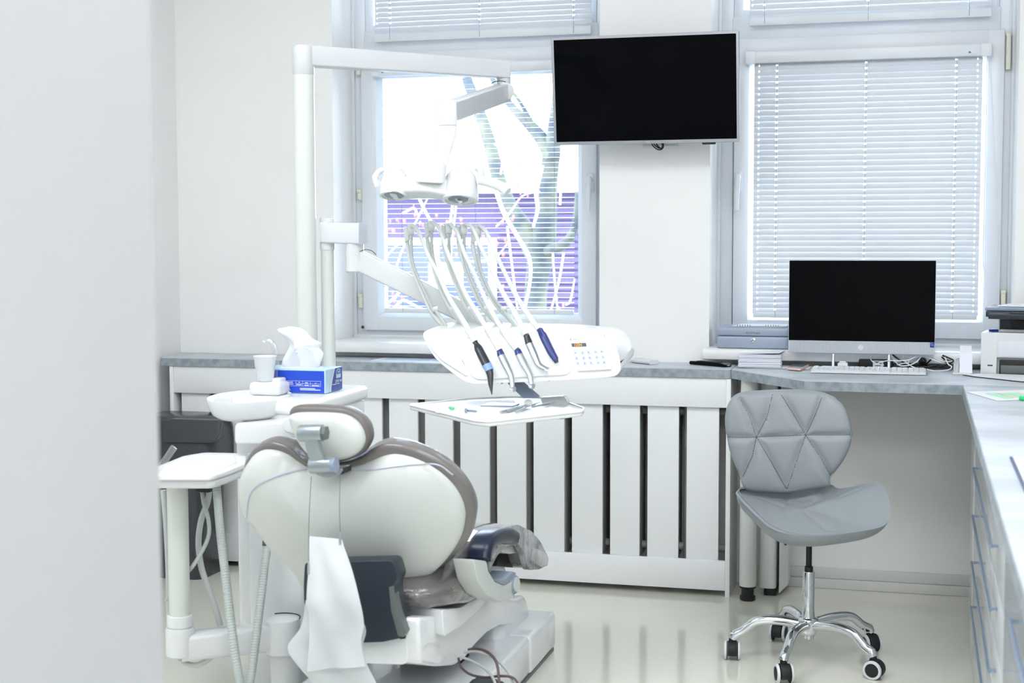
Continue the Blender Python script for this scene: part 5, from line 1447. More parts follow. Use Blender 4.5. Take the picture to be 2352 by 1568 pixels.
MB().prism([(-1.9434, 3.5000, 0.6165), (-1.9256, 3.5000, 0.6137), (-1.8771, 3.5000, 0.6770), (-1.8908, 3.5000, 0.6881)], (0.0, 0.012, 0.0), 0.002).build('blade', 'clear_plastic', tt)
MB().cyl((-1.9386, 3.5050, 0.6112), (-1.9466, 3.5050, 0.5969), 0.008, 12).build('socket', 'clear_plastic', tt)

# ================================================================== TELEVISION
tv = thing('television', 'wall-mounted flat television with a black screen and silver frame', 'television', (-0.91, 5.1, 1.55))
CB = ((-1.2357, 5.0850, 1.5516), (-0.5880, 5.0850, 1.5484))
CT = ((-1.2332, 5.0380, 1.9200), (-0.5856, 5.0380, 1.9158))
bl, brr, tl, trr = V(CB[0]), V(CB[1]), V(CT[0]), V(CT[1])
zb_ = (bl.z + brr.z) / 2
zt_ = (tl.z + trr.z) / 2
xl_, xr_ = (bl.x + tl.x) / 2, (brr.x + trr.x) / 2
dep = V((0, 1, 0))
up_ = (V((0, 5.038, zt_)) - V((0, 5.085, zb_)))
nrm_ = V((0, up_.z, -up_.y)).normalized()
def tvp(u, v, d=0.0):
    return V((xl_ + (xr_ - xl_) * u, 5.085, zb_)) + up_ * v + nrm_ * d
HW, HV = xr_ - xl_, up_.length
fu, fv = 0.0095 / HW, 0.0095 / HV
f = MB()
outer = fillet([tvp(0, 0), tvp(1, 0), tvp(1, 1), tvp(0, 1)], 0.006, 3)
f.prism(outer, nrm_ * 0.020, 0.002)
f.build('casing', 'tv_bezel', tv, smooth=35)
MB().prism([tvp(fu, fv * 1.25, -0.0008), tvp(1 - fu, fv * 1.25, -0.0008), tvp(1 - fu, 1 - fv, -0.0008), tvp(fu, 1 - fv, -0.0008)], nrm_ * 0.004).build('screen', 'tv_screen', tv, smooth=0)
MB().prism(fillet([tvp(0.12, 0.12, 0.019), tvp(0.88, 0.12, 0.019), tvp(0.88, 0.8, 0.019), tvp(0.12, 0.8, 0.019)], 0.03, 3), nrm_ * 0.03, 0.006).build('back_housing', 'black_plastic', tv)
MB().prism([tvp(0.805, -0.018, 0.003), tvp(0.872, -0.018, 0.003), tvp(0.875, 0.002, 0.003), tvp(0.80, 0.002, 0.003)], nrm_ * 0.010).build('sensor', 'black_plastic', tv)
text('PHILIPS', 0.0042, tvp(0.512, fv * 0.62, -0.0008), (1, 0, 0), up_, 'paper_lilac', 'lettering', tv, 0.0002, sx=1.2)
MB().box(-0.95, -0.87, 5.13, WY - 0.0005, 1.70, 1.76, 0.004).build('wall_mount', 'black_plastic', tv)
so = thing('wall_socket', 'white wall socket plate just below the television', 'socket', (-0.8901, 5.2300, 1.5458))
MB().box((-0.9465, 5.2310, 1.5469)[0], (-0.8189, 5.2310, 1.5445)[0], 5.224, WY - 0.0004, (-0.8903, 5.2310, 1.5428)[2], (-0.8904, 5.2310, 1.5765)[2], 0.003).build('plate', 'white_plastic', so)
MB().box((-0.9416, 5.2210, 1.5462)[0], (-0.8205, 5.2210, 1.5440)[0], 5.220, 5.2245, (-0.8886, 5.2210, 1.5453)[2], (-0.8886, 5.2210, 1.5529)[2], 0.002).build('rocker', 'upvc', so)
for nm, P in (('outermost black cable loop hanging below the television', [(-0.9027, 5.1500, 1.5612), (-0.8941, 5.1450, 1.5457), (-0.8779, 5.1400, 1.5330), (-0.8641, 5.1400, 1.5328), (-0.8565, 5.1400, 1.5432), (-0.8628, 5.1500, 1.5604)]),
              ('innermost black cable loop hanging below the television', [(-0.8959, 5.1550, 1.5614), (-0.8888, 5.1500, 1.5489), (-0.8750, 5.1500, 1.5381), (-0.8643, 5.1500, 1.5394), (-0.8628, 5.1500, 1.5514), (-0.8722, 5.1600, 1.5642)]),
              ('black cable loop set back behind the others below the television', [(-0.8884, 5.1650, 1.5633), (-0.8844, 5.1600, 1.5524), (-0.8774, 5.1550, 1.5444), (-0.8673, 5.1500, 1.5364), (-0.8597, 5.1500, 1.5408), (-0.8599, 5.1600, 1.5564)])):
    cable('cable', nm, P, 0.0022, 'black_plastic', 'cables below the television')

# ================================================================== DESKTOP COMPUTER
pc = thing('desktop_computer', 'silver all-in-one desktop computer with a black screen on the desk', 'computer', (-0.17, 5.12, ZT))
MY = 5.085
c1, c2, c3, c4 = V((-0.4160, 5.0850, 0.8370)), V((0.0629, 5.0850, 0.8370)), V((0.0617, 5.0850, 1.1510)), V((-0.4177, 5.0850, 1.1487))
x0m, x1m = (c1.x + c4.x) / 2, (c2.x + c3.x) / 2
z0m, z1m = (c1.z + c2.z) / 2, (c3.z + c4.z) / 2
zs_ = ((-0.4164, 5.0850, 0.8785)[2] + (0.0629, 5.0850, 0.8796)[2]) / 2
MB().prism(fillet([(x0m, MY, z0m), (x1m, MY, z0m), (x1m, MY, z1m), (x0m, MY, z1m)], 0.004, 3), (0, 0.03, 0), 0.002).build('casing', 'pc_silver', pc, smooth=35)
MB().prism([(x0m + 0.0015, MY - 0.0012, zs_), (x1m - 0.0015, MY - 0.0012, zs_), (x1m - 0.0015, MY - 0.0012, z1m - 0.0012), (x0m + 0.0015, MY - 0.0012, z1m - 0.0012)], (0, 0.004, 0)).build('screen', 'tv_screen', pc, smooth=0)
# pierced speaker bar: rows of holes
gr = MB()
nx, nz = 92, 9
hx = (x1m - x0m - 0.010) / nx
hz = (zs_ - z0m - 0.006) / nz
for i in range(nx):
    for k in range(nz):
        xx = x0m + 0.005 + (i + 0.5) * hx
        zz = z0m + 0.003 + (k + 0.5) * hz
        q = 0.00085
        gr.add([(xx - q, MY - 0.0004, zz - q), (xx + q, MY - 0.0004, zz - q), (xx + q, MY - 0.0004, zz + q), (xx - q, MY - 0.0004, zz + q)], [(0, 1, 2, 3)])
g_o = gr.build('speaker_holes', 'seal', pc, smooth=0)
g_o['kind'] = 'stuff'
zc_ = (zs_ + z0m) / 2
xc_ = (-0.1770, 5.0850, 0.8603)[0]
MB().lathe([(0.001, 0.0), (0.0092, 0.0), (0.0092, 0.0008), (0.001, 0.0008)], 28, (xc_, MY - 0.0002, zc_), (0, -1, 0)).build('badge', 'joint_strip', pc, smooth=0)
text('hp', 0.0135, (xc_, MY - 0.0013, zc_ + 0.0008), (1, 0, 0), (0.22, 0, 1), 'paper', 'lettering', pc, 0.0002)
xs_ = (0.0533, 5.0850, 0.8701)[0]
stz0, stz1 = (0.0535, 5.0850, 0.8614)[2], (0.0532, 5.0850, 0.8780)[2]
st = MB().box(xs_ - 0.0068, xs_ + 0.0068, MY - 0.0010, MY + 0.0005, stz0, stz1).build('sticker', 'sticker_blue', pc, smooth=0)
text('intel', 0.0042, (xs_ - 0.002, MY - 0.0013, stz1 - 0.0028), (1, 0, 0), (0, 0, 1), 'paper_lilac', 'lettering', st, 0.0001)
text('CORE', 0.0040, (xs_, MY - 0.0013, (stz0 + stz1) / 2), (1, 0, 0), (0, 0, 1), 'paper_lilac', 'lettering', st, 0.0001)
for px_ in ((-0.2677, 5.1050, 0.8218)[0], (-0.0848, 5.1050, 0.8224)[0]):
    MB().tube([(px_, 5.106, z0m + 0.008), (px_, 5.102, z0m - 0.02), (px_, 5.095, ZT + 0.0045)], 0.0055, 12, 4).build('stand_leg', 'chrome', pc)
    MB().tube([(px_, 5.095, ZT + 0.0048), (px_, 5.11, ZT + 0.0048), (px_, 5.124, ZT + 0.0048)], 0.0045, 10, 3).build('stand_foot', 'chrome', pc)
MB().box(x0m + 0.12, x1m - 0.12, 5.098, 5.11, z0m - 0.002, z0m + 0.02, 0.003).build('stand_bracket', 'pc_silver', pc)

# keyboard
kb = thing('keyboard', 'white computer keyboard in front of the desktop computer', 'keyboard', (-0.15, 5.0, ZT))
KX0, KX1 = (-0.3307, 4.9313, 0.7830)[0], (0.0344, 4.9260, 0.7830)[0]
KY0, KY1 = 4.915, 5.035
def kz(y):
    return ZT + 0.0015 + 0.0065 + (y - KY0) / (KY1 - KY0) * 0.006
MB().prism([(KX0, KY0, ZT + 0.0015), (KX0, KY1, ZT + 0.0015), (KX0, KY1, kz(KY1)), (KX0, KY0, kz(KY0))], (KX1 - KX0, 0, 0), 0.002).build('body', 'keyboard_gap', kb)
rowd = (KY1 - KY0 - 0.010) / 6
KW = (KX1 - KX0 - 0.010) / 21.5
keyc = {}
for r in range(6):
    y0 = KY0 + 0.005 + r * rowd
    x = KX0 + 0.005
    layout = [1] * 15 + [0.25] + [1] * 3 + [0.25] + [1] * 3
    if r == 0:
        layout = [1.4, 1, 1.2, 6, 1.2, 1, 1.6, 1.6, 0.25] + [1] * 3 + [0.25, 2, 1]
    if r in (1,):
        layout = [2.2] + [1] * 10 + [2.8, 0.25, -1, 1, -1, 0.25] + [1] * 3
    if r == 5:
        layout = [1, -0.6] + [1] * 4 + [-0.4] + [1] * 4 + [-0.4] + [1] * 4 + [-0.6, 0.25] + [1] * 3 + [0.25] + [1] * 3
    for w in layout:
        if w == 0.25:
            x += KW * 0.25
            continue
        if w < 0:
            x += KW * -w
            continue
        ww = round(w * KW - 0.0016, 5)
        key = ww
        c = (x + w * KW / 2, y0 + rowd / 2)
        if key not in keyc:
            h_ = MB()
            z_a, z_b = kz(y0 + 0.001), kz(y0 + rowd - 0.001)
            P = [(c[0] - ww / 2, y0 + 0.0009, z_a), (c[0] + ww / 2, y0 + 0.0009, z_a), (c[0] + ww / 2, y0 + rowd - 0.0009, z_b), (c[0] - ww / 2, y0 + rowd - 0.0009, z_b)]
            h_.prism(P, (0, 0, 0.0022), 0.0006, 1)
            o = h_.build('key', 'keyboard_white', kb)
            keyc[key] = (o.data, V(o.location) + ORG[kb] - V((c[0], c[1], kz(y0 + rowd / 2))))
        else:
            me, d = keyc[key]
            place(me, 'key', V((c[0], c[1], kz(y0 + rowd / 2))) + d, kb)
        x += w * KW

# power brick, adapter, cables behind
pb_ = thing('power_adapter', 'black power brick with a barcode label behind the keyboard', 'power adapter', (-0.1169, 5.1500, 0.8092))
bx0, bx1 = (-0.1846, 5.1500, 0.8198)[0], (-0.0713, 5.1500, 0.8219)[0]
MB().box(bx0, bx1, 5.13, 5.185, ZT + 0.002, ZT + 0.032, 0.005).build('body', 'black_plastic', pb_)
lx0, lx1 = (-0.1377, 5.1280, 0.8077)[0], (-0.1035, 5.1280, 0.8083)[0]
lb = MB().box(lx0, lx1, 5.1290, 5.1305, ZT + 0.006, ZT + 0.028).build('label_patch', 'paper', pb_, smooth=0)
bc = MB()
xx = lx0 + 0.006
random.seed(5)
while xx < lx1 - 0.006:
    w_ = random.choice((0.0006, 0.001, 0.0015))
    bc.box(xx, xx + w_, 5.1284, 5.1291, ZT + 0.016, ZT + 0.025)
    xx += w_ + random.choice((0.0006, 0.0011))
bc.box(lx0 + 0.006, lx1 - 0.008, 5.1284, 5.1291, ZT + 0.010, ZT + 0.012)
bc.build('barcode', 'anthracite', lb, smooth=0)
wa = thing('plug_adapter', 'small white plug adapter behind the keyboard', 'adapter', (-0.2327, 5.1000, 0.8052))
MB().box((-0.2528, 5.1000, 0.8077)[0], (-0.2184, 5.1000, 0.8084)[0], 5.08, 5.115, ZT + 0.001, ZT + 0.022, 0.005).build('body', 'white_plastic', wa)
MB().box((-0.2471, 5.1000, 0.8079)[0], (-0.2241, 5.1000, 0.8083)[0], 5.083, 5.112, ZT + 0.021, ZT + 0.027, 0.003).build('cap', 'white_plastic', wa)
ps = MB()
ps.prism([(p[0], p[1], ZT + 0.0003) for p in ((-0.3098, 5.1156, 0.7830), (-0.2802, 5.1058, 0.7830), (-0.2776, 5.2442, 0.7830), (-0.3119, 5.2717, 0.7830))], (0, 0, 0.0006))
tag(ps.build('paper_slip', 'paper', smooth=0), 'small white paper slip half under the keyboard', 'paper')
wcam = thing('webcam', 'small black ball-shaped camera among the cables right of the computer', 'webcam', (0.0240, 5.1300, 0.8019))
MB().ball((0.0238, 5.1300, 0.8122), 0.0135).build('ball', 'black_plastic', wcam, smooth=60)
MB().cyl((0.0238, 5.1170, 0.8132), (0.0237, 5.1130, 0.8136), 0.007, 16, 0.001).build('lens', 'screen_black', wcam)
wz_ = (0.0238, 5.1300, 0.8122)
MB().lathe([(0.014, 0), (0.012, 0.006), (0.006, 0.012)], 18, (wz_[0], wz_[1], ZT + 0.001)).build('foot', 'black_plastic', wcam)
BLK = [
 [(-0.1708, 5.1600, 0.8400), (-0.1969, 5.1700, 0.8209), (-0.2185, 5.1700, 0.8085), (-0.2066, 5.1650, 0.8047), (-0.1803, 5.1550, 0.8075)],
 [(-0.0772, 5.1500, 0.8336), (-0.0598, 5.1400, 0.8200), (-0.0239, 5.1300, 0.7980), (-0.0026, 5.1200, 0.7934), (0.0395, 5.1200, 0.7943), (0.0742, 5.1100, 0.8017), (0.0673, 5.1000, 0.7908), (0.0255, 5.1000, 0.7899)],
 [(-0.0532, 5.1700, 0.8325), (-0.0314, 5.1700, 0.8092), (-0.0027, 5.1600, 0.7929), (0.0325, 5.1500, 0.8004), (0.0533, 5.1400, 0.8192)],
 [(0.0224, 5.1600, 0.8199), (0.0463, 5.1600, 0.8263), (0.0785, 5.1500, 0.8277), (0.0981, 5.1400, 0.8172), (0.1175, 5.1300, 0.8125), (0.1064, 5.1200, 0.8015)],
 [(-0.0176, 5.1800, 0.8323), (0.0141, 5.1700, 0.8101), (0.0397, 5.1500, 0.7946), (0.0816, 5.1300, 0.7943), (0.1036, 5.1200, 0.8044)],
 [(0.0881, 5.1400, 0.8316), (0.1090, 5.1300, 0.8240), (0.1228, 5.1200, 0.8164), (0.1091, 5.1200, 0.8074), (0.0896, 5.1300, 0.8149)]]
WHT = [
 [(-0.1287, 5.0600, 0.8019), (-0.1122, 5.0750, 0.8097), (-0.0872, 5.0900, 0.8148), (-0.0590, 5.0900, 0.8153), (-0.0240, 5.0900, 0.8175), (-0.0031, 5.1000, 0.8258), (0.0249, 5.1100, 0.8299), (0.0809, 5.1000, 0.8114)],
 [(-0.1282, 5.1300, 0.8342), (-0.1450, 5.1250, 0.8255), (-0.1418, 5.1200, 0.8112), (-0.1243, 5.1100, 0.8006), (-0.1013, 5.1000, 0.7990)],
 [(-0.0809, 5.1200, 0.8300), (-0.0620, 5.1100, 0.8077), (-0.0448, 5.1000, 0.7972), (-0.0167, 5.1000, 0.8007), (0.0055, 5.1000, 0.8128), (0.0193, 5.1100, 0.8298)],
 [(0.0948, 5.1200, 0.8275), (0.1059, 5.1000, 0.8061), (0.1169, 5.0900, 0.7985), (0.1058, 5.0800, 0.7891), (0.0669, 5.0600, 0.7857), (0.0363, 5.0500, 0.7917)],
 [(-0.0592, 5.1200, 0.7981), (-0.0309, 5.1100, 0.8054), (-0.0082, 5.1000, 0.7951), (0.0115, 5.0900, 0.7876)],
 [(0.0531, 5.1300, 0.8259), (0.0811, 5.1200, 0.8156), (0.1020, 5.1200, 0.8131), (0.1201, 5.1200, 0.8149), (0.1311, 5.1200, 0.8195)],
 [(-0.0401, 5.1400, 0.8351), (-0.0369, 5.1300, 0.8154), (-0.0225, 5.1200, 0.8048), (-0.0144, 5.1300, 0.8246), (0.0023, 5.1400, 0.8359)]]
def floor_z(P):
    return [(p[0], p[1], max(p[2], ZT + 0.003)) for p in P]
BLL = ['short black lead running into the left end of the power brick', 'long black cable lying along the desk behind the keyboard, below the ball camera', 'black cable dropping from the computer to behind the ball camera',
       'black cable arching over to the right of the ball camera', 'black cable passing low behind the ball camera', 'small black cable loop farthest right in the tangle']
WHL = ['thick white keyboard cable rising over the power brick label', 'white cable curling round the left side of the barcode label', 'white cable crossing low in front of the right stand leg', 'white cable curving out at the right end of the keyboard',
       'white cable lying low between stand leg and ball camera', 'white cable end reaching toward the note holder', 'white cable hanging in a loop under the computer, right of its stand leg']
for P, lab in zip(BLK, BLL):
    cable('cable', lab, floor_z(P), 0.0026, 'black_plastic', 'black cables behind the computer')
for P, lab in zip(WHT, WHL):
    cable('cable', lab, floor_z(P), 0.0020, 'cable_white', 'white cables behind the computer')

# ------------------------------------------------------------------ cash box and notebook on the sill
cbx = thing('cash_box', 'grey metal cash box with a round lock on the window sill', 'cash box', (-0.53, 5.25, 0.8412))
X0, X1 = (-0.6696, 5.1650, 0.8551)[0], (-0.4212, 5.1650, 0.8517)[0]
Z0, ZM, Z1 = 0.8415, (-0.5438, 5.1650, 0.8845)[2], (-0.5440, 5.1650, 0.9140)[2]
MB().box(X0, X1, 5.165, 5.34, Z0, ZM - 0.0006, 0.006, 3).build('box', 'cash_grey', cbx, smooth=40)
MB().box(X0 - 0.0008, X1 + 0.0008, 5.164, 5.341, ZM + 0.0006, Z1, 0.006, 3).build('lid', 'cash_grey', cbx, smooth=40)
text('ROTTNER', 0.0098, ((-0.5437, 5.1630, 0.8952)[0], 5.1634, (-0.5437, 5.1630, 0.8952)[2]), (1, 0, 0), (0, 0, 1), 'cash_print', 'lettering', cbx, 0.0002, sx=1.12)
lk = (-0.5443, 5.1640, 0.8709)
MB().lathe([(0.001, 0.0), (0.0072, 0.0), (0.0082, 0.0015), (0.0082, 0.003), (0.0062, 0.0036), (0.001, 0.0036)], 28, (lk[0], 5.1655, lk[2]), (0, -1, 0)).build('lock', 'chrome', cbx)
MB().box(lk[0] - 0.0016, lk[0] + 0.0012, 5.1614, 5.1625, lk[2] - 0.0012, lk[2] + 0.0012).build('keyhole', 'black_plastic', cbx)
nb = thing('notebook', 'white spiral notebook lying on the cash box', 'notebook', (-0.50, 5.25, Z1))
NX0, NX1 = (-0.6196, 5.1800, 0.9189)[0], (-0.4320, 5.1800, 0.9154)[0]
MB().prism([(NX0, 5.185, Z1 + 0.0008), (NX1 + 0.0, 5.180, Z1 + 0.0008), (NX1 + 0.012, 5.30, Z1 + 0.0008), (NX0 + 0.02, 5.30, Z1 + 0.0008)], (0, 0, 0.0022)).build('pages', 'paper_edge', nb, smooth=0)
MB().prism([(NX0, 5.184, Z1 + 0.0042), (NX1, 5.179, Z1 + 0.0048), (NX1 + 0.012, 5.30, Z1 + 0.0048), (NX0 + 0.02, 5.30, Z1 + 0.0042)], (0, 0, 0.0012)).build('cover', 'paper', nb, smooth=0)
ring0 = None
for a, b in ((0.10, 0.33), (0.62, 0.85)):
    for k in range(6):
        t = a + (b - a) * k / 5
        x = NX0 + (NX1 - NX0) * t
        if ring0 is None:
            ring0 = MB().tube([(x + 0.0045 * math.sin(0.9) * 0, 5.188 + 0.0045 * math.cos(q), Z1 + 0.0052 + 0.0042 * math.sin(q)) for q in [2 * PI * i / 10 for i in range(10)]], 0.0007, 6, 2, closed=True).build('ring', 'anthracite', nb)
            rx = x
        else:
            place(ring0.data, 'ring', ORG[ring0] + V((x - rx, 0, 0)), nb)

# ------------------------------------------------------------------ papers, phone, remote controls on the worktops
st_ = thing('paper_stack', 'thick stack of loose white sheets on the desk left of the computer', 'paper stack', (-0.50, 5.13, ZT))
sh1 = thing('paper_sheet', 'loose white sheets lying under the paper stack and smartphone', 'paper', (-0.45, 5.1, ZT))
for k, (dx_, dy_, a) in enumerate(((0.0, 0.0, 0.05), (0.035, -0.004, -0.04))):
    MB().obox((-0.470 + dx_, 5.13 + dy_, ZT + 0.0006 + k * 0.0008), (0.185, 0.145, 0.0005), a).build('sheet', 'paper', sh1, smooth=0)
random.seed(21)
zz = ZT + 0.0024
SX0, SX1 = (-0.5843, 5.0550, 0.7826)[0], (-0.4426, 5.0450, 0.7820)[0]
topz = (-0.5165, 5.0500, 0.8304)[2]
n = 26
hgt = (topz - zz) / n
for k in range(n):
    dx_ = random.uniform(-0.0022, 0.0022)
    dy_ = random.uniform(-0.0025, 0.0025)
    a = random.uniform(-0.012, 0.012) + 0.05
    MB().obox(((SX0 + SX1) / 2 + dx_, 5.125 + dy_, zz + hgt * 0.46), (SX1 - SX0, 0.145, hgt * 0.86), a).build('sheet', 'paper' if k % 3 else 'paper_lilac', st_, smooth=0)
    zz += hgt
MB().prism([(SX0 + 0.001, 5.053, zz), (SX1, 5.047, zz + 0.006), (SX1 + 0.012, 5.19, zz + 0.008), (SX0 + 0.02, 5.20, zz)], (0, 0, 0.0005)).build('top_sheet', 'paper', st_, smooth=0)

ph = thing('smartphone', 'pink-edged smartphone lying on loose sheets, beside the paper stack', 'smartphone', (-0.39, 5.05, ZT))
hq = [(-0.4154, 4.9983, 0.7860), (-0.3660, 4.9694, 0.7860), (-0.3508, 5.1398, 0.7860), (-0.4039, 5.1794, 0.7860)]
pq2 = fillet([(p[0], p[1], ZT + 0.0026) for p in hq], 0.006, 4)
MB().prism(pq2, (0, 0, 0.0075), 0.0015).build('case', 'brass_pink', ph, smooth=40)
cc = sum(pq2, V()) / len(pq2)
MB().prism([(cc.x + (p.x - cc.x) * 0.93, cc.y + (p.y - cc.y) * 0.95, ZT + 0.0100) for p in pq2], (0, 0, 0.0006)).build('screen', 'phone_glass', ph, smooth=0)

rc1 = thing('remote_control', 'black remote control with many buttons on the countertop joint', 'remote control', (-0.70, 5.13, ZT))
a_, b_ = V((-0.755, 5.165, ZT)), V((-0.618, 5.075, ZT))
dr = (b_ - a_).normalized()
sd = V((-dr.y, dr.x, 0))
P = []
secs = []
for t, w_, zt2 in ((0.0, 0.017, 0.006), (0.03, 0.0185, 0.013), (0.5, 0.019, 0.0135), (0.9, 0.019, 0.0135), (1.0, 0.017, 0.009)):
    c_ = a_.lerp(b_, t)
    secs.append([c_ - sd * w_ * 0.8 + V((0, 0, 0.001)), c_ + sd * w_ * 0.8 + V((0, 0, 0.001)), c_ + sd * w_ + V((0, 0, zt2)), c_ - sd * w_ + V((0, 0, zt2))])
MB().loft(secs).build('body', 'screen_black', rc1, smooth=0)
bt0 = None
for i in range(11):
    for j in (-1, 0, 1):
        c_ = a_.lerp(b_, 0.20 + i * 0.055) + sd * (j * 0.0095) + V((0, 0, 0.0134))
        if bt0 is None:
            bt0 = MB().obox(c_ + V((0, 0, 0.0008)), (0.0042, 0.0060, 0.0018), math.atan2(dr.y, dr.x), 0.0005, 1).build('button', 'anthracite', rc1)
            bd = ORG[bt0] - c_
        else:
            place(bt0.data, 'button', c_ + bd, rc1)
MB().obox(a_.lerp(b_, 0.10) + V((0, 0, 0.0138)), (0.010, 0.020, 0.0012), math.atan2(dr.y, dr.x), 0.0004, 1).build('top_button', 'paper_lilac', rc1)
text('PHILIPS', 0.0042, b_ + dr * 0.0012 + V((0, 0, 0.006)) + sd * -0.0, -sd if False else sd, (0, 0, 1), 'paper_lilac', 'lettering', rc1, 0.0003, sx=1.2)

rc2 = thing('remote_control', 'small white remote control on the countertop by the wall', 'remote control', (-0.93, 5.15, ZT))
a2_, b2_ = V((-0.965, 5.19, ZT + 0.0085)), V((-0.882, 5.115, ZT + 0.0085))
MB().rtube([a2_, a2_.lerp(b2_, 0.5), b2_], 0.021, 0.0075, 0.48, 2).build('body', 'white_plastic', rc2, smooth=70)
MB().obox(a2_.lerp(b2_, 0.5) + V((0, 0, -0.0077)), (0.10, 0.034, 0.0015), math.atan2(b2_.y - a2_.y, b2_.x - a2_.x)).build('base_gasket', 'rubber', rc2)
MB().obox(a2_.lerp(b2_, 0.16) + V((0, 0, 0.0075)), (0.014, 0.016, 0.0014), math.atan2(b2_.y - a2_.y, b2_.x - a2_.x), 0.0005, 1).build('button', 'grey_print', rc2)
# printed planner sheet on the counter by the left window
ds = thing('planner_sheet', 'pale printed grid sheet lying on the countertop under the left window', 'sheet', (-1.8003, 5.1003, 0.7835))
q4 = [(-1.9114, 5.0357, 0.7835), (-1.6360, 5.0069, 0.7835), (-1.6781, 5.1876, 0.7835), (-1.9083, 5.1733, 0.7835)]
q4 = [V((p[0], min(p[1], 5.225), ZT + 0.0004)) for p in q4]
MB().prism(q4, (0, 0, 0.0004)).build('sheet', 'paper_lilac', ds, smooth=0)
gl2 = MB()
for k in range(7):
    t0, t1 = 0.10 + k * 0.125, 0.10 + k * 0.125 + 0.11
    a, b = q4[0].lerp(q4[1], t0), q4[0].lerp(q4[1], t1)
    d_, c_ = q4[3].lerp(q4[2], t0), q4[3].lerp(q4[2], t1)
    gl2.add([p + V((0, 0, 0.0006)) for p in (a.lerp(d_, 0.25), b.lerp(c_, 0.25), b.lerp(c_, 0.9), a.lerp(d_, 0.9))], [(0, 1, 2, 3)])
gl2.build('printed_cells', 'pale_print', ds, smooth=0)

# ------------------------------------------------------------------ printer
pt = thing('printer', 'white and black multifunction printer at the right edge of the desk', 'printer', (0.42, 5.05, ZT))
ang = math.atan2(-0.16, 0.98)
PO = V((0.203, 4.985, 0))
ex, ey = V((math.cos(ang), math.sin(ang), 0)), V((-math.sin(ang), math.cos(ang), 0))
RZ = Matrix.Rotation(ang, 3, 'Z')
def pbox(mb, a0, a1, b0, b1, z0, z1, bev=0.003):
    c = PO + ex * ((a0 + a1) / 2) + ey * ((b0 + b1) / 2) + V((0, 0, (z0 + z1) / 2))
    return mb.obox(c, (a1 - a0, b1 - b0, z1 - z0), RZ, bev, 2)
PWd, PDp = 0.36, 0.20
zl = (0.2144, 4.9800, 0.9211)[2]
zsc = (0.2365, 4.9600, 0.9715)[2]
ztop = (0.2359, 4.9600, 1.0022)[2]
m_ = MB()
pbox(m_, 0, PWd, 0.02, PDp, ZT + 0.001, zl, 0.004)
pbox(m_, 0, 0.050, 0, 0.03, ZT + 0.001, zl, 0.003)
pbox(m_, PWd - 0.045, PWd, 0, 0.03, ZT + 0.001, zl, 0.003)
pbox(m_, 0.045, PWd - 0.04, 0, 0.03, ZT + 0.058, zl, 0.003)
m_.build('body', 'white_plastic', pt)
pbox(MB(), 0.058, PWd - 0.05, 0.004, 0.05, ZT + 0.002, ZT + 0.050, 0.001).build('paper_slot', 'black_plastic', pt)
pbox(MB(), 0.052, PWd - 0.06, -0.0035, 0.01, ZT + 0.060, ZT + 0.112, 0.006).build('front_cover', 'upvc', pt)
pbox(MB(), 0.062, PWd - 0.07, 0.0, 0.03, ZT + 0.006, ZT + 0.034, 0.003).build('slot_flap', 'slate_side', pt)
pbox(MB(), 0.052, PWd - 0.02, 0.05, PDp, zl - 0.004, zl + 0.008, 0.003).build('output_tray', 'white_plastic', pt)
pbox(MB(), 0.050, PWd - 0.02, 0.06, PDp, zl - 0.002, zsc + 0.01, 0.003).build('neck', 'dark_slate', pt)
pbox(MB(), 0.085, PWd - 0.03, 0.057, 0.09, zl + 0.006, zsc + 0.0, 0.001).build('output_opening', 'black_plastic', pt)
pbox(MB(), 0.014, PWd + 0.0, -0.01, PDp, zsc, ztop - 0.012, 0.003).build('scanner', 'anthracite', pt)
pbox(MB(), 0.026, PWd - 0.01, -0.045, 0.02, zsc - 0.005, zsc + 0.014, 0.004).build('control_panel', 'dark_slate', pt)
pbox(MB(), 0.012, PWd + 0.002, -0.012, PDp, ztop - 0.011, ztop, 0.003).build('scanner_lid', 'blue_grey', pt)
pbox(MB(), 0.09, 0.20, -0.047, -0.02, zsc + 0.0135, zsc + 0.0150, 0.0005).build('display', 'black_plastic', pt)
pbox(MB(), 0.022, 0.038, -0.0012, 0.004, ZT + 0.030, ZT + 0.034, 0.0003).build('button', 'anthracite', pt)
bp_ = thing('blue_pen', 'blue pen end lying on the printer body under the scanner', 'pen', PO + V((0.03, 0.02, zl)))
MB().tube([PO + ex * 0.022 + ey * 0.025 + V((0, 0, zl + 0.0042)), PO + ex * 0.049 + ey * 0.035 + V((0, 0, zl + 0.0042))], 0.004, 10, 1).build('barrel', 'sticker_blue', bp_)
lp = MB()
q5 = [PO + ex * 0.045 + ey * 0.03, PO + ex * 0.30 + ey * -0.0, PO + ex * 0.34 + ey * 0.15, PO + ex * 0.07 + ey * 0.17]
lp.prism([p + V((0, 0, ztop + 0.0012)) for p in q5], (0, 0, 0.004), 0.0008)
tag(lp.build('paper_sheet', 'paper', smooth=0), 'white papers lying on top of the printer lid', 'paper')
es = thing('paper_sheet', 'white sheets lying in front of the printer slot, overhanging the desk joint', 'paper', (0.36, 4.85, ZT))
for k in range(3):
    q6 = [V((0.1417, 4.9259, 0.7840)), V((0.1706, 4.8736, 0.7840)), V((0.3055, 4.7366, 0.7840)), V((0.50, 4.78, 0)), V((0.50, 4.915, 0)), V((0.225, 4.968, 0))]
    MB().prism([(p.x + 0.004 * k, p.y + 0.004 * k, ZT + 0.0006 + k * 0.0022) for p in q6], (0, 0, 0.0012)).build('sheet', 'paper' if k != 1 else 'anthracite', es, smooth=0)
nh = thing('note_holder', 'white note holder with upright slips beside the printer', 'note holder', (0.1397, 4.9513, 0.7830))
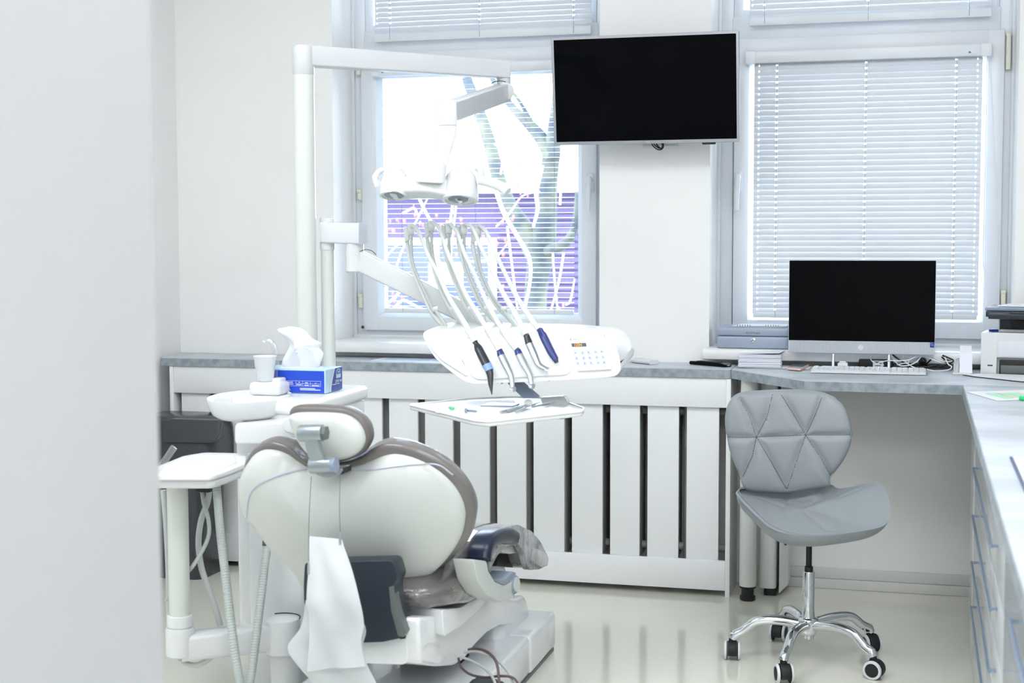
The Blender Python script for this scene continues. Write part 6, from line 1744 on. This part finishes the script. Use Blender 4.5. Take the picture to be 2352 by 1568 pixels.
nx0, nx1 = (0.1188, 4.9850, 0.7964)[0], (0.1525, 4.9850, 0.7971)[0]
MB().box(nx0, nx0 + 0.055, 4.975, 5.06, ZT + 0.0005, ZT + 0.005, 0.001).build('tray', 'white_plastic', nh)
MB().prism([(0.1203, 4.9800, 0.7799), (0.1384, 5.0000, 0.7784), (0.1379, 5.0200, 0.8364), (0.1284, 5.0200, 0.8334), (0.1213, 4.9900, 0.8130)], (0, 0.05, 0), 0.001).build('side', 'white_plastic', nh)
MB().prism([(nx0 + 0.020, 4.995, ZT + 0.005), (nx0 + 0.060, 4.985, ZT + 0.005), (nx0 + 0.059, 5.012, ZT + 0.068), (nx0 + 0.021, 5.02, ZT + 0.068)], (0, 0.0015, 0)).build('slip', 'paper_lilac', nh, smooth=0)
MB().prism([(nx0 + 0.022, 5.02, ZT + 0.005), (nx0 + 0.058, 5.02, ZT + 0.005), (nx0 + 0.058, 5.04, ZT + 0.09), (nx0 + 0.022, 5.04, ZT + 0.09)], (0, 0.0015, 0)).build('slip', 'paper', nh, smooth=0)

# ------------------------------------------------------------------ on the right countertop
cs = thing('chart_sheet', 'printed sheet with green and orange bands at the right edge', 'sheet', (0.2373, 4.3953, 0.7835))
k4 = [V((0.1433, 4.4323, 0.7835)), V((0.2167, 4.2148, 0.7835)), V((0.3692, 4.3016, 0.7835)), V((0.3414, 4.5418, 0.7835)), V((0.2421, 4.4868, 0.7835))]
k4 = [V((p.x, p.y, ZT + 0.0008)) for p in k4]
MB().prism(k4, (0, 0, 0.0006)).build('sheet', 'paper', cs, smooth=0)
def band(pts, m):
    mb = MB()
    mb.add([V((p[0], p[1], ZT + 0.0016)) for p in pts], [tuple(range(len(pts)))])
    return mb.build('printed_band', m, cs, smooth=0)
band([(0.1879, 4.3975, 0.7845), (0.2264, 4.4128, 0.7845), (0.2661, 4.2894, 0.7845), (0.2397, 4.2662, 0.7845)], 'print_green')
band([(0.2239, 4.4086, 0.7845), (0.2336, 4.4158, 0.7845), (0.2757, 4.2974, 0.7845), (0.2660, 4.2872, 0.7845)], 'print_orange')
band([(0.2349, 4.4173, 0.7845), (0.2727, 4.4384, 0.7845), (0.3056, 4.3674, 0.7845), (0.2908, 4.3180, 0.7845), (0.2784, 4.3037, 0.7845)], 'print_green')
band([(0.2752, 4.4402, 0.7845), (0.2849, 4.4450, 0.7845), (0.3182, 4.3821, 0.7845), (0.3079, 4.3680, 0.7845)], 'print_orange')
mk = thing('highlighter', 'bright green highlighter lying on the printed sheet', 'highlighter', (0.2949, 4.2108, 0.7890))
MB().cyl((0.2778, 4.2413, 0.7900), (0.3086, 4.2158, 0.7900), 0.0062, 16, 0.001).build('cap', 'marker_green', mk)
MB().cyl((0.3086, 4.2158, 0.7900), (0.4012, 4.1636, 0.7900), 0.0056, 16, 0.001).build('barrel', 'marker_green', mk)
bd_ = thing('flat_board', 'pale flat board with a dark blue edge on the right countertop', 'board', (0.2049, 2.7740, 0.7850))
e0, e1 = V((0.1880, 3.1385, 0.7840)), V((0.1894, 2.7388, 0.7840))
dd = (e1 - e0).normalized()
e1 = e0 + dd * 0.42
rt = V((-dd.y, dd.x, 0))
if rt.x < 0:
    rt = -rt
q7 = [e0, e1, e1 + rt * 0.28, e0 + rt * 0.28]
MB().prism([(p.x, p.y, ZT + 0.0008) for p in q7], (0, 0, 0.003)).build('panel', 'board_pale', bd_, smooth=0)
MB().prism([(p.x, p.y, ZT + 0.0006) for p in (e0, e1, e1 + rt * 0.006, e0 + rt * 0.006)], (0, 0, 0.0042), 0.0005, 1).build('edge', 'board_edge', bd_)
MB().prism([(p.x, p.y, ZT + 0.0039) for p in (e0 + rt * 0.035 + dd * 0.012, e0 + rt * 0.035 + dd * 0.055, e0 + rt * 0.13 + dd * 0.055, e0 + rt * 0.13 + dd * 0.012)], (0, 0, 0.0006)).build('printed_patch', 'cream_plastic', bd_, smooth=0)

# ================================================================== PEDAL BIN
bn = thing('pedal_bin', 'tall dark grey bin with a rounded lid in the left corner', 'bin', (-2.58, 4.80, 0))
bl_, br2 = -2.745, (-2.4676, 4.9600, -0.0216)[0]
bt_ = (-2.4108, 4.9500, 0.5042)[0]
zlid, ztp = (-2.4834, 4.7800, 0.4268)[2], (-2.5112, 4.8400, 0.5838)[2]
q8 = fillet([(bl_ + 0.01, 4.775, 0), (br2 - 0.002, 4.775, 0), (br2 + 0.0, 4.975, 0), (bl_ + 0.01, 4.975, 0)], 0.045, 6)
q9 = fillet([(bl_, 4.765, 0), (br2 + 0.008, 4.765, 0), (br2 + 0.008, 4.985, 0), (bl_, 4.985, 0)], 0.045, 6)
MB().loft([[V((p.x, p.y, 0.0)) for p in q8], [V((p.x, p.y, zlid - 0.03)) for p in q9]]).build('body', 'bin_dark', bn, smooth=40)
q10 = fillet([(bl_ - 0.006, 4.757, 0), (bt_ - 0.004, 4.757, 0), (bt_ - 0.004, 4.987, 0), (bl_ - 0.006, 4.987, 0)], 0.05, 6)
def qz(z, s, dy=0.0):
    c = V((sum(p.x for p in q10) / len(q10), 4.885, 0))
    return [V((c.x + (p.x - c.x) * s, c.y + (p.y - c.y) * s + dy, z)) for p in q10]
MB().loft([qz(zlid - 0.035, 0.98), qz(zlid - 0.030, 1.0), qz(zlid + 0.002, 1.0), qz(zlid + 0.006, 0.985)]).build('rim', 'bin_dark', bn, smooth=40)
hL = ztp - zlid
MB().loft([qz(zlid + 0.007, 0.99), qz(zlid + hL * 0.4, 0.985, 0.004), qz(zlid + hL * 0.7, 0.95, 0.012), qz(zlid + hL * 0.9, 0.88, 0.02), qz(ztp, 0.78, 0.026)]).build('lid', 'bin_dark', bn, smooth=60)
fl = [(-2.6005, 4.7500, 0.4992), (-2.3950, 4.7500, 0.5032), (-2.3820, 4.7520, 0.5251), (-2.3824, 4.7680, 0.5682), (-2.3924, 4.7750, 0.5811), (-2.5638, 4.7750, 0.5806), (-2.6124, 4.7750, 0.5744)]
fp_ = [V(p) for p in fl]
MB().prism(fillet(fp_, 0.012, 4), (0, 0.03, 0.004), 0.006, 3).build('swing_flap', 'bin_dark', bn, smooth=40)

# ================================================================== STOOL
ck = thing('swivel_chair', 'grey quilted swivel chair with chrome base and casters', 'chair', (-0.287, 4.296, 0))
SC = V((-0.287, 4.296, 0))
BYP = 4.40
ol_ = [(-0.4810, 4.3864, 0.4863), (-0.5000, 4.3916, 0.5304), (-0.5245, 4.3985, 0.5873), (-0.5373, 4.4046, 0.6384), (-0.5435, 4.4100, 0.6834), (-0.5392, 4.4147, 0.7223), (-0.5256, 4.4183, 0.7524), (-0.5000, 4.4202, 0.7685),
       (-0.4512, 4.4210, 0.7749), (-0.3745, 4.4215, 0.7793), (-0.3111, 4.4217, 0.7809), (-0.2606, 4.4209, 0.7745), (-0.2202, 4.4189, 0.7577), (-0.1922, 4.4151, 0.7255), (-0.1777, 4.4098, 0.6817), (-0.1746, 4.4057, 0.6477),
       (-0.1814, 4.4018, 0.6147), (-0.1969, 4.3976, 0.5801), (-0.2188, 4.3937, 0.5477), (-0.2346, 4.3909, 0.5243), (-0.2354, 4.3885, 0.5041), (-0.2678, 4.3874, 0.4952), (-0.3582, 4.3854, 0.4787), (-0.4321, 4.3854, 0.4781)]
bk = catmull(ol_, 5, True)
bc_ = sum(bk, V()) / len(bk)
SEAMS = [((1675,1002),(1740,1000)), ((1740,1000),(1852,996)), ((1852,996),(1957,995))]
def L2(a, b):
    return (V(a), V(b))
seams = [L2((-0.5360, 4.4045, 0.6372), (-0.4484, 4.4050, 0.6413)), L2((-0.4484, 4.4050, 0.6413), (-0.3061, 4.4061, 0.6511)), L2((-0.3061, 4.4061, 0.6511), (-0.1735, 4.4068, 0.6566)),
         L2((-0.4484, 4.4050, 0.6413), (-0.4689, 4.4118, 0.6985)), L2((-0.4689, 4.4118, 0.6985), (-0.4983, 4.4179, 0.7492)), L2((-0.4484, 4.4050, 0.6413), (-0.4188, 4.4120, 0.7000)), L2((-0.4188, 4.4120, 0.7000), (-0.4049, 4.4200, 0.7670)),
         L2((-0.3061, 4.4061, 0.6511), (-0.3453, 4.4138, 0.7149)), L2((-0.3453, 4.4138, 0.7149), (-0.3793, 4.4198, 0.7651)), L2((-0.3061, 4.4061, 0.6511), (-0.2795, 4.4132, 0.7104)), L2((-0.2795, 4.4132, 0.7104), (-0.2616, 4.4194, 0.7617)),
         L2((-0.4484, 4.4050, 0.6413), (-0.4600, 4.3980, 0.5832)), L2((-0.4600, 4.3980, 0.5832), (-0.4869, 4.3906, 0.5219)), L2((-0.4484, 4.4050, 0.6413), (-0.4033, 4.3962, 0.5687)), L2((-0.4033, 4.3962, 0.5687), (-0.3585, 4.3870, 0.4914)),
         L2((-0.3061, 4.4061, 0.6511), (-0.3275, 4.3981, 0.5842)), L2((-0.3275, 4.3981, 0.5842), (-0.3572, 4.3870, 0.4914)), L2((-0.3061, 4.4061, 0.6511), (-0.2595, 4.3981, 0.5841)), L2((-0.2595, 4.3981, 0.5841), (-0.2322, 4.3921, 0.5345))]
def dseg(p, a, b):
    # distance in the x, z plane
    px_, pz_ = p.x - a.x, p.z - a.z
    dx_, dz_ = b.x - a.x, b.z - a.z
    t = max(0, min(1, (px_ * dx_ + pz_ * dz_) / (dx_ * dx_ + dz_ * dz_ + 1e-12)))
    return math.hypot(px_ - t * dx_, pz_ - t * dz_)
def quilt(p, k=0.011, w=0.0085):
    pl = 4.40 + 0.12 * (p.z - 0.6)
    front = pl - p.y
    if front > 0.003:
        d = min(dseg(p, a, b) for a, b in seams)
        return p + V((0, min(front * 0.8, k * math.exp(-(d / w) ** 1.4)), 0))
    return p
# concave wrap of the back: edges come forward towards the sitter
def wrap(p):
    u = (p.x - bc_.x) / 0.2
    return p + V((0, -0.018 * (u * u), 0))
seatb = MB().pillow(bk, bc_ + V((0, -0.036, 0)), bc_ + V((0, 0.028, 0)), 3.6, 2.6, 34, fa=quilt)
seatb.v = [wrap(p) for p in seatb.v]
back_tree = BVHTree.FromPolygons(seatb.v, seatb.f)
seatb.build('backrest', 'leather', ck, smooth=80)
edge_t = MB().tube([wrap(p + (bc_ - p) * 0.015 + V((0, -0.012, 0))) for p in bk], 0.0016, 6, 1, closed=True)
edge_t.build('backrest_piping', 'leather_edge', ck, smooth=60)
stm = MB()
for a, b in seams:
    n = max(3, int((b - a).length / 0.006))
    for i in range(n):
        p, q = a.lerp(b, (i + 0.15) / n), a.lerp(b, (i + 0.8) / n)
        pts = []
        for s_ in (p, q):
            hit = back_tree.ray_cast(V((s_.x, 4.0, s_.z)), V((0, 1, 0)))[0]
            if hit:
                pts.append(hit - V((0, 0.0004, 0)))
        if len(pts) == 2:
            stm.tube(pts, 0.0010, 5, 1)
sto = stm.build('backrest_stitching', 'stitch', ck)
sto['kind'] = 'stuff'

so_ = [(-0.4847, 4.4200, 0.4792), (-0.4246, 4.4400, 0.4718), (-0.3635, 4.4500, 0.4701), (-0.2970, 4.4500, 0.4808), (-0.2395, 4.4400, 0.4980), (-0.2131, 4.4200, 0.4908), (-0.1679, 4.3800, 0.5045), (-0.1295, 4.3300, 0.5233), (-0.1045, 4.3000, 0.5318), (-0.0820, 4.2600, 0.5269), (-0.0667, 4.2200, 0.5072), (-0.0585, 4.1800, 0.4804),
       (-0.0611, 4.1500, 0.4567), (-0.0779, 4.1300, 0.4404), (-0.1151, 4.1000, 0.4335), (-0.1662, 4.0800, 0.4265), (-0.2291, 4.0650, 0.4190), (-0.2933, 4.0650, 0.4169), (-0.3416, 4.0800, 0.4212), (-0.3801, 4.1100, 0.4305), (-0.4106, 4.1500, 0.4448), (-0.4414, 4.2100, 0.4572), (-0.4715, 4.2800, 0.4662), (-0.4925, 4.3300, 0.4745), (-0.4997, 4.3700, 0.4804)]
sk4 = catmull(so_, 5, True)
sc4 = sum(sk4, V()) / len(sk4)
smid = V((-0.2959, 4.2600, 0.4499))
sseam = [L2((-0.3627, 4.4400, 0.4718), (-0.3508, 4.2700, 0.4480)), L2((-0.3508, 4.2700, 0.4480), (-0.3488, 4.1900, 0.4353)), L2((-0.3508, 4.2700, 0.4480), (-0.4396, 4.3600, 0.4665)), L2((-0.3508, 4.2700, 0.4480), (-0.2914, 4.3000, 0.4555)), L2((-0.2184, 4.4000, 0.4926), (-0.2069, 4.2800, 0.4605)), L2((-0.2069, 4.2800, 0.4605), (-0.1926, 4.1900, 0.4453)), L2((-0.1926, 4.1900, 0.4453), (-0.1899, 4.0900, 0.4305)),
         L2((-0.2069, 4.2800, 0.4605), (-0.1343, 4.3000, 0.4979)), L2((-0.2069, 4.2800, 0.4605), (-0.3299, 4.3800, 0.4705)), L2((-0.2944, 4.2400, 0.4436), (-0.2039, 4.0900, 0.4322))]
def dseg2(p, a, b):
    d_ = b - a
    px_, py_ = p.x - a.x, p.y - a.y
    t = max(0, min(1, (px_ * d_.x + py_ * d_.y) / (d_.x ** 2 + d_.y ** 2 + 1e-12)))
    return math.hypot(px_ - t * d_.x, py_ - t * d_.y)
def squilt(p):
    d = min(dseg2(p, a, b) for a, b in sseam)
    if p.z > smid.z - 0.028:
        return p + V((0, 0, -0.006 * math.exp(-(d / 0.008) ** 1.4)))
    return p
seat = MB().pillow(sk4, smid + V((0, 0, 0.006)), smid + V((0, 0.02, -0.058)), 2.8, 2.3, 26, fa=squilt)
seat.build('seat', 'leather', ck, smooth=80)
MB().tube([p + (sc4 - p) * 0.01 + V((0, 0, 0.004)) for p in sk4[int(len(sk4) * 0.62):]], 0.0015, 6, 1).build('seat_piping', 'leather_edge', ck)
jn = [wrap(V((-0.4808, 4.3850, 0.4852))), wrap(V((-0.4194, 4.3850, 0.4878))), wrap(V((-0.3583, 4.3850, 0.4865))), wrap(V((-0.2928, 4.3850, 0.4997))), wrap(V((-0.2365, 4.3850, 0.5085)))]
MB().tube(jn, 0.0022, 6, 6).build('seat_seam', 'stitch', ck)
# lift and base
LP = V((-0.2933, 4.2960, 0.3188))
MB().cyl((SC.x, SC.y, smid.z - 0.075), (SC.x, SC.y, smid.z - 0.045), 0.045, 24, 0.004).build('swivel_plate', 'black_plastic', ck)
zc0, zc1 = (-0.2924, 4.2960, 0.1271)[2], (-0.2939, 4.2960, 0.2665)[2]
MB().cyl((SC.x, SC.y, zc1 - 0.01), (SC.x, SC.y, smid.z - 0.03), 0.0085, 18).build('lift_rod', 'black_plastic', ck)
MB().lathe([(0.0110, zc1), (0.0120, zc1 + 0.001), (0.0120, zc1 + 0.014), (0.009, zc1 + 0.015)], 20, (SC.x, SC.y, 0)).build('lift_collar', 'black_plastic', ck)
MB().lathe([(0.0185, zc0 - 0.01), (0.0185, zc0 + 0.012), (0.0170, zc0 + 0.03), (0.0168, zc1 - 0.002), (0.0160, zc1), (0.008, zc1 + 0.0005)], 32, (SC.x, SC.y, 0)).build('lift_tube', 'chrome', ck, smooth=40)
hz0, hz1 = zc0 - 0.045, zc0
MB().lathe([(0.016, hz0 - 0.012), (0.0165, hz0 - 0.003), (0.022, hz0), (0.027, hz0 + 0.008), (0.030, hz1 - 0.010), (0.031, hz1 - 0.003), (0.026, hz1 + 0.004), (0.020, hz1 + 0.006)], 36, (SC.x, SC.y, 0)).build('hub', 'chrome', ck, smooth=50)
TIPS = [(-0.5025, 4.272), (-0.338, 4.078), (-0.100, 4.182), (-0.116, 4.452), (-0.388, 4.505)]
DIRS = [0.12, 0.35, 1.25, 0.55, -0.2]
zl_ = hz0 + 0.028
wheel = None
for i, (tx, ty) in enumerate(TIPS):
    t = V((tx, ty, 0))
    d = (t - SC)
    L = d.length
    d.normalize()
    P = [SC + d * 0.016 + V((0, 0, zl_)), SC + d * (L * 0.40) + V((0, 0, zl_ + 0.010)), SC + d * (L * 0.68) + V((0, 0, zl_ + 0.004)), SC + d * (L * 0.86) + V((0, 0, zl_ - 0.025)), SC + d * (L * 0.97) + V((0, 0, 0.072)), SC + d * (L * 1.0) + V((0, 0, 0.060))]
    MB().tube(P, [0.0150, 0.0145, 0.0138, 0.0135, 0.0135, 0.0135], 16, 7).build('base_leg', 'chrome', ck, smooth=60)
    a = DIRS[i]
    ax = V((math.cos(a), math.sin(a), 0))          # wheel axle direction
    fw = V((-ax.y, ax.x, 0))
    c = V((tx, ty, 0.0265)) - fw * 0.004
    hood = MB()
    prof = [c + fw * (0.0275 * math.cos(q)) + V((0, 0, 0.0275 * math.sin(q))) for q in [PI * k / 14 - 0.25 for k in range(18)]]
    hood.prism([p - ax * 0.0135 for p in prof], ax * 0.027, 0.002, 1)
    hood.cyl(c + fw * 0.004 + V((0, 0, 0.026)), c + fw * 0.004 + V((0, 0, 0.038)), 0.010, 14)
    ho = hood.build('caster', 'rubber', ck, smooth=40)
    MB().cyl(c + fw * 0.004 + V((0, 0, 0.034)), c + fw * 0.004 + V((0, 0, 0.056)), 0.0052, 12).build('caster_stem', 'chrome', ho)
    for s_ in (-1, 1):
        wc = c + ax * (0.0175 * s_)
        MB().lathe([(0.001, -0.0035), (0.0245, -0.0035), (0.0263, -0.001), (0.0263, 0.002), (0.0245, 0.0042), (0.001, 0.0042)], 28, wc, ax * s_).build('wheel', 'rubber', ho, smooth=40)
        MB().lathe([(0.0195, 0.0043), (0.0250, 0.0040), (0.0268, 0.0015), (0.0268, -0.001), (0.0255, 0.0050), (0.0200, 0.0058)], 28, wc, ax * s_, cap=False).build('wheel_rim', 'upvc', ho, smooth=40)
MB().tube([(SC.x - 0.02, SC.y - 0.02, smid.z - 0.052), (SC.x - 0.09, SC.y - 0.02, smid.z - 0.058)], 0.004, 8, 1).build('lever', 'black_plastic', ck)

# ================================================================== OUTSIDE THE WINDOWS
struct('ground', MB().box(-24, 14, 5.9, 60, -1.1, -1.0), 'ground')
bd = thing('building', 'violet-brown facade with a large blue window, seen through the open blind', 'building', (-4.0, 15.2, -1.0))
zt3 = (-3.9820, 15.0000, 1.6738)[2]
MB().box(-18, -2.7, 15.0, 15.3, -1.0, zt3).build('wall', 'facade', bd)
MB().box(-18.2, -2.6, 14.75, 15.35, zt3, zt3 + 0.10, 0.01).build('coping', 'facade_trim', bd)
wx0, wx1 = -9.2, (-4.2587, 15.0000, 0.9563)[0]
wz1 = (-4.9408, 15.0000, 1.1953)[2]
wz0 = (-4.9465, 15.0000, 0.3983)[2]
wn_ = MB()
wn_.box(wx0, wx1, 14.93, 15.01, wz1 - 0.06, wz1)
wn_.box(wx1 - 0.07, wx1, 14.93, 15.01, wz0, wz1 - 0.061)
wn_.box(wx0, wx1, 14.93, 15.01, wz0 - 0.1, wz0)
for xx in (-7.4, (-4.9425, 15.0000, 0.9550)[0]):
    wn_.box(xx, xx + 0.05, 14.95, 15.01, wz0, wz1)
fr_ = wn_.build('window_frame', 'facade_trim', bd)
MB().box(wx0, wx1, 14.975, 14.995, wz0, wz1).build('pane', 'facade_glass', fr_)
MB().box((-4.9997, 14.9500, 0.8634)[0], (-4.6271, 14.9500, 0.8647)[0], 14.955, 14.972, (-4.7340, 14.9500, 0.7170)[2], (-4.7327, 14.9500, 0.9287)[2]).build('blind_inside', 'facade_trim', fr_)
# courses of boards on the facade
n_course = 16
for k in range(n_course):
    z0_ = wz0 + 0.1 + k * (zt3 - wz0 - 0.1) / n_course
    MB().box(wx1 + 0.02, -2.72, 14.965, 15.005, z0_ + 0.012, z0_ + (zt3 - wz0 - 0.1) / n_course - 0.012).build('board', 'facade', bd, smooth=0)
hd_ = thing('hedge', 'pale bluish hedge along the foot of the facade', 'hedge', (-3.0, 13.5, -1.0))
hm = MB()
random.seed(3)
for k in range(60):
    x = -12 + k * 0.3
    hm.ball((x, 13.6 + random.uniform(-0.2, 0.2), random.uniform(-0.4, (-3.5865, 13.5000, 0.5745)[2] - 0.25)), random.uniform(0.25, 0.42), 1, 1, 1, 8)
hm.build('foliage', 'hedge', hd_, smooth=0)

# the tree close to the left window
tr_ = thing('tree', 'forked tree with bare branches outside the left window', 'tree', (-2.3072, 9.0000, 0.2474))
TY = 9.0
tk = MB()
tk.tube([(-2.3228, 9.0000, -0.4470), (-2.3214, 9.0000, 0.2471), (-2.3121, 9.0000, 0.6327), (-2.3060, 9.0000, 0.8519), (-2.2832, 9.0000, 1.0431), (-2.2689, 9.0000, 1.1791)], [0.115, 0.10, 0.080, 0.072, 0.078, 0.098], 14, 6)
tk.build('trunk', 'bark', tr_, smooth=70)
for P, r in (([(-2.2886, 9.0000, 1.1247), (-2.3810, 9.0200, 1.2610), (-2.4881, 9.0500, 1.4123), (-2.5730, 9.1000, 1.5929), (-2.6441, 9.1500, 1.8169), (-2.7218, 9.2000, 2.0101), (-2.7887, 9.2500, 2.1467), (-2.8417, 9.3000, 2.2508), (-2.9368, 9.4000, 2.4901)], [0.085, 0.066, 0.052, 0.047, 0.044, 0.040, 0.038, 0.036, 0.03]),
             ([(-2.2605, 9.0000, 1.1384), (-2.2385, 8.9800, 1.2875), (-2.2196, 8.9500, 1.4757), (-2.1978, 8.9300, 1.6356), (-2.1738, 8.9000, 1.7538)], [0.085, 0.074, 0.066, 0.060, 0.058]),
             ([(-2.1738, 8.9000, 1.7139), (-2.2371, 8.9000, 1.8214), (-2.3252, 8.9200, 1.9178), (-2.4166, 8.9500, 2.0024), (-2.5004, 9.0000, 2.0893), (-2.5992, 9.0500, 2.2186)], [0.055, 0.045, 0.036, 0.028, 0.024, 0.018]),
             ([(-2.1738, 8.9000, 1.7139), (-2.1578, 8.8800, 1.8451), (-2.1285, 8.8500, 2.0269), (-2.0893, 8.8000, 2.2564)], [0.055, 0.046, 0.042, 0.036]),
             ([(-2.2509, 8.9000, 1.8164), (-2.3146, 8.8800, 1.9546), (-2.3782, 8.8600, 2.0660), (-2.4252, 8.8500, 2.1273)], [0.022, 0.016, 0.012, 0.010]),
             ([(-2.2605, 9.0000, 1.1302), (-2.1689, 8.9000, 1.1475), (-2.0763, 8.8000, 1.1803), (-2.0062, 8.7200, 1.2384), (-1.9634, 8.6500, 1.3368), (-1.9416, 8.6000, 1.4903)], [0.044, 0.036, 0.031, 0.027, 0.022, 0.018])):
    MB().tube(P, r, 12, 6).build('limb', 'bark', tr_, smooth=70)
tw = [
 ([(-2.5308, 8.9000, 1.5045), (-2.4667, 8.8500, 1.3685), (-2.3645, 8.8000, 1.2207), (-2.2826, 8.7500, 1.1014), (-2.2617, 8.7000, 0.9703), (-2.2977, 8.7000, 0.7847)], 0.016),  # pale strand drawn as the sunlit left edge of trunk and limb
 ([(-2.1871, 8.7000, 1.6521), (-2.2225, 8.7000, 1.4959), (-2.2146, 8.7000, 1.3911), (-2.2420, 8.7000, 1.2864)], 0.016),  # likewise the sunlit left edge of the upright limb, drawn in white
 ([(-2.5151, 8.8000, 1.7943), (-2.3908, 8.7000, 1.7207), (-2.2957, 8.6500, 1.7244), (-2.2287, 8.6000, 1.7258)], 0.005),
 ([(-2.3908, 8.7000, 1.7207), (-2.3361, 8.6500, 1.8083), (-2.3224, 8.6000, 1.8566)], 0.004),
 ([(-2.5032, 8.8000, 1.2879), (-2.4195, 8.8000, 1.3675), (-2.3362, 8.8000, 1.4732), (-2.2262, 8.8000, 1.4986)], 0.006),
 ([(-2.9426, 8.6000, 1.4743), (-2.8737, 8.6000, 1.3415), (-2.8045, 8.6000, 1.2619), (-2.7495, 8.6000, 1.1825)], 0.010),
 ([(-2.7203, 8.6000, 1.4196), (-2.7432, 8.6000, 1.2881), (-2.7773, 8.6000, 1.1826)], 0.008),
 ([(-2.6981, 8.6000, 1.4194), (-2.7214, 8.6000, 1.2353), (-2.7333, 8.6000, 1.1032)], 0.006),
 ([(-3.0773, 8.7000, 1.3706), (-3.0058, 8.7000, 1.4023), (-2.9777, 8.7000, 1.3646), (-2.9350, 8.7000, 1.3964)], 0.008),
 ([(-3.1525, 8.7000, 0.9658), (-3.0646, 8.7000, 1.1822), (-2.9779, 8.7000, 1.3431), (-2.9061, 8.7000, 1.4763)], 0.006),
 ([(-2.4059, 8.7000, 1.2871), (-2.3792, 8.7000, 1.0756), (-2.3523, 8.7000, 0.8638), (-2.3389, 8.7000, 0.7578)], 0.007),
 ([(-2.0291, 8.6000, 1.1299), (-2.0559, 8.6000, 0.9743), (-2.0907, 8.6000, 0.8440), (-2.1176, 8.6000, 0.7655)], 0.007),
 ([(-2.1202, 8.7000, 1.1286), (-2.1068, 8.7000, 0.9185), (-2.0880, 8.7000, 0.7606)], 0.006),
 ([(-2.0159, 8.6000, 0.8187), (-1.9893, 8.6000, 0.8449), (-1.9627, 8.6000, 0.9748)], 0.006),
 ([(-3.2459, 8.8000, 1.0721), (-3.1871, 8.8000, 1.1406), (-3.1288, 8.8000, 1.1816), (-3.0422, 8.8000, 1.1815)], 0.006),
 ([(-3.2341, 8.8000, 0.7975), (-3.1607, 8.8000, 0.8532), (-3.1020, 8.8000, 0.9358), (-3.0588, 8.8000, 0.9223)], 0.010),
 ([(-3.1906, 8.8000, 0.7650), (-3.1174, 8.8000, 0.8261), (-3.0453, 8.8000, 0.7994), (-2.9735, 8.8000, 0.7673)], 0.010),
 ([(-2.6421, 8.7000, 1.0751), (-2.5586, 8.7000, 1.0806), (-2.4755, 8.7000, 1.1020), (-2.4063, 8.7000, 1.1814)], 0.006),
 ([(-2.6977, 8.7000, 1.1284), (-2.6560, 8.7000, 1.0804), (-2.6143, 8.7000, 1.0699)], 0.007),
 ([(-2.5023, 8.9000, 1.6118), (-2.4878, 8.9000, 1.7191), (-2.5072, 8.9000, 1.7999)], 0.006),
 ([(-3.4478, 9.5000, 2.0272), (-3.4172, 9.5000, 1.9683), (-3.3958, 9.5000, 1.9241)], 0.010),
 ([(-3.4145, 9.5000, 2.2590), (-3.2755, 9.5000, 2.2375), (-3.1220, 9.5000, 2.2273), (-2.9393, 9.5000, 2.2450)], 0.012),
 ([(-2.0896, 8.8000, 1.6025), (-2.0489, 8.8000, 1.7069), (-2.0030, 8.8000, 1.7585)], 0.016),
 ([(-2.1006, 8.8000, 1.4182), (-2.0897, 8.8000, 1.5499), (-2.0625, 8.8000, 1.6021), (-2.0083, 8.8000, 1.5489)], 0.008)]
for P, r in tw:
    MB().tube(P, [r * 0.75, r * 0.65, r * 0.4], 7, 5).build('twig_and_lit_edge', 'twig_and_lit_edge', tr_, smooth=60)
random.seed(9)
bm_ = MB()
spots = [(-2.8871, 8.5000, 1.3668), (-2.7439, 8.5000, 1.3398), (-2.6345, 8.5000, 1.3262), (-2.9930, 8.5000, 1.3150), (-3.0771, 8.5000, 1.2891), (-2.8003, 8.5000, 1.1440), (-2.6627, 8.5000, 1.1831), (-2.5265, 8.5000, 1.1830), (-2.3913, 8.5000, 1.1957), (-2.3371, 8.5000, 1.3374), (-2.2828, 8.5000, 1.5937), (-2.2297, 8.5000, 1.5418), (-2.3655, 8.5000, 0.8719), (-2.0188, 8.5000, 0.8490), (-3.1095, 8.5000, 0.8393), (-3.0525, 8.5000, 0.9193)]
for s_ in spots:
    for k in range(5):
        bm_.ball(V(s_) + V((random.uniform(-0.05, 0.05), random.uniform(-0.05, 0.05), random.uniform(-0.08, 0.06))), random.uniform(0.004, 0.009), 1, 1, 1.8, 6)
bo = bm_.build('berries', 'berry', tr_, smooth=60)
bo['kind'] = 'stuff'
